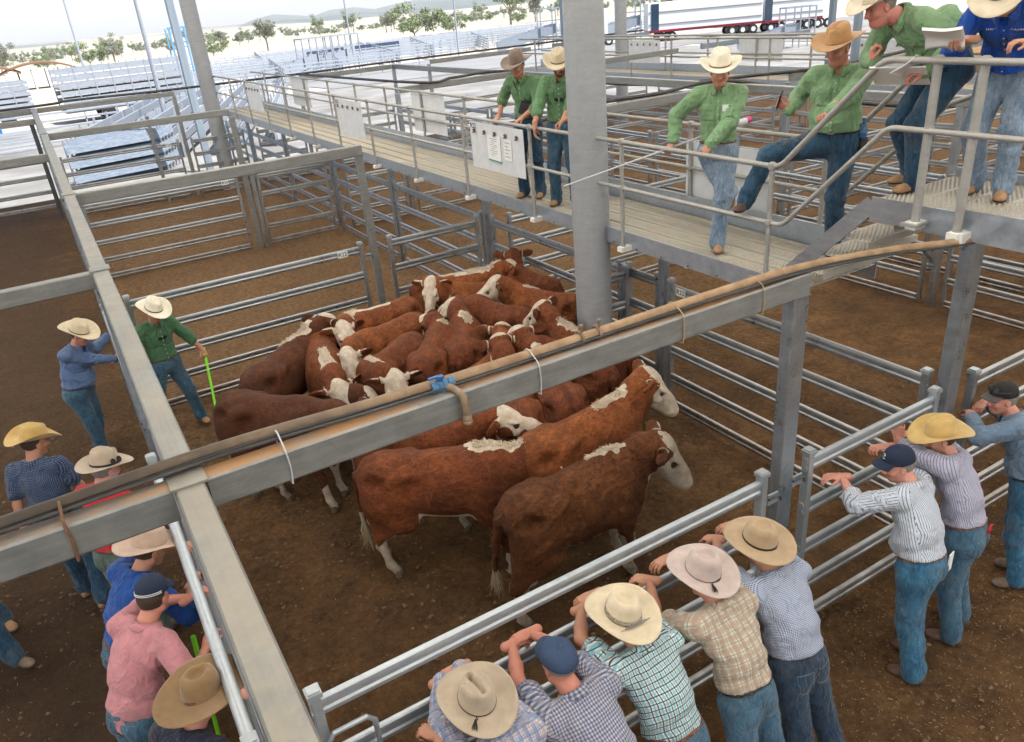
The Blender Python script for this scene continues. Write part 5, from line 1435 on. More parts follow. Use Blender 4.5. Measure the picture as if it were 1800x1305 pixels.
        for j in range(4):
            b0 = w + (d * (.088 - .003 * abs(j - 1.2)) + th * (.029 - .0195 * j)) * k_
            dv = _n(d + th * (.10 - .065 * j) * (1 + 2 * spread[i])); an = 0; p = b0; jl = lens[j]
            cj = c * (1 + .08 * j)
            for sN, (fr, r_) in enumerate(((.45, .0092), (.30, .0084), (.25, .0074))):
                an += cj * (1.15, 1.35, .8)[sN]
                dd = dv * math.cos(an) + pn * math.sin(an)
                q = p + dd * jl * fr * k_; H.append(Cap(p, q, r_ * k_, (r_ - .0007) * k_, k=.004)); p = q
        tb = w + (d * .030 + th * .028 + pn * .010) * k_; td = _n(th * (.62 - .25 * c) + d * .75 + pn * (.25 + .5 * c)); t1 = tb + td * .036 * k_
        td2 = _n(td + d * .25 - th * .45 * c + pn * .2 * c); H += [Cap(tb, t1, .0125 * k_, .0105 * k_, k=.010), Cap(t1, t1 + td2 * .030 * k_, .0103 * k_, .0085 * k_, k=.004)]
        Vh, Fh = sdf_mesh(H, .0042 if sp.get('fine') else .0048); parts.append((Vh, Fh))
    V, F = joinVF(parts)
    skin = np.array(sp.get('skin', (.52, .27, .175))); tint = np.tile(skin, (len(V), 1))
    isH = np.zeros(len(V), bool); isH[nbody:nbody + nhead] = True
    q = (V - HC) @ HR / hk
    def paint(mask, col, a=1.0): tint[mask] = tint[mask] * (1 - a) + np.array(col) * a
    red = np.exp(-((q[:, 0] - .09) ** 2 + (np.abs(q[:, 1]) - .03) ** 2 + (q[:, 2] + .02) ** 2) / .0011) * isH
    tint = tint * (1 - .35 * red[:, None]) + np.array((.62, .22, .16)) * .35 * red[:, None]
    eb = isH & (q[:, 0] > .04) & (np.abs(q[:, 2] - .026 - .004 * np.cos(q[:, 1] * 60)) < .006) & (np.abs(q[:, 1]) > .012) & (np.abs(q[:, 1]) < .052)
    hair = sp.get('hair', 'hair_dark'); hc = {'hair_dark': (.05, .03, .02), 'hair_grey': (.24, .21, .19), 'hair_sandy': (.22, .13, .07)}[hair]
    paint(eb, hc, .75)
    for s in (1, -1):
        de = np.sqrt((q[:, 1] - s * .031) ** 2 + (q[:, 2] - .006) ** 2)
        paint(isH & (q[:, 0] > .06) & (de < .0105), (.55, .5, .47)); paint(isH & (q[:, 0] > .06) & (de < .0052), (.03, .03, .035))
        paint(isH & (q[:, 0] > .06) & (de > .0100) & (de < .0135), skin * .55, .8)
    lips = isH & (q[:, 0] > .07) & (np.abs(q[:, 1]) < .024) & (np.abs(q[:, 2] + .0555) < .009); paint(lips, (.42, .16, .13), .6)
    if sp.get('beard'):
        col = sp['beard'] if not isinstance(sp['beard'], bool) else (.04, .025, .02)
        bm = isH & (q[:, 0] > -.005) & (q[:, 2] < -.028 - .02 * (np.abs(q[:, 1]) < .02) + .5 * np.maximum(np.abs(q[:, 1]) - .035, 0)) & (q[:, 2] > -.115) & ~lips
        bm |= isH & (q[:, 0] > .08) & (np.abs(q[:, 1]) < .030) & (q[:, 2] < -.036) & (q[:, 2] > -.048)
        paint(bm, col, sp.get('beardk', .85))
    elif sp.get('stubble', True):
        bm = isH & (q[:, 0] > .0) & (q[:, 2] < -.040) & (q[:, 2] > -.11) & ~lips; paint(bm, skin * .55, .35)
    root = empty('person', tuple(O), 0, sp['label'], 'person', sp.get('group'))
    if sp.get('shared'): root['group'] = sp['shared']
    Mi = Vector(tuple(-O))
    def loc(Vx): return np.asarray(Vx) - O
    me = mesh_np('skin', loc(V), F); set_attr(me, 'tint', tint, 'FLOAT_COLOR'); link('body', me, M['skin'], root)
    # ---------------- trousers -----------------------------------------------------
    PF = np.stack([f, l, UPZ], 1); ft2 = (fat - 1)
    J = [Ell(pel - UPZ * .01 * S, (.126 * S * fat ** .7, .172 * S * fat ** .6, .125 * S), PF, k=.05), Ell(pel + UPZ * .075 * S - f * .0, (.120 * S * fat ** .8, .164 * S * fat ** .7, .075 * S), PF, k=.05)]
    for i in range(2):
        s = 1 if i == 0 else -1
        J += [Ell(pel + l * s * .072 * S - f * .062 * S * fat ** .5 - UPZ * .055 * S, np.array((.078, .083, .088)) * S, PF, k=.045),
              Cap(HP[i] - UPZ * .0, K[i], .106 * S * fat ** .4, .080 * S, k=.05), Cap(K[i], A[i] - (A[i] - K[i]) * .04, .079 * S, .068 * S * sp.get('flare', 1.0), k=.04)]
        J.append(Cap(A[i] + _n(K[i] - A[i]) * .06, A[i] - UPZ * .018 * S + f * .012, .070 * S * sp.get('flare', 1.0), .072 * S * sp.get('flare', 1.0), k=.02))
    kn = [K[0], K[1]]
    def jpost(p, g):
        r = g + .0060 * fbm(p * np.array((1, 1, .75), np.float32), 7.5, 2, ph) - .0045 * crease(p, UPZ, 20, 7, ph + 6)
        for i in range(2):
            q1 = p - A[i].astype(np.float32); hh = q1 @ _n(K[i] - A[i]).astype(np.float32)
            r = r - .006 * crease(p, _n(K[i] - A[i]), 34, 8, ph) * np.exp(-((hh - .05) / .10) ** 2) * (np.linalg.norm(q1, axis=-1) < .26)
            q2 = p - K[i].astype(np.float32); r = r - .0075 * crease(p, _n(K[i] - A[i]), 26, 8, ph + 3) * np.exp(-(np.linalg.norm(q2, axis=-1) / .13) ** 2)
        q3 = p - (pel - UPZ * .10 * S).astype(np.float32); r = r - .008 * crease(p, UPZ, 26, 7, ph + 5) * np.exp(-(np.linalg.norm(q3, axis=-1) / .15) ** 2)
        top_ = (p - (pel + up0 * .105 * S).astype(np.float32)) @ up0.astype(np.float32)
        return np.maximum(r, top_)
    V, F = sdf_mesh(J, .0145, jpost)
    uv = np.zeros((len(V), 3)); dL = np.linalg.norm(V - (HP[0] + K[0]) / 2, axis=1); dR = np.linalg.norm(V - (HP[1] + K[1]) / 2, axis=1)
    for i in range(2):
        m = ((V - pel) @ l > 0) if i == 0 else ((V - pel) @ l <= 0)
        for (a, b_, zt) in ((HP[i], K[i], 0), (K[i], A[i], .435)):
            d = _n(b_ - a); h = (V - a) @ d; r_ = V - a - np.outer(h, d); ok = m & ((h > 0) | (zt == 0)) & ((h < np.linalg.norm(b_ - a)) | (zt > 0))
            u = np.arctan2(r_ @ f, r_ @ l) * .0573 * 2; uv[ok, 0] = u[ok]; uv[ok, 1] = (h + zt)[ok]
    me = mesh_np('jeans', loc(V), F); set_attr(me, 'uvw', uv, 'FLOAT_VECTOR'); link(sp.get('legname', 'jeans'), me, sp['jeans'], root)
    bj = BVHTree.FromPolygons([tuple(v) for v in V], [tuple(t) for t in F])
    # back pockets
    if sp.get('pockets', True):
        for s in (1, -1):
            c = pel + l * s * .078 * S - UPZ * .035 * S
            Vp, Fp, ok = project_patch(bj, c, -l * 1.0, UPZ, f, .115 * S, .125 * S, 7, 7, .0035, lambda u, v: (u * (1 - .12 * (v < 0)), v - (.018 * (1 - abs(u) / .06) if v < -.03 else 0)))
            if ok:
                me = mesh_np('pocket', loc([tuple(v) for v in Vp]), Fp); set_attr(me, 'uvw', np.zeros((len(Vp), 3)), 'FLOAT_VECTOR'); po = link('pocket', me, sp['jeans'], root)
                n_ = 8; loop = [j * n_ for j in range(n_ - 1, -1, -1)] + list(range(1, n_)) + [j * n_ + n_ - 1 for j in range(1, n_)] + [(n_ - 1) * n_ + i_ for i_ in range(n_ - 2, 0, -1)]
                mb = MB(); mb.tube([Vector(loc(np.array(Vp[q_]))) - Vector(f) * .001 for q_ in loop], .0019, 4, closed=True); st_ = mb.build('stitching', M['stitch'], po)
    # belt
    if sp.get('belt') is not None:
        bc = pel + up0 * .088 * S
        def bpost(p, g):
            h = (p - bc.astype(np.float32)) @ up0.astype(np.float32); return np.maximum(np.abs(g - .006) - .005, np.abs(h) - .019)
        V, F = sdf_mesh([J[0], J[1]], .009, bpost); link('belt', mesh_np('belt', loc(V), F), sp['belt'], root)
        if sp.get('buckle', True):
            bx = bc + f * (.128 * S * fat ** .75); mb = MB(); mb.box(loc(bx), (.012, .05, .036), Matrix(np.stack([f, l, UPZ], 1).tolist())); mb.build('buckle', M['buckle'], root)
    # ---------------- boots --------------------------------------------------------
    fd = sp.get('footdir', (None, None)); fp = sp.get('footpitch', (0, 0))
    for i in range(2):
        dr = f * math.cos(rad((8 if i == 0 else -8))) + l * math.sin(rad((8 if i == 0 else -8)))
        if fd[i] is not None: dr = _n(fd[i])
        pt = rad(fp[i]); dn = -UPZ * math.cos(pt) + dr * math.sin(pt) * 0; dr2 = _n(dr * math.cos(pt) - UPZ * math.sin(pt)); dn = _n(-(UPZ - dr2 * (UPZ @ dr2)))
        sd_ = np.cross(dr2, dn); a = A[i]; hl_ = a + dn * .055 * S - dr2 * .045 * S; toe = a + dn * .058 * S + dr2 * .145 * S
        Fr = np.stack([dr2, sd_, dn], 1)
        BB = [Ell(a + dn * .045 * S - dr2 * .035 * S, np.array((.048, .037, .045)) * S, Fr, k=.02), Cap(a + dn * .035 * S, a + dn * .055 * S + dr2 * .11 * S, .044 * S, .036 * S, k=.03, side=sd_, fl=1.05),
              Ell(a + dn * .058 * S + dr2 * .125 * S, np.array((.062, .046, .030)) * S, Fr, k=.025), Cap(a - UPZ * .0, a + _n(K[i] - A[i]) * .10, .047 * S, .050 * S, k=.02)]
        base = a + dn * .085 * S
        def cut(p, g, base=base, dn=dn): return np.maximum(g, (p - base.astype(np.float32)) @ dn.astype(np.float32) + .012)
        V, F = sdf_mesh(BB, .0105, cut); link('boot', mesh_np('boot', loc(V), F), sp['boots'], root)
        def sole(p, g, base=base, dn=dn, dr2=dr2, a=a):
            h = (p - base.astype(np.float32)) @ dn.astype(np.float32); x = (p - a.astype(np.float32)) @ dr2.astype(np.float32)
            th_ = np.where(x < -.005, 0.0, -.004)
            return np.maximum(np.maximum(g - .005, h - 0.0 - th_), -(h + .016))
        V, F = sdf_mesh(BB, .0085, sole)
        if len(V): link('sole', mesh_np('sole', loc(V), F), M['sole'], root)
    # ---------------- shirt --------------------------------------------------------
    TF = np.stack([ft, lt, up1], 1); long = sp.get('sleeve', 'long')
    T = [Ell(mid + up1 * .13 * S, (.128 * S * fat ** .6, .184 * S * fat ** .4 * sp.get('shw', 1), .165 * S), TF, k=.06),
         Ell(waist + up0 * .06 * S + f * .02 * max(ft2, 0), (.124 * S * fat, .170 * S * fat ** .9, .18 * S), np.stack([f, l, up0], 1), k=.06),
         Ell(pel + up0 * .07 * S, (.130 * S * fat ** .8, .172 * S * fat ** .7, .10 * S), np.stack([f, l, up0], 1), k=.05),
         Cap(SH[0] - lt * .02, SH[1] + lt * .02, .066 * S, .066 * S, k=.05), Cap(sh - lt * .09 * S - ft * .015 + up1 * .012, sh + lt * .09 * S - ft * .015 + up1 * .012, .055 * S, .055 * S, k=.05)]
    if fat > 1.1: T.append(Ell(waist + up0 * .035 * S + f * .055 * S * fat, (.105 * S * fat ** .8, .125 * S * fat, .12 * S), np.stack([f, l, up0], 1), k=.06))
    arms = []
    for i in range(2):
        ls = {'long': .97, 'roll': .30, 'short': 0}[long if isinstance(long, str) else long[i]]
        up_len = 1.0 if ls > 0 else .62
        e = SH[i] + (EL[i] - SH[i]) * up_len
        T.append(Cap(SH[i], e, .077 * S, (.066 if ls > 0 else .075) * S, k=.035))
        if ls > 0:
            c = EL[i] + (WR[i] - EL[i]) * ls; T.append(Cap(EL[i], c, .066 * S, .049 * S, k=.03)); T.append(Cap(EL[i] + (WR[i] - EL[i]) * (ls - .12), c, .049 * S if ls > .5 else .068 * S, .047 * S if ls > .5 else .066 * S, k=.008))
        arms.append((SH[i], EL[i], WR[i]))
    untuck = sp.get('untuck', 0.0)
    if untuck: T.append(Cap(pel + up0 * .05 * S, pel - UPZ * untuck, .13 * S * fat ** .6, .140 * S * fat ** .6, k=.05, side=l, fl=1.25))
    def spost(p, g):
        r = g + .0060 * fbm(p * np.array((1.0, 1.0, .5), np.float32), 8.0, 2, ph + 9) + .0025 * fbm(p, 21.0, 1, ph)
        for i in range(2):
            q1 = p - EL[i].astype(np.float32); ax = _n(WR[i] - SH[i]).astype(np.float32); hh = q1 @ ax
            r = r - .0085 * crease(p, ax, 26, 9, ph + i) * np.exp(-(np.linalg.norm(q1, axis=-1) / .17) ** 2)
            q2 = p - (SH[i] - up1 * .10 * S).astype(np.float32); hh = q2 @ (lt * .6 + up1 * .8).astype(np.float32)
            r = r - .006 * crease(p, _n(lt * .6 * (1 if i == 0 else -1) + up1 * .8), 24, 7, ph + i + 4) * np.exp(-(np.linalg.norm(q2, axis=-1) / .15) ** 2)
        qw = (p - waist.astype(np.float32)) @ up0.astype(np.float32)
        r = r - .0065 * crease(p, _n(up0 + .35 * lt * math.sin(ph)), 24, 6, ph + 8) * np.exp(-((qw - .0) / .12) ** 2) - .0060 * crease(p, _n(up1 + .9 * lt * math.cos(ph)), 15, 5, ph + 2)
        bot = (p - (pel + (up0 * .086 * S if not untuck else -UPZ * untuck)).astype(np.float32)) @ (-up0).astype(np.float32)
        if untuck: pass
        nkp = (p - (nk + up1 * .002 + ft * .0).astype(np.float32)); dn_ = nkp @ neckdir.astype(np.float32)
        return np.maximum(r, np.where(dn_ > -.1, bot, bot))
    V, F = sdf_mesh(T, .0140 if not sp.get('fine') else .0125, spost)
    uv = np.zeros((len(V), 3))
    q = V - mid; h = q @ up1; u = np.arctan2(q @ lt, -(q @ ft)); 
    uu = u * .155 * S * fat ** .4; back = np.abs(u) < 1.25; uu = np.where(back, (q @ lt) * 1.12, uu)
    uv[:, 0] = uu; uv[:, 1] = h
    for i in range(2):
        s_, e, w = arms[i]; sg = 1 if i == 0 else -1
        d1 = Cap(s_ + (e - s_) * .12, e, .062, .055)(V); d2 = Cap(e, w, .055, .04)(V); tor = (q @ lt) * sg > (sw - .012)
        m = (np.minimum(d1, d2) < .02) & (tor | (d1 * 0 + np.linalg.norm(V - s_, axis=1) > .17)) & (np.minimum(T[0](V), T[1](V)) > .0)
        m = m | ((np.minimum(d1, d2) < .02) & ((q @ lt) * sg > sw + .03))
        for (a, b_, z0_) in ((s_, e, 0), (e, w, .3)):
            dd = _n(b_ - a); hh = (V - a) @ dd; rr_ = V - a - np.outer(hh, dd); o1 = _n(np.cross(dd, f + .01)); o2 = np.cross(dd, o1)
            mm = m & ((d1 <= d2) if z0_ == 0 else (d2 < d1))
            uv[mm, 0] = (np.arctan2(rr_ @ o2, rr_ @ o1) * .056)[mm]; uv[mm, 1] = (hh + z0_)[mm]
    me = mesh_np('shirt', loc(V), F); set_attr(me, 'uvw', uv, 'FLOAT_VECTOR'); link('shirt', me, sp['shirt'], root)
    bs = BVHTree.FromPolygons([tuple(v) for v in V], [tuple(t) for t in F])
    # collar: a folded band round the neck
    nc = nk - up1 * .012 * S + ft * .004; nr_ = .068 * S * min(fat, 1.2) ** .4; V = []; n = 28; cw = .038 * S
    for (rr_, zz) in ((nr_, -.006), (nr_ - .004, .030), (nr_ + .002, .034), (nr_ + .014, .020), (nr_ + .030, -.008), (nr_ + .026, -.012)):
        for k in range(n + 1):
            t = .30 + (2 * PI - .60) * k / n; drop = -.020 * max(0, math.cos(t)) ** 2; pt_ = (.022 * (math.exp(-((k) / 2.2) ** 2) + math.exp(-((n - k) / 2.2) ** 2))) if rr_ > nr_ + .02 else 0
            V.append(nc + (ft * math.cos(t) * (rr_ + .006) + lt * math.sin(t) * rr_) * 1.0 + up1 * (zz * S + drop - pt_) + ft * pt_ * .3)
    F = [(i * (n + 1) + k, i * (n + 1) + k + 1, (i + 1) * (n + 1) + k + 1, (i + 1) * (n + 1) + k) for i in range(5) for k in range(n)]
    me = mesh_np('collar', loc(V), F); uvc = np.zeros((len(V), 3)); uvc[:, 0] = [k % (n + 1) * .012 for k in range(len(V))]; uvc[:, 1] = (np.array(V) @ up1); set_attr(me, 'uvw', uvc, 'FLOAT_VECTOR')
    co = link('collar', me, sp['shirt'], root); so = co.modifiers.new('t', 'SOLIDIFY'); so.thickness = .0025
    # placket, buttons and breast pockets
    if sp.get('front', False):
        def pp_(c, w_, h_, nm, mat, off=.004, sh_=None, nx=6, ny=8, right=None):
            Vp, Fp, ok = project_patch(bs, c, right if right is not None else lt, up1, -ft, w_, h_, nx, ny, off, sh_)
            if ok:
                me = mesh_np(nm, loc([tuple(v) for v in Vp]), Fp); set_attr(me, 'uvw', np.array(loc([tuple(v) for v in Vp])) @ np.stack([lt, up1, ft], 1), 'FLOAT_VECTOR'); link(nm, me, mat, root)
        pp_(mid + up1 * .045 * S, .032 * S, .40 * S, 'placket', sp['shirt'], .003, None, 3, 22)
        for s in (1, -1):
            pp_(mid + up1 * .105 * S + lt * s * .082 * S, .115 * S, .125 * S, 'chest_pocket', sp['shirt'], .004)
            pp_(mid + up1 * .170 * S + lt * s * .082 * S, .120 * S, .040 * S, 'pocket_flap', sp['shirt'], .009, lambda u, v: (u, v - (.012 * (1 - abs(u) / .06) if v < 0 else 0)))
        for k in range(7):
            h_ = bs.ray_cast(Vector(mid + up1 * (-.13 + .058 * k) * S + ft * .4), Vector(-ft), .6)
            if h_[0] is not None:
                mb = MB(); mb.lathe(Vector(loc(h_[0])) + Vector(ft) * .0035, [(.0058, 0), (.0058, .002), (.004, .003)], 8, Vector(ft)); mb.build('button', M['button'], root, False)
        if sp.get('notebook'):
            mb = MB(); R3 = Matrix(np.stack([ft, lt, up1], 1).tolist()); hit = bs.ray_cast(Vector(mid + up1 * .165 * S + lt * .08 * S + ft * .4), Vector(-ft), .6)
            if hit[0] is not None:
                c = Vector(loc(hit[0])) + Vector(ft) * .010; mb.box(c, (.008, .085, .060), R3); mb.build('notebook', M['paper'], root, False)
                mb = MB(); mb.box(c + Vector(ft) * .006 + Vector(lt) * .028, (.003, .026, .058), R3); mb.build('notebook_cover', M['green_ink'], root, False)
        if sp.get('logo'):
            for s, tx in sp['logo']:
                hit = bs.ray_cast(Vector(mid + up1 * .215 * S + lt * s * .075 * S + ft * .4), Vector(-ft), .6)
                if hit[0] is not None:
                    o = text_mesh('embroidery', tx, root, (0, 0, 0), sp.get('logosize', .022), M['label_white'])
                    c = Vector(loc(hit[0])) + Vector(ft) * .006; R3 = Matrix(np.stack([lt, up1, ft], 1).tolist()).to_4x4(); o.matrix_local = Matrix.Translation(c) @ R3
    # ---------------- hair ---------------------------------------------------------
    fr = sp.get('hairfront', .03)
    def hpost(p, g):
        q_ = (p - HC.astype(np.float32)) @ HR.astype(np.float32) / hk
        c1 = q_[..., 0] - (.005 + .6 * np.maximum(q_[..., 2] - .03, 0) + fr * (q_[..., 2] > .05)); c2 = -(q_[..., 2] + sp.get('hairlow', .045))
        c1 = np.maximum(c1, q_[..., 2] - sp.get('hairtop', .052))
        ear = .022 - np.sqrt((q_[..., 0]) ** 2 + (q_[..., 2] + .005) ** 2)
        ear = np.where(np.abs(q_[..., 1]) > .06, ear, -1)
        return np.maximum(np.maximum(np.maximum(g + .003 * fbm(p, 45, 2, ph), c1), c2), ear)
    if sp.get('bald') is None:
        V, F = sdf_mesh([Ell(hp(-.014, 0, .024), np.array((.103, .082, .100)) * hk, HR, k=.02)], .007, hpost); link('hair', mesh_np('hair', loc(V), F), M[hair], root)
    # ---------------- hat ----------------------------------------------------------
    hh = sp.get('hat')
    if hh:
        tl = rad(hh.get('tilt', 0)); Rh = Matrix(HR.tolist()).to_4x4(); c = loc(hp(hh.get('fx', -.008), 0, hh.get('up', .055)))
        M4 = Matrix.Translation(Vector(c)) @ Rh @ Matrix.Rotation(tl, 4, 'Y') @ Matrix.Rotation(rad(hh.get('hroll', 0)), 4, 'X') @ Matrix.Diagonal((hk * hh.get('k', 1.0),) * 3 + (1,))
        make_hat(root, M4, hh)
    info = dict(root=root, O=O, WR=WR, HD=HD, EL=EL, SH=SH, HC=HC, hf=hf, hu=hu, hs=hs_, pel=pel, f=f, l=l, mid=mid, ft=ft, lt=lt, up1=up1, K=K, A=A, S=S, bvh=bs, bj=bj)
    return info
# ------------------------------------------------------------------ cattle
def _bez(a, b, c, t):
    a, b, c = map(np.array, (a, b, c)); return a * (1 - t) ** 2 + 2 * b * t * (1 - t) + c * t * t

def make_cow(spec):
    """spec: tail, withers (world xy), poll, muzzle (world xyz or None), hide, legs, label ..."""
    rs = np.random.RandomState(spec['seed'])
    T = np.array(spec['tail'], float); Wt = np.array(spec['with'], float)
    d = Wt - T; L = np.hypot(*d); hd = math.atan2(d[1], d[0]); s = min(1.06, max(.93, L / 1.07)) * spec.get('s', 1.0)
    sy_ = max(s, 1.0) * 1.05; sz_ = spec.get('hz', 1.085)
    mid = (T + Wt) / 2; off = np.array([math.cos(hd), math.sin(hd)]) * (.185 * s)
    org = mid + off
    Ri = np.array([[math.cos(hd), math.sin(hd), 0], [-math.sin(hd), math.cos(hd), 0], [0, 0, 1]])
    def tolocal(p):
        return (Ri @ (np.array(p, float) - np.array([org[0], org[1], 0]))) / np.array((s, sy_, sz_))
    w = lambda v: np.array(v, float)
    nb = w((.40, 0, .99))                                     # neck base
    if spec.get('poll') is not None:
        H = tolocal(spec['poll']); dv = H - nb; l = np.linalg.norm(dv)
        l2 = min(max(l, .44), .72); H = nb + dv / l * l2
    else:
        yw, pt = spec.get('neck', (0, 10)); yw, pt = rad(yw), rad(pt)
        H = nb + .56 * w((math.cos(yw) * math.cos(pt), math.sin(yw) * math.cos(pt), math.sin(pt)))
    if spec.get('muz') is not None:
        h = _n(tolocal(spec['muz']) - H)
    else:
        yw, pt = spec.get('head', (0, -35)); yw, pt = rad(yw), rad(pt)
        h = w((math.cos(yw) * math.cos(pt), math.sin(yw) * math.cos(pt), math.sin(pt)))
    h = _n(h)
    side = np.cross((0, 0, 1), h)
    if np.linalg.norm(side) < .2: side = w((0, 1, 0))
    side = _n(side); roll = spec.get('roll', 0)
    up = _n(np.cross(h, side)); side = side * math.cos(roll) + up * math.sin(roll); up = _n(np.cross(h, side))
    dirn = _n(H - nb); nm = nb + .5 * (H - nb) + w((.05, 0, .03))
    fat = spec.get('fat', 1.0)
    B = []
    B.append(Ell((.02, 0, .885), (.60, .238 * fat, .285), k=.05))
    B.append(Ell((.18, 0, .845), (.35, .235 * fat, .30), k=.06))
    B.append(Ell((-.08, 0, .80), (.40, .225 * fat, .235), k=.08))
    B.append(Cap((-.64, 0, 1.075), (.34, 0, 1.085), .085, .085, k=.10))
    B.append(Ell((-.46, 0, .98), (.30, .215 * fat, .21), k=.08))
    for y in (-1, 1):
        B.append(Ell((-.33, y * .185, 1.065), (.10, .055, .055), k=.07))
        B.append(Ell((-.685, y * .095, .995), (.065, .05, .06), k=.07))
        B.append(Ell((-.52, y * .12, .84), (.215, .135, .30), k=.07))
        B.append(Ell((.33, y * .135, .84), (.18, .115, .30), k=.07))
        B.append(Ell((.47, y * .11, .80), (.10, .08, .12), k=.06))
    B.append(Ell((.50, 0, .76), (.17, .12, .17), k=.08))
    B.append(Ell((.30, 0, 1.13), (.17, .065, .075), k=.08))
    # neck, laterally narrow
    ns = np.cross(dirn, (0, 0, 1)); ns = _n(ns)
    B.append(Cap(nb - dirn * .10, nm, .205, .165, k=.10, side=ns, fl=.72))
    B.append(Cap(nb + w((.02, 0, -.10)), nm - w((0, 0, .05)), .17, .13, k=.10, side=ns, fl=.7))
    Hb = H - h * .02 - up * .04
    B.append(Cap(nm, Hb, .160, .112, k=.07, side=ns, fl=.80))
    # legs
    st = spec.get('step', rs.uniform(-.11, .11, 4))
    legs = []
    for i, y in enumerate((-1, 1)):
        dx = st[i]; hx = -.60 + dx
        hip = w((-.50, y * .13, .80)); sti = w((-.40 + dx * .4, y * .155, .62)); hock = w((-.665 + dx * .7, y * .125, .43))
        fet = w((hx - .02, y * .125, .125)); hoof = w((hx + .035, y * .125, .045))
        B += [Cap(hip, sti, .165, .115, k=.06, side=(0, 1, 0), fl=.75), Cap(sti, hock, .115, .052, k=.05, side=(0, 1, 0), fl=.8), Cap((-.63, y * .11, .82), hock + w((-.01, 0, .05)), .12, .045, k=.05, side=(0, 1, 0), fl=.8),
              Ell(hock, (.052, .042, .065), k=.03), Cap(hock, fet, .042, .034, k=.03), Ell(fet, (.042, .042, .045), k=.02), Cap(fet, hoof, .036, .044, k=.02)]
        legs.append((hock, fet, hoof))
    for i, y in enumerate((-1, 1)):
        dx = st[2 + i]; fx = .40 + dx
        elb = w((.33, y * .15, .62)); kn = w((.40 + dx * .6, y * .14, .37)); fet = w((fx, y * .14, .12)); hoof = w((fx + .045, y * .14, .045))
        B += [Cap((.38, y * .14, .78), elb, .125, .10, k=.06, side=(0, 1, 0), fl=.7), Cap(elb, kn, .088, .050, k=.05), Ell(kn, (.050, .046, .06), k=.03),
              Cap(kn, fet, .040, .033, k=.03), Ell(fet, (.040, .040, .042), k=.02), Cap(fet, hoof, .035, .044, k=.02)]
        legs.append((kn, fet, hoof))
    # tail head
    sw = spec.get('tailswing', rs.uniform(-.06, .06)); tb = w((-.70, 0, 1.055))
    tp = [tb, w((-.775, sw * .3, 1.0)), w((-.80, sw * .6, .82)), w((-.80, sw, .60)), w((-.80, sw * 1.3, .46))]
    rr = (.045, .035, .028, .022, .018)
    for i in range(4): B.append(Cap(tp[i], tp[i + 1], rr[i], rr[i + 1], k=.03))
    # hollows
    for y in (-1, 1):
        B.append(Ell((-.215, y * .285, .985), (.105, .07, .115), k=.09, sub=True))
        B.append(Ell((.135, y * .30, .99), (.05, .05, .16), k=.09, sub=True))
        B.append(Ell((-.60, y * .20, 1.03), (.09, .05, .05), k=.07, sub=True))
    # head
    hk = spec.get('hk', 1.14)
    hp = lambda a, b, c: H + (h * a + side * b + up * c) * hk
    HR = np.stack([h, side, up], 1)
    E = [Ell(hp(.05, 0, -.055), (.135, .115, .110), HR, k=.04),
         Cap(hp(.08, 0, -.03), hp(.36, 0, -.075), .095, .062, k=.05, side=side, fl=.92),
         Ell(hp(.02, 0, .035), (.075, .085, .045), HR, k=.04),
         Ell(hp(.385, 0, -.085), (.060, .072, .060), HR, k=.03),
         Cap(hp(.04, 0, -.14), hp(.33, 0, -.125), .072, .042, k=.05, side=side, fl=.95),
         Ell(hp(.22, 0, -.015), (.13, .045, .035), HR, k=.04),
         Cap(H - up * .05 - h * .02, H - up * .06 - dirn * .12, .115, .14, k=.05, side=ns, fl=.8)]
    eyes = []
    for y in (-1, 1):
        E.append(Ell(hp(.135, y * .088, .012), (.050, .026, .020), HR, k=.03))
        E.append(Ell(hp(.150, y * .100, -.022), (.026, .012, .020), HR, k=.015, sub=True))
        E.append(Ell(hp(.14, y * .095, -.075), (.06, .02, .035), HR, k=.04))
        E.append(Ell(hp(.430, y * .040, -.075), (.014, .012, .012), HR, k=.01, sub=True))
        eyes.append(hp(.150, y * .088, -.020))
    E.append(Ell(hp(.44, 0, -.118), (.02, .05, .004), HR, k=.012, sub=True))
    # ears
    ea = spec.get('ears', (rs.uniform(-.1, .35), rs.uniform(-.1, .35)))
    tags = []
    for i, y in enumerate((-1, 1)):
        b = hp(-.005, y * .10, .0); dr = _n(side * y * 1.0 - up * (.10 + ea[i] * .5) - h * (.15 + ea[i]))
        tip = b + dr * .21
        nrm = _n(np.cross(dr, up)); nn = _n(np.cross(nrm, dr))
        E.append(Cap(b, b + dr * .06, .030, .040, k=.025))
        E.append(Ell(b + dr * .125, (.098, .058, .020), np.stack([dr, nn, nrm], 1), k=.02))
        E.append(Ell(b + dr * .135 + nrm * .022, (.066, .036, .014), np.stack([dr, nn, nrm], 1), k=.012, sub=True))
        tags.append((b + dr * .10 + nrm * .006, nrm))
    for e in E:
        if isinstance(e, Ell): e.r = e.r * hk
        else: e.ra *= hk; e.rb *= hk
    ph = rs.uniform(0, 50)
    def post(p, g):
        return g + .007 * fbm(p, 5.0, 2, ph) + .0025 * fbm(p, 26.0, 2, ph)
    vx = spec.get('vox', .024)
    if spec.get('hide') == 'hide_curly':
        vx = .014; base_post = post
        def post(p, g): return base_post(p, g) - .0075 * (1 - 2.4 * np.abs(vnoise(p + .03 * fbm(p, 9., 1)[..., None], 17.0, ph))) - .004 * vnoise(p, 48.0, ph)
    V1, F1 = sdf_mesh(B, vx, post)
    V2, F2 = sdf_mesh(E, .011, lambda p, g: g + .0018 * fbm(p, 30., 2, ph))
    V, F = joinVF([(V1, F1), (V2, F2)])
    nh = np.zeros(len(V), bool); nh[len(V1):] = True
    # ---------- coat pattern (intrinsic colour), 1 = white
    wr = rs.uniform(0, 1, 8)
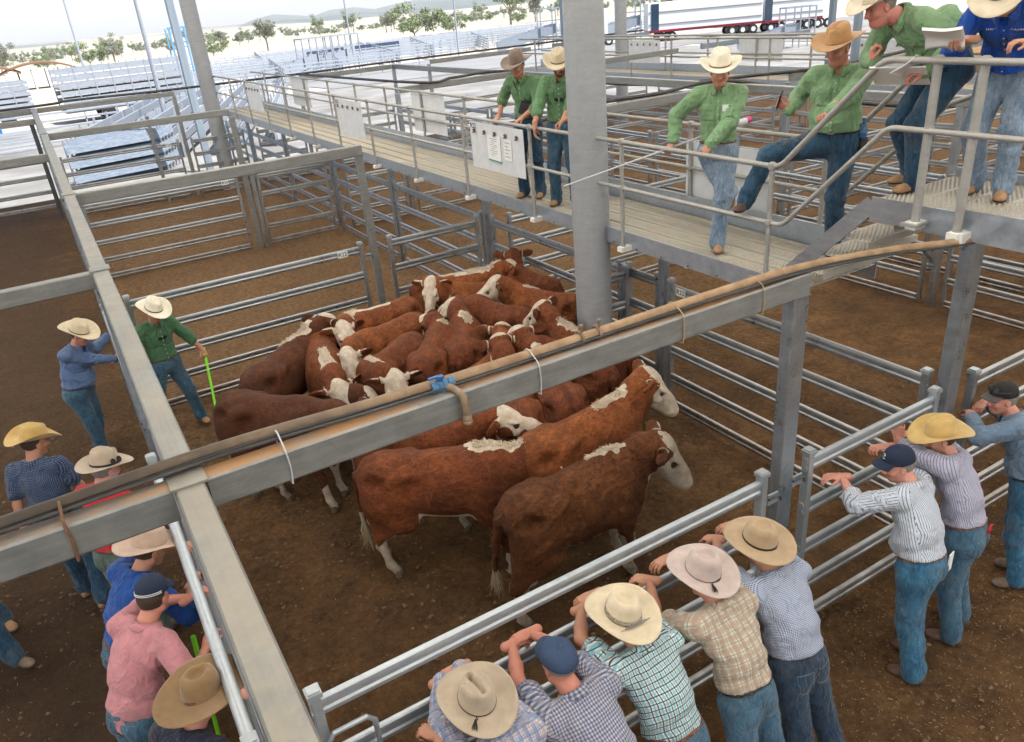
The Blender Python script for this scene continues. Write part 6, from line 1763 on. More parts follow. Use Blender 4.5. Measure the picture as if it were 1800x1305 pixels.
    q = (V - H) / hk; t = q @ h; sy = q @ side; uz = q @ up
    white = np.zeros(len(V)); dark = np.zeros(len(V)); pink = np.zeros(len(V))
    sm = lambda x, a, b: np.clip((x - a) / (b - a), 0, 1)
    face = sm(t, -.09 + .05 * wr[0], .03 + .05 * wr[0])
    headr = np.maximum(sm(uz, -.01, .04), face)
    back = spec.get('redhead', wr[1] * .7)                       # red running down behind the eyes
    face = face * (1 - back * sm(np.abs(sy), .05, .09) * sm(.12 - t, 0, .05) )
    isear = (np.abs(sy) > .125) & nh
    face = np.where(isear, .15 + .5 * (np.abs(sy) < .145), face)
    white = np.where(nh, np.maximum(face, sm(uz, .02, .06) * (t < .09)), 0)
    for e in spec.get('patch', []):                              # red patch: (t, side, up, radius)
        dd = np.linalg.norm(np.stack([t - e[0], sy - e[1], uz - e[2]], 1), axis=1)
        white = np.where(nh, white * sm(dd, e[3] - .015, e[3] + .015), white)
    ey = np.minimum(np.linalg.norm(V - eyes[0], axis=1), np.linalg.norm(V - eyes[1], axis=1))
    rg = spec.get('eyering', wr[2]);
    if rg > .4: white = np.where(nh & (ey < .05), white * sm(ey, .025, .05), white)
    dark = np.where(nh & (ey < .032), 1 - sm(ey, .018, .032), dark)
    pink = np.where(nh, sm(t, .40, .425), 0)
    dark = np.where(nh & isear, .35, dark)
    # crest along the top of the neck
    ax = nm - nb; al = np.linalg.norm(ax); ax /= al; qq = V - nb; tt = qq @ ax; nz = _n(np.cross(ns, ax)); nz = nz if nz[2] > 0 else -nz
    lat = np.abs(qq @ ns); top = qq @ nz
    c0, c1 = spec.get('crest', (-.02 - .15 * wr[3], .28)); cw = spec.get('crestw', .035 + .035 * wr[4])
    w1 = vnoise(V, 9.0, ph) * .5 + vnoise(V, 22.0, ph) * .35
    cwv = cw * (.55 + .75 * np.clip((tt - c0) / max(c1 - c0, .05), 0, 1)) + .022 * w1
    cm_, hl_ = (c0 + c1) / 2, max((c1 - c0) / 2 + .03, .05)
    ee = (np.abs(tt - cm_) / hl_) ** 2 + (lat / np.maximum(cwv * 1.25, .012)) ** 2
    cr = sm(1.0 + .9 * w1 - ee, -.30, .30) * sm(top, .04, .09) * (c1 > c0 + .01)
    white = np.where(~nh, np.maximum(white, cr), white)
    tl = spec.get('backline', 0)                                  # white line running back along the spine
    if tl > 0:
        ln = sm(V[:, 0], .30 - tl - .05, .30 - tl) * sm(.45 - V[:, 0], 0, .05) * sm(.04 - np.abs(V[:, 1]), -.02, .02) * (V[:, 2] > 1.05)
        white = np.maximum(white, ln * (~nh))
    # throat, brisket, belly
    th = sm(-top, .07, .13) * sm(tt, -.05, .05) * sm(.075 + .04 * wr[5] - lat, -.02, .03) * (tt < .6)
    white = np.where(~nh, np.maximum(white, th), white)
    nhh = nh & (t < -.02) & (uz < -.10); white = np.where(nhh, np.maximum(white, sm(.09 - np.abs(sy), 0, .03)), white)
    by = sm(.685 + .03 * np.sin(V[:, 0] * 9 + ph) - V[:, 2], -.02, .02) * sm(.20 - np.abs(V[:, 1]), 0, .03) * (np.abs(V[:, 0] + .02) < .47)
    white = np.where(~nh, np.maximum(white, by), white)
    for i, (kn, ft, hf) in enumerate(legs):
        near = (np.hypot(V[:, 0] - (kn[0] + ft[0]) / 2, V[:, 1] - ft[1]) < .16) & (V[:, 2] < .62) & ~nh
        zt = [.42, .44, .31, .33][i] + .06 * math.sin(ph + i * 2)
        zz = sm(zt + (V[:, 0] - kn[0]) * .9 - V[:, 2], -.03, .03)
        white = np.where(near, np.maximum(white, zz), white)
        inner = sm(.115 - np.abs(V[:, 1]), 0, .02)
        if i < 2: white = np.where(near, np.maximum(white, inner * .9), white)
    dark = np.maximum(dark, np.where(~nh, .25 * sm(-V[:, 0], .62, .76) + spec.get('dk', 0.0), 0))
    spine = spec.get('spine', 0)
    if spine: dark = np.maximum(dark, .8 * sm(.03 - np.abs(V[:, 1]), -.02, .02) * sm(-V[:, 0], .15, .3) * (V[:, 2] > 1.0) * (~nh))
    bvh = BVHTree.FromPolygons([tuple(v) for v in V1], [tuple(f_) for f_ in F1])
    root = empty('cow', (org[0], org[1], 0), hd, spec['label'], 'cow', 'hereford cattle crowded in the pen')
    root.scale = (s, sy_, sz_)
    me = mesh_np('cow_body', V, F); set_attr(me, 'white', white); set_attr(me, 'dark', dark); set_attr(me, 'pink', pink)
    link('body', me, M[spec.get('hide', 'hide_a')], root)
    # eyes, hooves, switch, poll hair, tag
    for e in eyes:
        mb = MB(); mb.lathe(e - side * .0, [(.001, -.024), (.015, -.018), (.023, -.005), (.023, .006), (.015, .018), (.001, .024)], 10)
        mb.build('eye', M['black_plastic'], root)
    for i, (kn, ft, hf) in enumerate(legs):
        mb = MB()
        for yy in (-.024, .024):
            mb.lathe((hf[0] + .012, hf[1] + yy, 0), [(.036, 0), (.036, .012), (.029, .05), (.024, .062)], 8)
        mb.build('hoof', M['hoof'], root)
    tuft(root, 'tail_switch', tp[4] + w((0, 0, .06)), (0, 0, -1), 46, .30, .030, .012, rs, (.055, .02), 0)
    tuft(root, 'poll_hair', hp(.02, 0, .055), up, 130, .050, .070, .0075, rs, (.03, .03), 1, HR)
    if 'crest' not in spec or spec['crest'][1] > 0:
        mb = MB(); cols = []
        for k in range(280):
            a = rs.uniform(max(c0, -.15), min(c1, .3)); lt = rs.uniform(-.7, .7) * cw
            r0 = (.205 + (.165 - .205) * min(max(a / al, 0), 1)) - .006
            p0 = nb + ax * a + nz * (r0 - lt * lt * 4) + ns * lt
            hit = bvh.ray_cast(Vector(p0 + nz * .15), Vector(-nz), .4)
            if hit[0] is not None: p0 = np.array(hit[0]) - nz * .004
            _blade(mb, p0, _n(nz * .75 - ax * rs.uniform(.1, 1.3) + ns * (lt * 9 + rs.uniform(-.5, .5))), rs.uniform(.025, .055), .0048, rs)
        o = mb.build('crest_hair', M['white_hair'], root); o['kind'] = 'stuff'
    if spec.get('tag') is not None:
        b, nr = tags[spec['tag']]
        mb = MB(); mb.lathe(b + nr * .012, [(.019, -.004), (.021, 0), (.019, .004)], 12, nr); mb.build('ear_tag', M['tag_white'], root)
    return root

def _blade(mb, p, d, L, w, rs):
    p = Vector(p); d = Vector(d); s = d.cross(Vector(rs.uniform(-1, 1, 3))).normalized(); t = d.cross(s)
    b = p + d * L * .55 + s * L * rs.uniform(-.15, .15); tip = p + d * L + s * L * rs.uniform(-.3, .3) - Vector((0, 0, L * .2))
    V = [p + s * w, p - s * w * .5 + t * w * .8, p - s * w * .5 - t * w * .8, b + s * w * .8, b - s * w * .4 + t * w * .6, b - s * w * .4 - t * w * .6, tip]
    mb.add(V, [(0, 1, 4, 3), (1, 2, 5, 4), (2, 0, 3, 5), (3, 4, 6), (4, 5, 6), (5, 3, 6)])

def tuft(root, name, c, d, n, L, spread, w, rs, jit, mode, HR=None):
    mb = MB(); c = np.array(c, float); d = _n(d)
    for k in range(n):
        if mode == 0:
            a = rs.uniform(0, 2 * PI); p = c + np.array((math.cos(a), math.sin(a), 0)) * rs.uniform(0, .016); l = L * rs.uniform(.6, 1)
            dd = _n(np.array((math.cos(a) * .07, math.sin(a) * .07, -1)) + rs.uniform(-.05, .05, 3))
            _blade(mb, p, dd, l, w * .5, rs)
        else:
            o = rs.normal(0, 1, 2); p = c + HR[:, 0] * o[0] * .032 + HR[:, 1] * o[1] * .045 - HR[:, 2] * (abs(o[1]) * .012 + .008 + abs(o[0]) * .004)
            dd = _n(HR[:, 2] * 1.0 + HR[:, 0] * rs.uniform(-.2, 1.0) + HR[:, 1] * o[1] * .6 + rs.uniform(-.5, .5, 3))
            _blade(mb, p, dd, L * rs.uniform(.5, 1), w, rs)
    o = mb.build(name, M['switch_hair' if mode == 0 else 'white_hair'], root); o['kind'] = 'stuff'; return o
M['white_hair'] = hairm('cream curly hair', (.60, .50, .38)); M['switch_hair'] = hairm('pale tail hair', (.46, .36, .24))
# ------------------------------------------------------------------ the people
SH = dict(
 green=cloth('mid green work shirt', 'plain', [(.13, .26, .125)]), green_l=cloth('pale green work shirt', 'plain', [(.21, .36, .19)]), green_d=cloth('dark green work shirt', 'plain', [(.060, .155, .075)]),
 blue=cloth('blue work shirt', 'plain', [(.105, .175, .34)]), red=cloth('red shirt', 'plain', [(.52, .012, .025)]), royal=cloth('royal blue shirt', 'plain', [(.012, .070, .30)]),
 royal2=cloth('bright blue shirt', 'plain', [(.008, .075, .40)]), pink=cloth('pink shirt', 'plain', [(.56, .24, .27)]), navy=cloth('dark navy shirt', 'plain', [(.02, .025, .05)]), chambray=cloth('grey blue shirt', 'plain', [(.17, .25, .36)]),
 dots=cloth('navy dotted shirt', 'dots', [(.025, .05, .12), (.26, .30, .38)], .014), plaid_soft=cloth('soft blue and pink plaid', 'plaid', [(.58, .58, .62), (.20, .27, .45), (.45, .20, .16), (.10, .16, .32)], .052),
 plaid_blue=cloth('blue check with yellow lines', 'plaid', [(.52, .53, .58), (.025, .07, .25), (.55, .36, .10), (.04, .06, .16)], .020), teal=cloth('white black and teal check', 'check', [(.66, .70, .71), (.030, .030, .032), (.22, .48, .55)], .036),
 cream=cloth('cream and tan plaid', 'plaid', [(.62, .57, .48), (.36, .25, .18), (.20, .22, .17), (.46, .36, .28)], .062), gingham=cloth('small blue gingham', 'gingham', [(.56, .60, .68), (.075, .12, .27)], .010),
 stripe=cloth('white and blue pinstripe', 'stripe', [(.60, .64, .70), (.14, .19, .33)], .015), lilac=cloth('lilac pinstripe', 'stripe', [(.43, .43, .53), (.16, .16, .28)], .014))
JN = dict(
 mid=cloth('mid blue denim', 'denim', [(.020, .062, .115), (.060, .140, .21)]), light=cloth('pale washed denim', 'denim', [(.13, .20, .30), (.28, .36, .46)]), dark=cloth('dark indigo denim', 'denim', [(.008, .02, .045), (.018, .045, .085)]),
 teal=cloth('bright blue denim', 'denim', [(.012, .070, .145), (.040, .155, .26)]), green=cloth('grey green trousers', 'plain', [(.10, .14, .115)]), deep=cloth('deep blue denim', 'denim', [(.010, .036, .078), (.030, .085, .145)]))
HT = dict(
 straw=felt('cream straw hat', (.66, .56, .40), (.36, .26, .15), weave=True), white=felt('white straw hat', (.78, .72, .58), (.55, .45, .30), weave=True, st=.15), gold=felt('golden straw hat', (.58, .40, .15), (.32, .20, .08), weave=True, st=.25),
 beige=felt('beige felt hat', (.47, .38, .285), (.30, .22, .15)), pinkish=felt('pale pinkish grey felt hat', (.52, .42, .385), (.35, .27, .22), st=.15), tan=felt('tan felt hat', (.44, .32, .20), (.27, .18, .10)), orange=felt('camel felt hat', (.46, .26, .115), (.26, .13, .05), st=.25),
 brown=felt('worn brown felt hat', (.25, .155, .075), (.10, .055, .025), st=.7), taupe=felt('taupe felt hat', (.22, .165, .13), (.36, .26, .19), st=.3), rose=felt('pinkish tan felt hat', (.50, .36, .28), (.34, .24, .18), st=.2), cream=felt('cream felt hat', (.62, .54, .41), (.42, .33, .22), st=.15),
 navycap=plain('navy cap cloth', (.012, .020, .050), .85, sc=80), bluecap=plain('slate blue cap cloth', (.030, .055, .115), .85, sc=80), blackcap=plain('black cap cloth', (.015, .015, .015), .8), greypeak=plain('grey peak cloth', (.09, .085, .08), .85))
RAILG = 'men leaning on the near gate'
def V3(*a): return np.array(a, float)
Z2 = 1.40
# ---- along the near gate, seen from behind -------------------------------------
common = dict(face=90, boots=M['boot_dark'], belt=M['leather_brown'], skin=(.50, .255, .165))
def gateman(**k):
    d = dict(common); d.update(k)
    hx = k.get('hx')
    if hx is not None:      # forearms folded along the second rail
        d.setdefault('hands', (V3(hx - .03, 3.19, 1.43), V3(hx + .08, 3.25, 1.46)))
        d.setdefault('elbows', (V3(-1, .25, .35), V3(1, .25, .25)))
        d.setdefault('handdir', (V3(1, .12, -.15), V3(-1, .10, -.05)))
    return person(d)
gateman(seed=15, pos=(.62, 2.20), face=92, lean=12, hands=(V3(.57, 3.06, 1.36), V3(.95, 3.05, 1.38)), elbows=(V3(-1, -.2, -.6), V3(1, -.2, -.5)), handdir=(V3(0, .6, .75), V3(-.5, .8, .1)), curl=(.75, .7), palm=(V3(.2, 1, -.3), V3(0, .1, -1)),
        shirt=SH['blue'], sleeve='roll', jeans=JN['mid'], hat=dict(mat=HT['tan'], style='teardrop'), label='man mostly below the picture, only his raised hand on the near gate showing', fine=True)
gateman(seed=16, pos=(1.16, 2.12), pelx=.24, pelz=0.885, lean=33, side=0, hx=1.13, feet=((-.05, .14), (.02, -.14)), head=dict(pitch=-14, yaw=4), shw=1.08,
        shirt=SH['plaid_soft'], jeans=JN['mid'], hat=dict(style='cattleman', mat=HT['beige'], brim=.117, curl=.050, dip=.010, hgt=.134, crease=.069, pinch=.026, tassel=2.45, bandw=.010, tilt=-20, up=.062), label='man in soft plaid shirt under a wide beige hat with a dark tassel', hair='hair_dark', fine=True)
gateman(seed=17, pos=(1.72, 2.10), pelx=.26, pelz=0.885, lean=33, side=3, hx=1.62, feet=((-.1, .14), (0, -.14)), head=dict(pitch=-8, yaw=3, roll=3), sleeve='short', fat=1.14, shw=1.05,
        shirt=SH['plaid_blue'], jeans=JN['mid'], hair='hair_grey', hairlow=.0, hat=dict(kind='flatcap', mat=HT['bluecap'], back=False, tilt=-16, up=.060, k=1.14), label='man in blue plaid shirt and round slate blue cap leaning on the near gate', skin=(.56, .24, .17), fine=True)
gateman(seed=18, pos=(2.22, 2.10), pelx=.30, pelz=0.895, lean=32, side=2, hx=2.14, feet=((-.05, .15), (.0, -.13)), head=dict(pitch=-14, yaw=12, roll=0), sleeve='short', shw=1.05,
        shirt=SH['teal'], jeans=JN['mid'], hat=dict(style='teardrop', mat=HT['straw'], brim=.115, curl=.045, dip=.02, hgt=.123, crease=.040, feather=2.7, bandw=.040, band=plain('woven vent band', (.30, .26, .20), .9, var=.9, sc=140), tilt=-22, up=.062), belt=M['leather_brown'], label='man in white black and teal check shirt with a feather in his straw hat', fine=True)
gateman(seed=19, pos=(2.80, 2.04), pelx=.36, pelz=0.915, lean=28, side=0, hx=2.80, feet=((-.05, .14), (.05, -.13)), hands=(V3(2.62, 3.12, 1.45), V3(2.86, 3.24, 1.46)), elbows=(V3(-.6, -.1, -.7), V3(1, .3, .1)), handdir=(V3(-.55, .80, -.1), V3(-1, .1, -.1)), palm=(V3(0, .1, -1), None), curl=(.45, .4), head=dict(pitch=-14, yaw=10), sleeve='short', shw=1.05,
        shirt=SH['cream'], jeans=JN['mid'], belt=M['leather_black'], hat=dict(style='teardrop', mat=HT['pinkish'], brim=.110, curl=.034, dip=.014, hgt=.128, crease=.038, bandw=.008, tassel=2.55, tilt=-22, up=.062), label='man in cream and tan plaid shirt under a pale pinkish hat with a black tassel', fine=True)
gateman(seed=20, pos=(3.26, 2.06), pelx=.34, pelz=0.915, lean=28, side=-3, fat=1.10, feet=((-.05, .12), (-.02, -.14)), hands=(V3(3.26, 3.16, 1.46), V3(3.50, 3.24, 1.44)), elbows=(V3(-1, .2, .0), V3(1, .3, .0)), handdir=(V3(-.2, .9, -.35), V3(-.9, .2, 0)), curl=(.5, .5), head=dict(pitch=-14, yaw=6), sleeve='roll', shw=1.06,
        shirt=SH['gingham'], jeans=JN['dark'], belt=None, hat=dict(style='teardrop', mat=HT['tan'], brim=.112, curl=.020, dip=.012, hgt=.123, crease=.032, bandw=.018, vents=True, tilt=-20, up=.062), label='man in small blue gingham shirt and tan hat with black band', fine=True)
p21 = gateman(seed=21, pos=(4.66, 2.42), face=100, pelx=.05, lean=22, side=-14, fat=1.16, feet=((-.08, .11), (.02, -.12)), hands=(V3(4.50, 3.10, 1.50), V3(5.12, 3.16, 1.50)), elbows=(V3(-.9, .2, -.5), V3(1, .1, -.4)), handdir=(V3(-.8, .5, .1), V3(-.8, .3, .1)), curl=(.4, .6), head=dict(pitch=-14, yaw=48), sleeve='roll',
        shirt=SH['stripe'], jeans=JN['teal'], boots=M['boot_dark'], hair='hair_grey', skin=(.60, .29, .22), hat=dict(kind='cap', mat=HT['navycap'], logo=True, up=.045, tilt=-6, k=1.05), label='big man in pale striped shirt and navy cap reaching to the fence', fine=True, flare=1.05)
p22 = gateman(seed=22, pos=(5.26, 2.44), face=106, pelx=.06, lean=22, side=-14, fat=1.02, feet=((-.02, .12), (.0, -.14)), hands=(V3(5.30, 3.18, 1.50), V3(5.50, 3.20, 1.46)), elbows=(V3(-1, .4, .3), V3(1, 0, -.4)), handdir=(V3(.1, .1, 1), V3(-.9, .3, .1)), curl=(.6, .6), head=dict(pitch=-12, yaw=40), sleeve='roll',
        shirt=SH['lilac'], jeans=JN['mid'], hair='hair_dark', skin=(.60, .30, .22), hat=dict(style='cattleman', mat=HT['gold'], brim=.106, curl=.050, dip=.030, hgt=.116, crease=.035, vents=True, bandw=.010, band=HT['gold'], up=.060, tilt=-4), label='man in lilac striped shirt and golden straw hat with a red phone in his pocket', fine=True)
gateman(seed=23, pos=(6.28, 2.52), face=128, pelx=.06, lean=18, side=-14, fat=1.06, feet=((-.0, .12), (-.06, -.12)), hands=(V3(6.12, 3.05, 1.46), V3(6.35, 3.10, 1.50)), elbows=(V3(-1, .2, -.4), V3(.4, 1, .0)), handdir=(V3(.6, .6, .1), V3(-.9, -.1, -.1)), curl=(.5, .6), head=dict(pitch=-6, yaw=22), sleeve=('long', 'roll'),
        shirt=SH['chambray'], jeans=JN['teal'], belt=M['leather_black'], boots=M['leather_grey'], hair='hair_grey', skin=(.58, .27, .20), hat=dict(kind='cap', mat=HT['blackcap'], peakmat=HT['greypeak'], sung=True, up=.045), label='man at the right edge in grey blue shirt and black cap with arms crossed', fine=True)
# ---- left lane ---------------------------------------------------------------
person(dict(seed=7, pos=(-.46, 10.42), face=-38, pelx=-.02, lean=12, side=6, feet=((-.10, .10), (.06, -.04)), hands=(V3(.02, 11.0, 1.40), V3(.03, 10.42, 1.28)), elbows=(V3(-.2, .6, -.8), V3(-.1, -.7, -.7)), handdir=(V3(.8, .2, .3), V3(.7, .5, .4)), curl=(.6, .6), head=dict(pitch=-20, yaw=-2), fat=1.2,
        shirt=SH['blue'], jeans=JN['mid'], belt=M['leather_brown'], boots=M['boot_dark'], skin=(.56, .26, .19), front=True, hat=dict(style='cattleman', mat=HT['straw'], brim=.112, curl=.060, dip=.006, hgt=.125, bandw=.014, up=.058, tilt=4), label='man in blue work shirt leaning on the left fence with one arm up'))
p8 = person(dict(seed=8, pos=(.58, 10.58), face=-72, pely=.0, lean=4, feet=((.05, .24), (-.05, -.34)), footdir=(V3(.35, -1, 0), V3(-.5, -.9, 0)), hands=(V3(1.10, 10.62, .99), V3(.32, 10.36, 1.02)), elbows=(V3(.6, .7, -.3), V3(-.8, .6, -.2)), handdir=(V3(.25, -.3, -.9), V3(-.2, -.5, -.8)), curl=(.8, .5), palm=(V3(-.4, -.9, 0), None), head=dict(pitch=-24, yaw=12), fat=1.06,
        shirt=SH['green_d'], sleeve='roll', jeans=JN['mid'], belt=M['leather_brown'], boots=M['leather_tan'], front=True, hat=dict(style='cattleman', mat=HT['white'], brim=.106, curl=.055, dip=.012, hgt=.130, bandw=.016, vents=True, up=.058), label='man in dark green shirt standing in the pen with a lime stick'))
person(dict(seed=9, pos=(-.86, 7.40), face=62, lean=5, side=4, feet=((.10, .08), (-.10, -.18, .02)), hands=(V3(-1.15, 7.42, .92), V3(-.55, 7.50, 1.0)), elbows=(V3(-.7, -.5, -.2), V3(.5, -.7, -.2)), handdir=(V3(-.05, .05, -1), V3(.2, .5, -.6)), curl=(.5, .45), head=dict(pitch=-14, yaw=-40), sleeve='short', fat=1.10,
        shirt=SH['dots'], jeans=JN['deep'], belt=M['leather_black'], boots=M['leather_tan'], hat=dict(style='cattleman', mat=HT['gold'], brim=.101, curl=.075, dip=.030, hgt=.116, crease=.038, bandw=.010, band=HT['gold'], up=.058), label='man in navy dotted shirt and golden curled straw hat walking in the left lane'))
person(dict(seed=10, pos=(-.44, 6.48), face=44, lean=7, side=0, feet=((-.04, .12), (.06, -.10)), hands=(V3(-.02, 6.98, 1.36), V3(-.02, 6.60, 1.30)), elbows=(V3(-.2, .7, -.6), V3(-.1, -.7, -.6)), head=dict(pitch=-18, yaw=-20), fat=1.15, sleeve='roll',
        shirt=SH['red'], jeans=JN['green'], legname='trousers', belt=M['leather_brown'], boots=M['boot_dark'], hair='hair_grey', beard=(.5, .46, .42), skin=(.62, .30, .25), hat=dict(style='pinch', mat=HT['beige'], brim=.097, curl=.030, dip=.010, hgt=.123, crease=.038, bandw=.020, glasses=-1.2, up=.058, tilt=-6), label='man in red shirt with white whiskers and sunglasses on his felt hat'))
person(dict(seed=11, pos=(-.56, 5.12), face=28, pelx=.06, lean=25, side=-2, feet=((-.06, .12), (-.05, -.12)), hands=(V3(.04, 5.62, 1.38), V3(.02, 5.22, 1.30)), elbows=(V3(.2, .8, .1), V3(-.1, -.8, -.4)), handdir=(V3(.5, -.6, .2), V3(.5, .7, .1)), head=dict(pitch=-22, yaw=-10), sleeve='roll',
        shirt=SH['royal'], jeans=JN['mid'], belt=M['leather_brown'], boots=M['boot_dark'], hat=dict(style='cattleman', mat=HT['rose'], brim=.113, curl=.032, dip=.020, hgt=.119, bandw=.010, band=HT['rose'], up=.058, tilt=-4), label='man in royal blue shirt and pinkish tan hat folding his arms on the left gate', fine=True))
p12 = person(dict(seed=12, pos=(-.58, 4.50), face=36, pelx=.06, lean=24, side=-4, feet=((-.06, .12), (-.05, -.12)), hands=(V3(-.02, 4.92, 1.40), V3(-.02, 4.45, 1.32)), elbows=(V3(.0, .9, -.2), V3(.2, -.8, -.5)), handdir=(V3(.9, .3, .1), V3(.5, .6, .45)), head=dict(pitch=-16, yaw=14), sleeve='roll', fat=1.05,
        shirt=SH['pink'], jeans=JN['mid'], belt=M['leather_brown'], boots=M['boot_dark'], skin=(.60, .27, .20), untuck=.10, hat=dict(kind='cap', mat=HT['navycap'], stripe=True, logo=True, up=.045, k=1.04), label='man in pink shirt and navy cap with two pale stripes at the left gate', fine=True))
person(dict(seed=13, pos=(-.48, 3.44), face=34, pelx=.06, pelz=.93, lean=26, feet=((-.06, .12), (-.05, -.12)), hands=(V3(.06, 3.92, 1.32), V3(.05, 3.55, 1.18)), elbows=(V3(.0, .9, -.2), V3(.2, -.8, -.4)), head=dict(pitch=-26, yaw=8), sleeve='short',
        shirt=SH['navy'], jeans=JN['dark'], belt=M['leather_brown'], boots=M['boot_dark'], skin=(.58, .27, .20), hat=dict(style='teardrop', mat=HT['brown'], brim=.135, curl=.018, dip=.004, hgt=.110, crease=.042, bandw=.010, band=HT['brown'], floppy=.5, up=.058, tilt=-24), label='man under a very wide worn brown hat at the bottom left', fine=True))
person(dict(seed=14, pos=(-1.78, 6.95), face=-52, pelx=-.05, lean=2, feet=((.32, .12), (.42, -.30)), hands=(None, None), shirt=SH['royal'], jeans=JN['deep'], belt=M['leather_brown'], boots=M['leather_grey'], hat=dict(mat=HT['tan']), label='man at the left edge, only his jeans and dusty boots in the picture'))
person(dict(seed=24, pos=(-1.86, 7.55), face=-70, lean=2, feet=((.12, .22), (.0, -.12)), hands=(None, None), shirt=SH['blue'], jeans=JN['mid'], belt=M['leather_brown'], boots=M['leather_tan'], hat=dict(mat=HT['straw']), label='man beyond the left edge with one tan boot showing'))
# ---- on the walkway ------------------------------------------------------------
D = 2.452
p1 = person(dict(seed=31, pos=(5.72, 9.28), z=D, face=212, lean=9, feet=((-.02, .12), (.0, -.12)), hands=(V3(5.47, 9.02, 3.57), V3(5.46, 9.60, 3.56)), elbows=(V3(.7, -.6, -.2), V3(.3, .8, -.2)), handdir=(V3(-.8, 0, -.3), V3(-.7, -.1, -.55)), curl=(.7, .7), head=dict(pitch=-16, yaw=-6), sleeve='roll', scale=1.05, fat=.92, shw=.94,
        shirt=SH['green'], jeans=JN['deep'], belt=M['leather_black'], boots=M['leather_tan'], front=True, hat=dict(style='open', mat=HT['taupe'], brim=.104, curl=.045, dip=.010, hgt=.123, bandw=.016, band=HT['taupe'], up=.058), label='young man in green shirt and taupe hat with a black case'))
p2 = person(dict(seed=32, pos=(5.78, 8.54), z=D, face=222, lean=5, side=2, feet=((.02, .14), (-.02, -.13)), hands=(V3(5.50, 8.13, 3.58), V3(5.28, 8.46, 3.46)), elbows=(V3(.6, -.8, -.1), V3(-.3, .9, -.2)), handdir=(V3(-.7, .4, -.4), V3(-.1, -.1, -1)), curl=(.85, .35), palm=(V3(-.6, .2, -.8), V3(.6, -.6, 0)), head=dict(pitch=-20, yaw=4), sleeve='roll', scale=1.053, fat=1.06,
        shirt=SH['green'], jeans=JN['mid'], belt=M['leather_brown'], boots=M['leather_tan'], beard=True, front=True, hat=dict(style='cattleman', mat=HT['straw'], brim=.106, curl=.070, dip=.010, hgt=.123, bandw=.016, band=M['leather_brown'], up=.056), label='bearded man in green shirt and cream straw hat leaning on the walkway rail', fine=True))
p3 = person(dict(seed=33, pos=(5.78, 5.80), z=D, face=222, pelx=-.02, lean=4, feet=((.10, .03), (-.42, .12, .40)), footpitch=(0, 75), knees=(V3(-.7, -.7, 0), V3(-.6, -.7, -.2)), hands=(V3(5.50, 5.62, 3.57), V3(5.47, 6.12, 3.54)), elbows=(V3(.7, -.7, -.1), V3(-.1, .9, -.2)), handdir=(V3(-.75, .0, -.6), V3(-.6, .0, -.55)), curl=(.75, .85), palm=(V3(-.5, .3, -.8), None), head=dict(pitch=-14, yaw=4), scale=1.052, fat=.95,
        shirt=SH['green_l'], jeans=JN['light'], belt=M['leather_brown'], boots=M['leather_tan'], notebook=True, front=True, hat=dict(style='cattleman', mat=HT['white'], brim=.104, curl=.060, dip=.004, hgt=.132, bandw=.014, band=M['leather_brown'], up=.058, tilt=-2), label='young man in pale green shirt and white straw hat holding a long cane', fine=True, stubble=False))
p4 = person(dict(seed=34, pos=(5.96, 4.58), z=2.64, face=208, pelx=.02, lean=2, feet=((.03, .07), (.26, -.64, .42)), knees=(V3(-.9, -.3, 0), V3(-.6, .3, 1.0)), hands=(V3(5.44, 4.25, 3.96), V3(5.66, 4.84, 3.92)), elbows=(V3(.7, -.7, -.3), V3(.3, .8, -.7)), handdir=(V3(-.6, .0, -.75), V3(-.7, .35, .45)), curl=(.7, .75), palm=(V3(-.8, .2, .3), V3(.2, .5, .8)), head=dict(pitch=-14, yaw=-18), scale=1.054, fat=1.22,
        shirt=SH['green_l'], jeans=JN['deep'], belt=M['leather_black'], boots=M['boot_dark'], front=True, jowl=True, hair='hair_grey', skin=(.58, .25, .18), hat=dict(style='pinch', mat=HT['orange'], brim=.106, curl=.048, dip=.008, hgt=.121, crease=.038, bandw=.016, band=HT['orange'], up=.058), label='heavy man in pale green shirt and camel hat looking at a phone', fine=True))
p5 = person(dict(seed=35, pos=(5.95, 3.72), z=3.362, face=158, pelx=-.08, pely=.0, pelz=.87, lean=51, feet=((.12, .10), (-.02, -.14)), hands=(V3(5.54, 3.55, 4.28), V3(5.52, 3.98, 4.34)), elbows=(V3(.2, -.8, -.5), V3(.2, .5, -.8)), handdir=(V3(-.5, .5, -.1), V3(-.15, .0, 1)), curl=(.6, .75), palm=(V3(0, 0, -1), V3(.5, -.6, 0)), head=dict(pitch=-20, yaw=2), scale=1.05, fat=1.14,
        shirt=SH['green_l'], jeans=JN['deep'], belt=M['leather_brown'], boots=M['leather_tan'], front=True, hair='hair_grey', skin=(.62, .26, .21), jowl=True, hat=dict(style='cattleman', mat=HT['cream'], brim=.108, curl=.055, dip=.020, hgt=.121, bandw=.012, band=HT['cream'], vents=True, up=.058), label='man in pale green shirt bending forward with a raised thumb', fine=True))
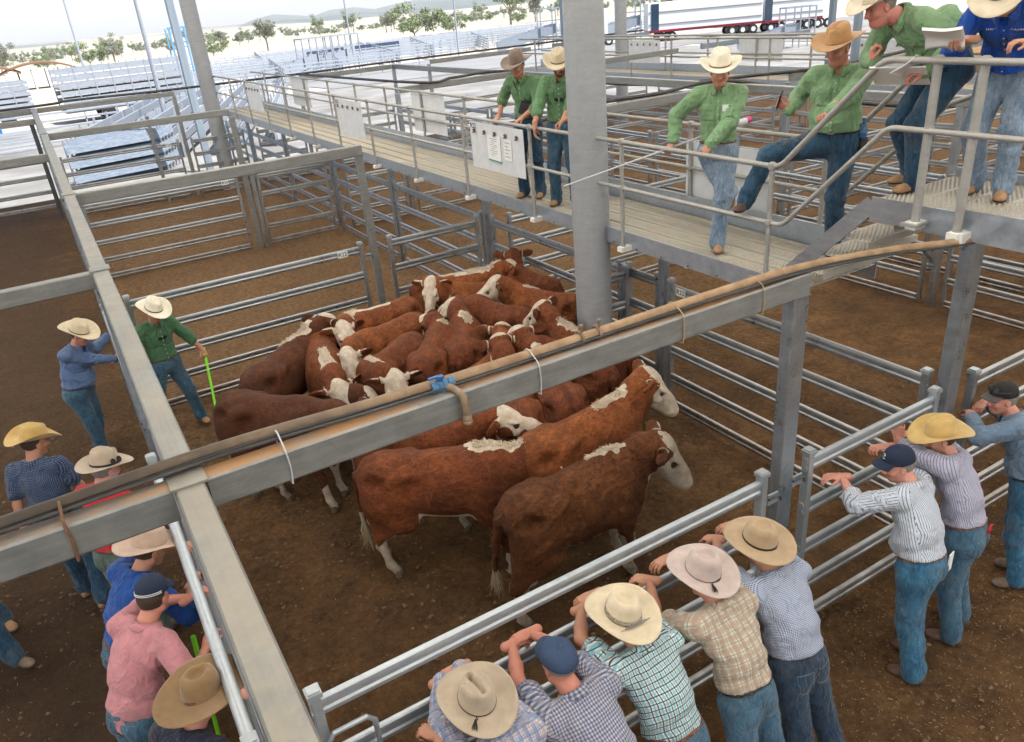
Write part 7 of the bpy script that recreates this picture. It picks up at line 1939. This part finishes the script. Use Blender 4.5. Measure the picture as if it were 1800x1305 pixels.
p6 = person(dict(seed=36, pos=(6.05, 3.24), z=3.362, face=196, pelx=-.02, pelz=.90, lean=42, feet=((.10, .12), (-.02, -.10)), hands=(V3(5.52, 2.86, 4.48), V3(5.46, 3.22, 4.50)), elbows=(V3(.3, -.9, -.3), V3(.4, .7, -.5)), handdir=(V3(-.7, .5, .1), V3(-.7, .2, .1)), curl=(.5, .6), head=dict(pitch=-44, yaw=-6), scale=1.0, fat=1.04,
        shirt=SH['royal2'], sleeve='roll', jeans=JN['light'], belt=M['leather_brown'], boots=M['leather_tan'], front=True, logo=[(-1, 'MRLX'), (1, 'GAAM')], logosize=.028, hat=dict(style='cattleman', mat=HT['cream'], brim=.112, curl=.045, dip=.014, hgt=.123, bandw=.008, up=.058), label='man in bright blue shirt and cream hat writing on a pad at the top right', fine=True))
# ---- things held or carried ------------------------------------------------------
def prop(name, label, cat, loc=(0, 0, 0)): return empty(name, loc, 0, label, cat)
def gp(p, i, a=.075, b=.02):
    """point inside the closed hand i of person p"""
    return p['WR'][i] + p['HD'][i] * a
w = gp(p8, 0); r = prop('cattle_stick', 'lime green plastic stick held by the man in the pen', 'stick', tuple(w))
e = V3(.93, 9.75, .02) - w; b = MB(); b.tube([-e * .06, e], [.018, .015], 10); b.build('shaft', M['lime'], r); b = MB(); b.tube([-e * .07, e * .10], .021, 10); b.build('grip', M['lime'], r)
r = prop('cattle_stick', 'lime green stick hanging below the arms of the man in pink', 'stick', (-.08, 4.86, 1.12)); b = MB(); b.tube([(0, 0, 0), (-.06, -.05, -1.0)], [.018, .015], 10); b.build('shaft', M['lime'], r)
w = gp(p3, 1, .07); tip = V3(4.24, 6.30, 3.30); d = _n(w - tip); rear = w + d * .98
r = prop('cane', 'long pale cane held over the rail by the young man in the white straw hat', 'cane', tuple(w)); b = MB(); b.tube([tip - w, (0, 0, 0), rear - w], [.007, .010, .011], 10); b.build('shaft', M['cane'], r)
b = MB(); b.lathe(rear - w - d * .16, [(.012, 0), (.030, .02), (.034, .05), (.034, .12), (.026, .14)], 14, d); b.build('bottle', M['white_sheet'], r); b = MB(); b.lathe(rear - w - d * .02, [(.028, 0), (.030, .01), (.030, .045), (.024, .05)], 14, d); b.build('cap', M['pink_plastic'], r)
b = MB(); b.tube([rear - w - d * .26 + V3(0, 0, -.0), rear - w - d * .20 + V3(0, 0, -.05), rear - w - d * .16 + V3(0, 0, -.06)], .02, 10); b.build('clip', M['cane'], r)
w = p4['WR'][1] + p4['HD'][1] * .09 * 1.04; r = prop('phone', 'black mobile phone in the raised hand of the heavy man', 'phone', tuple(w + V3(-.012, .0, .045)))
R3 = Matrix.Rotation(rad(-28), 3, 'Y') @ Matrix.Rotation(rad(20), 3, 'X'); b = MB(); b.box((0, 0, 0), (.070, .012, .145), Matrix.Rotation(rad(25), 3, 'Z') @ R3); b.build('case', M['black_plastic'], r, False)
c0 = p4['pel'] + p4['l'] * .215 + UPZ * .02; r = prop('water_bottle', 'small blue water bottle in a belt holster of the heavy man', 'bottle', tuple(c0 + V3(-.0, -.02, 0)))
b = MB(); b.lathe((0, 0, -.02), [(.028, 0), (.034, .01), (.034, .07), (.030, .085), (.034, .10), (.030, .135), (.013, .155), (.013, .165)], 16); b.build('body', M['bottle'], r); b = MB(); b.lathe((0, 0, .145), [(.016, 0), (.016, .022)], 12); b.build('cap', M['blue_plastic'], r); b = MB(); b.lathe((0, 0, .01), [(.0348, 0), (.0352, .04)], 16); b.build('wrapper', M['blue_plastic'], r)
b = MB(); b.box((0, 0, -.06), (.08, .05, .13)); b.build('holster', M['leather_black'], r)
# papers of the bending man, pad of the man in blue
def papers(c, u, v, w_, h_, label, roll=.0, thick=.004, mat='paper'):
    c = V3(*c); u = _n(u); v = _n(v - u * np.dot(u, v)); n = np.cross(u, v); r = prop('papers', label, 'paper', tuple(c)); V = []; F = []; nx, ny = 10, 10
    for s in (0, 1):
        for j in range(ny + 1):
            for i in range(nx + 1):
                a = i / nx - .5; q = j / ny - .5; z = roll * (max(0, .5 - (q + .5)) ** 2) * 4 + .01 * math.sin(a * 4 + q * 2); V.append(u * a * w_ + v * (q * h_ + (roll * 1.2 * max(0, .3 - (q + .5)))) + n * (z + s * thick))
    m = (nx + 1) * (ny + 1)
    for s in (0, 1):
        for j in range(ny):
            for i in range(nx): a = s * m + j * (nx + 1) + i; F.append((a, a + 1, a + nx + 2, a + nx + 1))
    for i in range(nx): F += [(i, i + 1, i + 1 + m, i + m), (ny * (nx + 1) + i, ny * (nx + 1) + i + 1, ny * (nx + 1) + i + 1 + m, ny * (nx + 1) + i + m)]
    for j in range(ny): a = j * (nx + 1); F += [(a, a + nx + 1, a + nx + 1 + m, a + m), (a + nx, a + 2 * nx + 1, a + 2 * nx + 1 + m, a + nx + m)]
    link('sheet', mesh_np('sheet', V, np.array(F)), M[mat], r); return r
g5 = p5['WR'][0] + p5['HD'][0] * .08
papers(g5 + V3(-.02, .0, .05), V3(.2, -.5, .45), V3(-.9, .35, -.25), .20, .30, 'loose white sheets in the left hand of the bending man', 0)
r = prop('clipboard', 'dark clipboard edge held under the sheets by the bending man', 'clipboard', tuple(g5)); b = MB(); b.box((-.02, .09, -.01), (.012, .38, .22), Matrix.Rotation(rad(18), 3, 'Z') @ Matrix.Rotation(rad(-52), 3, 'Y')); b.build('board', M['label_white'], r, False)
g6 = p6['WR'][1] + p6['HD'][1] * .10
papers(g6 + V3(-.05, .06, .035), V3(.35, -.95, .03), V3(-.8, -.3, .45), .24, .20, 'thick curling white pad in the hands of the man in bright blue', .05, .02)
# camera case and cord of the first walkway man
c = p1['pel'] + p1['f'] * .19 + p1['l'] * .12 + UPZ * .20; r = prop('black_case', 'black square case slung at the hip of the young man in the taupe hat', 'case', tuple(c)); b = MB(); b.box((0, 0, 0), (.10, .23, .16), Matrix.Rotation(rad(40), 3, 'Z') @ Matrix.Rotation(.35, 3, 'X')); b.build('case', M['black_plastic'], r, False)
b = MB(); b.tube(curve_pts([(0, 0, .08)] + [tuple(q - c) for q in (p1['mid'] + p1['ft'] * .14 + p1['lt'] * .05 + UPZ * .1, p1['mid'] + p1['ft'] * .15 - p1['lt'] * .03 + UPZ * .19, p1['SH'][1] + p1['ft'] * .08 + UPZ * .04 + p1['lt'] * .09)], 24), .008, 6); b.build('strap', M['black_plastic'], r)
def neckglasses(p, label, dz=.15, mat='black_plastic'):
    h = p['bvh'].ray_cast(Vector(p['mid'] + p['up1'] * dz + p['ft'] * .4), Vector(-p['ft']), .7)
    if h[0] is None: return
    c = np.array(h[0]) + p['ft'] * .012; r = prop('sunglasses', label, 'sunglasses', tuple(c)); b = MB()
    for s in (-1, 1): b.lathe(p['lt'] * s * .032 * 1.0, [(.021, -.003), (.025, 0), (.021, .003)], 12, p['ft'])
    b.build('lenses', M[mat], r); b = MB()
    pts = [p['lt'] * s_ * t + p['up1'] * q for s_, t, q in ((-1, .055, .0), (-1, .07, .05), (-1, .06, .11), (-1, .05, .14))]
    b.tube([tuple(q) for q in pts], .003, 5); b.tube([tuple(q * 1.0 + p['lt'] * 2 * abs(np.dot(q, p['lt']))) for q in pts], .003, 5); b.build('cord', M[mat], r)
neckglasses(p8, 'sunglasses hanging on the chest of the man in the pen'); neckglasses(p2, 'dark sunglasses hooked on the shirt of the bearded man', .10)
# things in back pockets
def pocket_item(p, s, label, name, cat, dims, mat, dz=.02):
    h = p['bj'].ray_cast(Vector(p['pel'] + p['l'] * s * .085 * p['S'] - p['f'] * .4 + UPZ * dz), Vector(p['f']), .7)
    if h[0] is None: return
    c = np.array(h[0]) - p['f'] * .012; r = prop(name, label, cat, tuple(c)); b = MB(); b.box((0, 0, 0), dims, Matrix(np.stack([p['f'], p['l'], UPZ], 1).tolist())); b.build('body', mat, r, False)
M['red_plastic'] = plain('red plastic', (.45, .01, .015), .35)
pocket_item(p22, -1, 'red phone sticking out of the back pocket of the man in lilac stripes', 'phone', 'phone', (.012, .105, .05), M['red_plastic'], .03)
pocket_item(p21, -1.55, 'folded paper in the back pocket of the big man in the striped shirt', 'papers', 'paper', (.008, .07, .16), M['paper'], .02)
# ------------------------------------------------------------------ the herd
def C(seed, tail, wi, poll=None, muz=None, hide='hide_a', label='', **k):
    d = dict(seed=seed, tail=tail, poll=poll, muz=muz, hide=hide, label=label); d['with'] = wi; d['s'] = 1.03; d.update(k); make_cow(d)
C(1, (1.66, 6.14), (2.72, 5.52), hide='hide_a', neck=(20, -8), head=(10, -50), backline=.10, crestw=.065, crest=(-.25, .30), step=(.03, -.10, .06, -.03), fat=.98, tailswing=.02, label='chestnut cow standing broadside nearest the middle, white stripe along its belly')
C(2, (2.43, 4.69), (3.52, 4.72), (3.98, 4.60, 1.27), (4.20, 4.46, .98), 'hide_curly', step=(-.12, .06, -.02, .08), s=1.04, fat=1.10, crest=(-.14, .16), crestw=.05, tag=1, tailswing=.10, redhead=.8, label='curly coated cow at the front right with a pale frayed tail')
C(3, (3.02, 5.40), (4.14, 5.50), (4.66, 5.56, 1.36), (4.90, 5.44, 1.08), 'hide_b', crest=(-.12, .20), crestw=.06, tag=1, fat=.95, redhead=.7, label='smooth chestnut cow beside the curly one, looking away to the right')
C(4, (.93, 8.48), (1.62, 7.62), (1.98, 7.08, 1.16), (2.12, 6.92, .85), 'hide_c', crest=(0, 0), redhead=1.0, dk=.12, label='dark brown cow standing at the left end of the herd')
C(5, (1.95, 6.85), (2.72, 6.28), (3.16, 6.02, 1.24), (3.52, 5.68, 1.16), 'hide_a', crest=(-.20, .30), crestw=.045, patch=[(.07, -.09, -.10, .075), (.16, -.09, -.01, .03)], eyering=0, redhead=0, label='cow with a white face and a round brown cheek patch below the blue valve')
C(6, (1.28, 8.70), (2.08, 9.42), (2.56, 9.62, 1.34), (2.85, 9.75, 1.15), 'hide_c', crest=(-.22, .34), crestw=.055, redhead=.5, label='dark chestnut cow seen from behind at the left, white crest on its neck')
C(7, (2.44, 9.78), (2.20, 8.62), (2.12, 7.98, 1.12), (2.18, 7.72, .86), 'hide_a', crest=(-.10, .35), crestw=.065, redhead=.2, s=.96, label='cow with its white face lowered between the dark cows on the left')
C(8, (3.93, 9.82), (3.02, 9.72), (2.68, 9.28, 1.30), (2.66, 8.82, 1.06), 'hide_b', crest=(-.20, .30), crestw=.05, backline=.55, redhead=0, eyering=0, s=.98, label='orange chestnut cow with a thin white line along its back, facing left')
C(9, (3.74, 9.20), (2.86, 8.98), (2.47, 8.58, 1.22), (2.36, 8.20, .92), 'hide_b', crest=(0, 0), redhead=.1, eyering=0, s=.98, label='orange chestnut cow with its white face just below another white face')
C(10, (3.42, 8.64), (2.66, 8.10), (2.68, 7.62, 1.20), (2.62, 7.30, .82), 'hide_a', crest=(-.05, .28), crestw=.05, redhead=0, eyering=0, s=1.0, dk=.08, label='cow facing the camera with a plain white head in front of the herd')
C(11, (1.30, 8.02), (1.98, 8.00), (2.34, 7.80, 1.02), (2.52, 7.62, .80), 'hide_c', crest=(0, 0), redhead=.6, s=.86, hz=.9, dk=.2, label='small dark cow almost hidden behind the dark brown one')
C(12, (3.03, 7.72), (3.72, 8.52), (3.72, 8.95, 1.16), (3.52, 9.16, .95), 'hide_a', crest=(-.02, .12), crestw=.04, tailswing=.0, spine=.0, redhead=.8, label='chestnut cow seen from behind with its tail hanging down in the middle')
C(13, (3.58, 7.72), (4.06, 8.56), (4.14, 8.98, 1.30), (3.88, 9.10, 1.05), 'hide_a', crest=(-.14, .12), crestw=.07, tag=1, redhead=.4, label='cow raising its white fringed head in the centre of the herd')
C(14, (4.82, 8.22), (4.56, 9.00), neck=(10, -4), head=(10, -40), hide='hide_a', crest=(0, 0), s=.96, label='cow standing across behind the raised heads at the centre')
C(15, (2.88, 6.90), (3.74, 7.22), (4.18, 7.72, 1.34), (4.42, 7.98, 1.08), 'hide_b', crest=(-.12, -.02), crestw=.045, redhead=1.0, label='orange cow just above the beam left of the pair with white topknots')
C(16, (3.31, 5.85), (3.72, 6.80), (3.90, 7.28, 1.42), (3.98, 7.60, 1.20), 'hide_a', crest=(-.06, .16), crestw=.05, redhead=1.0, label='left one of the pair of cows with white topknots seen from behind')
C(17, (3.86, 5.80), (4.18, 6.82), (4.16, 7.28, 1.44), (4.10, 7.62, 1.22), 'hide_a', crest=(-.10, .26), crestw=.045, redhead=1.0, tag=1, spine=1, label='right one of the pair of cows with white topknots, dark line down its rump')
C(18, (4.66, 6.22), (4.46, 7.24), neck=(-18, -12), head=(-15, -50), hide='hide_a', crest=(0, 0), tailswing=.04, label='cow behind the dusty pipe with its tail hanging by the fence')
C(19, (5.12, 6.52), (4.92, 7.36), (4.90, 7.92, 1.38), (4.72, 8.20, 1.12), 'hide_a', crest=(-.12, .24), crestw=.06, tag=1, redhead=.5, s=.94, label='cow in front of the round pillar with a white blaze on its neck')
C(20, (5.62, 8.22), (5.28, 8.86), (4.98, 9.20, 1.36), (4.55, 9.34, 1.16), 'hide_b', crest=(-.16, .06), crestw=.05, tag=1, redhead=0, eyering=0, s=.97, label='cow left of the round pillar looking left with a clean white face')
C(21, (5.36, 9.34), (4.66, 9.72), (4.28, 9.86, 1.34), (4.04, 9.62, 1.12), 'hide_b', crest=(0, 0), redhead=.7, s=.96, label='orange cow near the back fence looking left with dark ears')
C(22, (4.26, 10.52), (5.16, 10.08), (5.62, 9.92, 1.30), (5.9, 9.86, 1.12), 'hide_b', crest=(-.35, .35), crestw=.075, backline=.6, redhead=.3, label='rearmost cow along the back fence with a broad white stripe on its back')
C(23, (5.75, 8.95), (5.68, 9.75), (5.78, 9.20 + .85, 1.36), (5.92, 10.2, 1.2), 'hide_a', crest=(0, 0), redhead=0, s=.9, label='cow mostly hidden behind the round pillar with its white nose up')
haze()
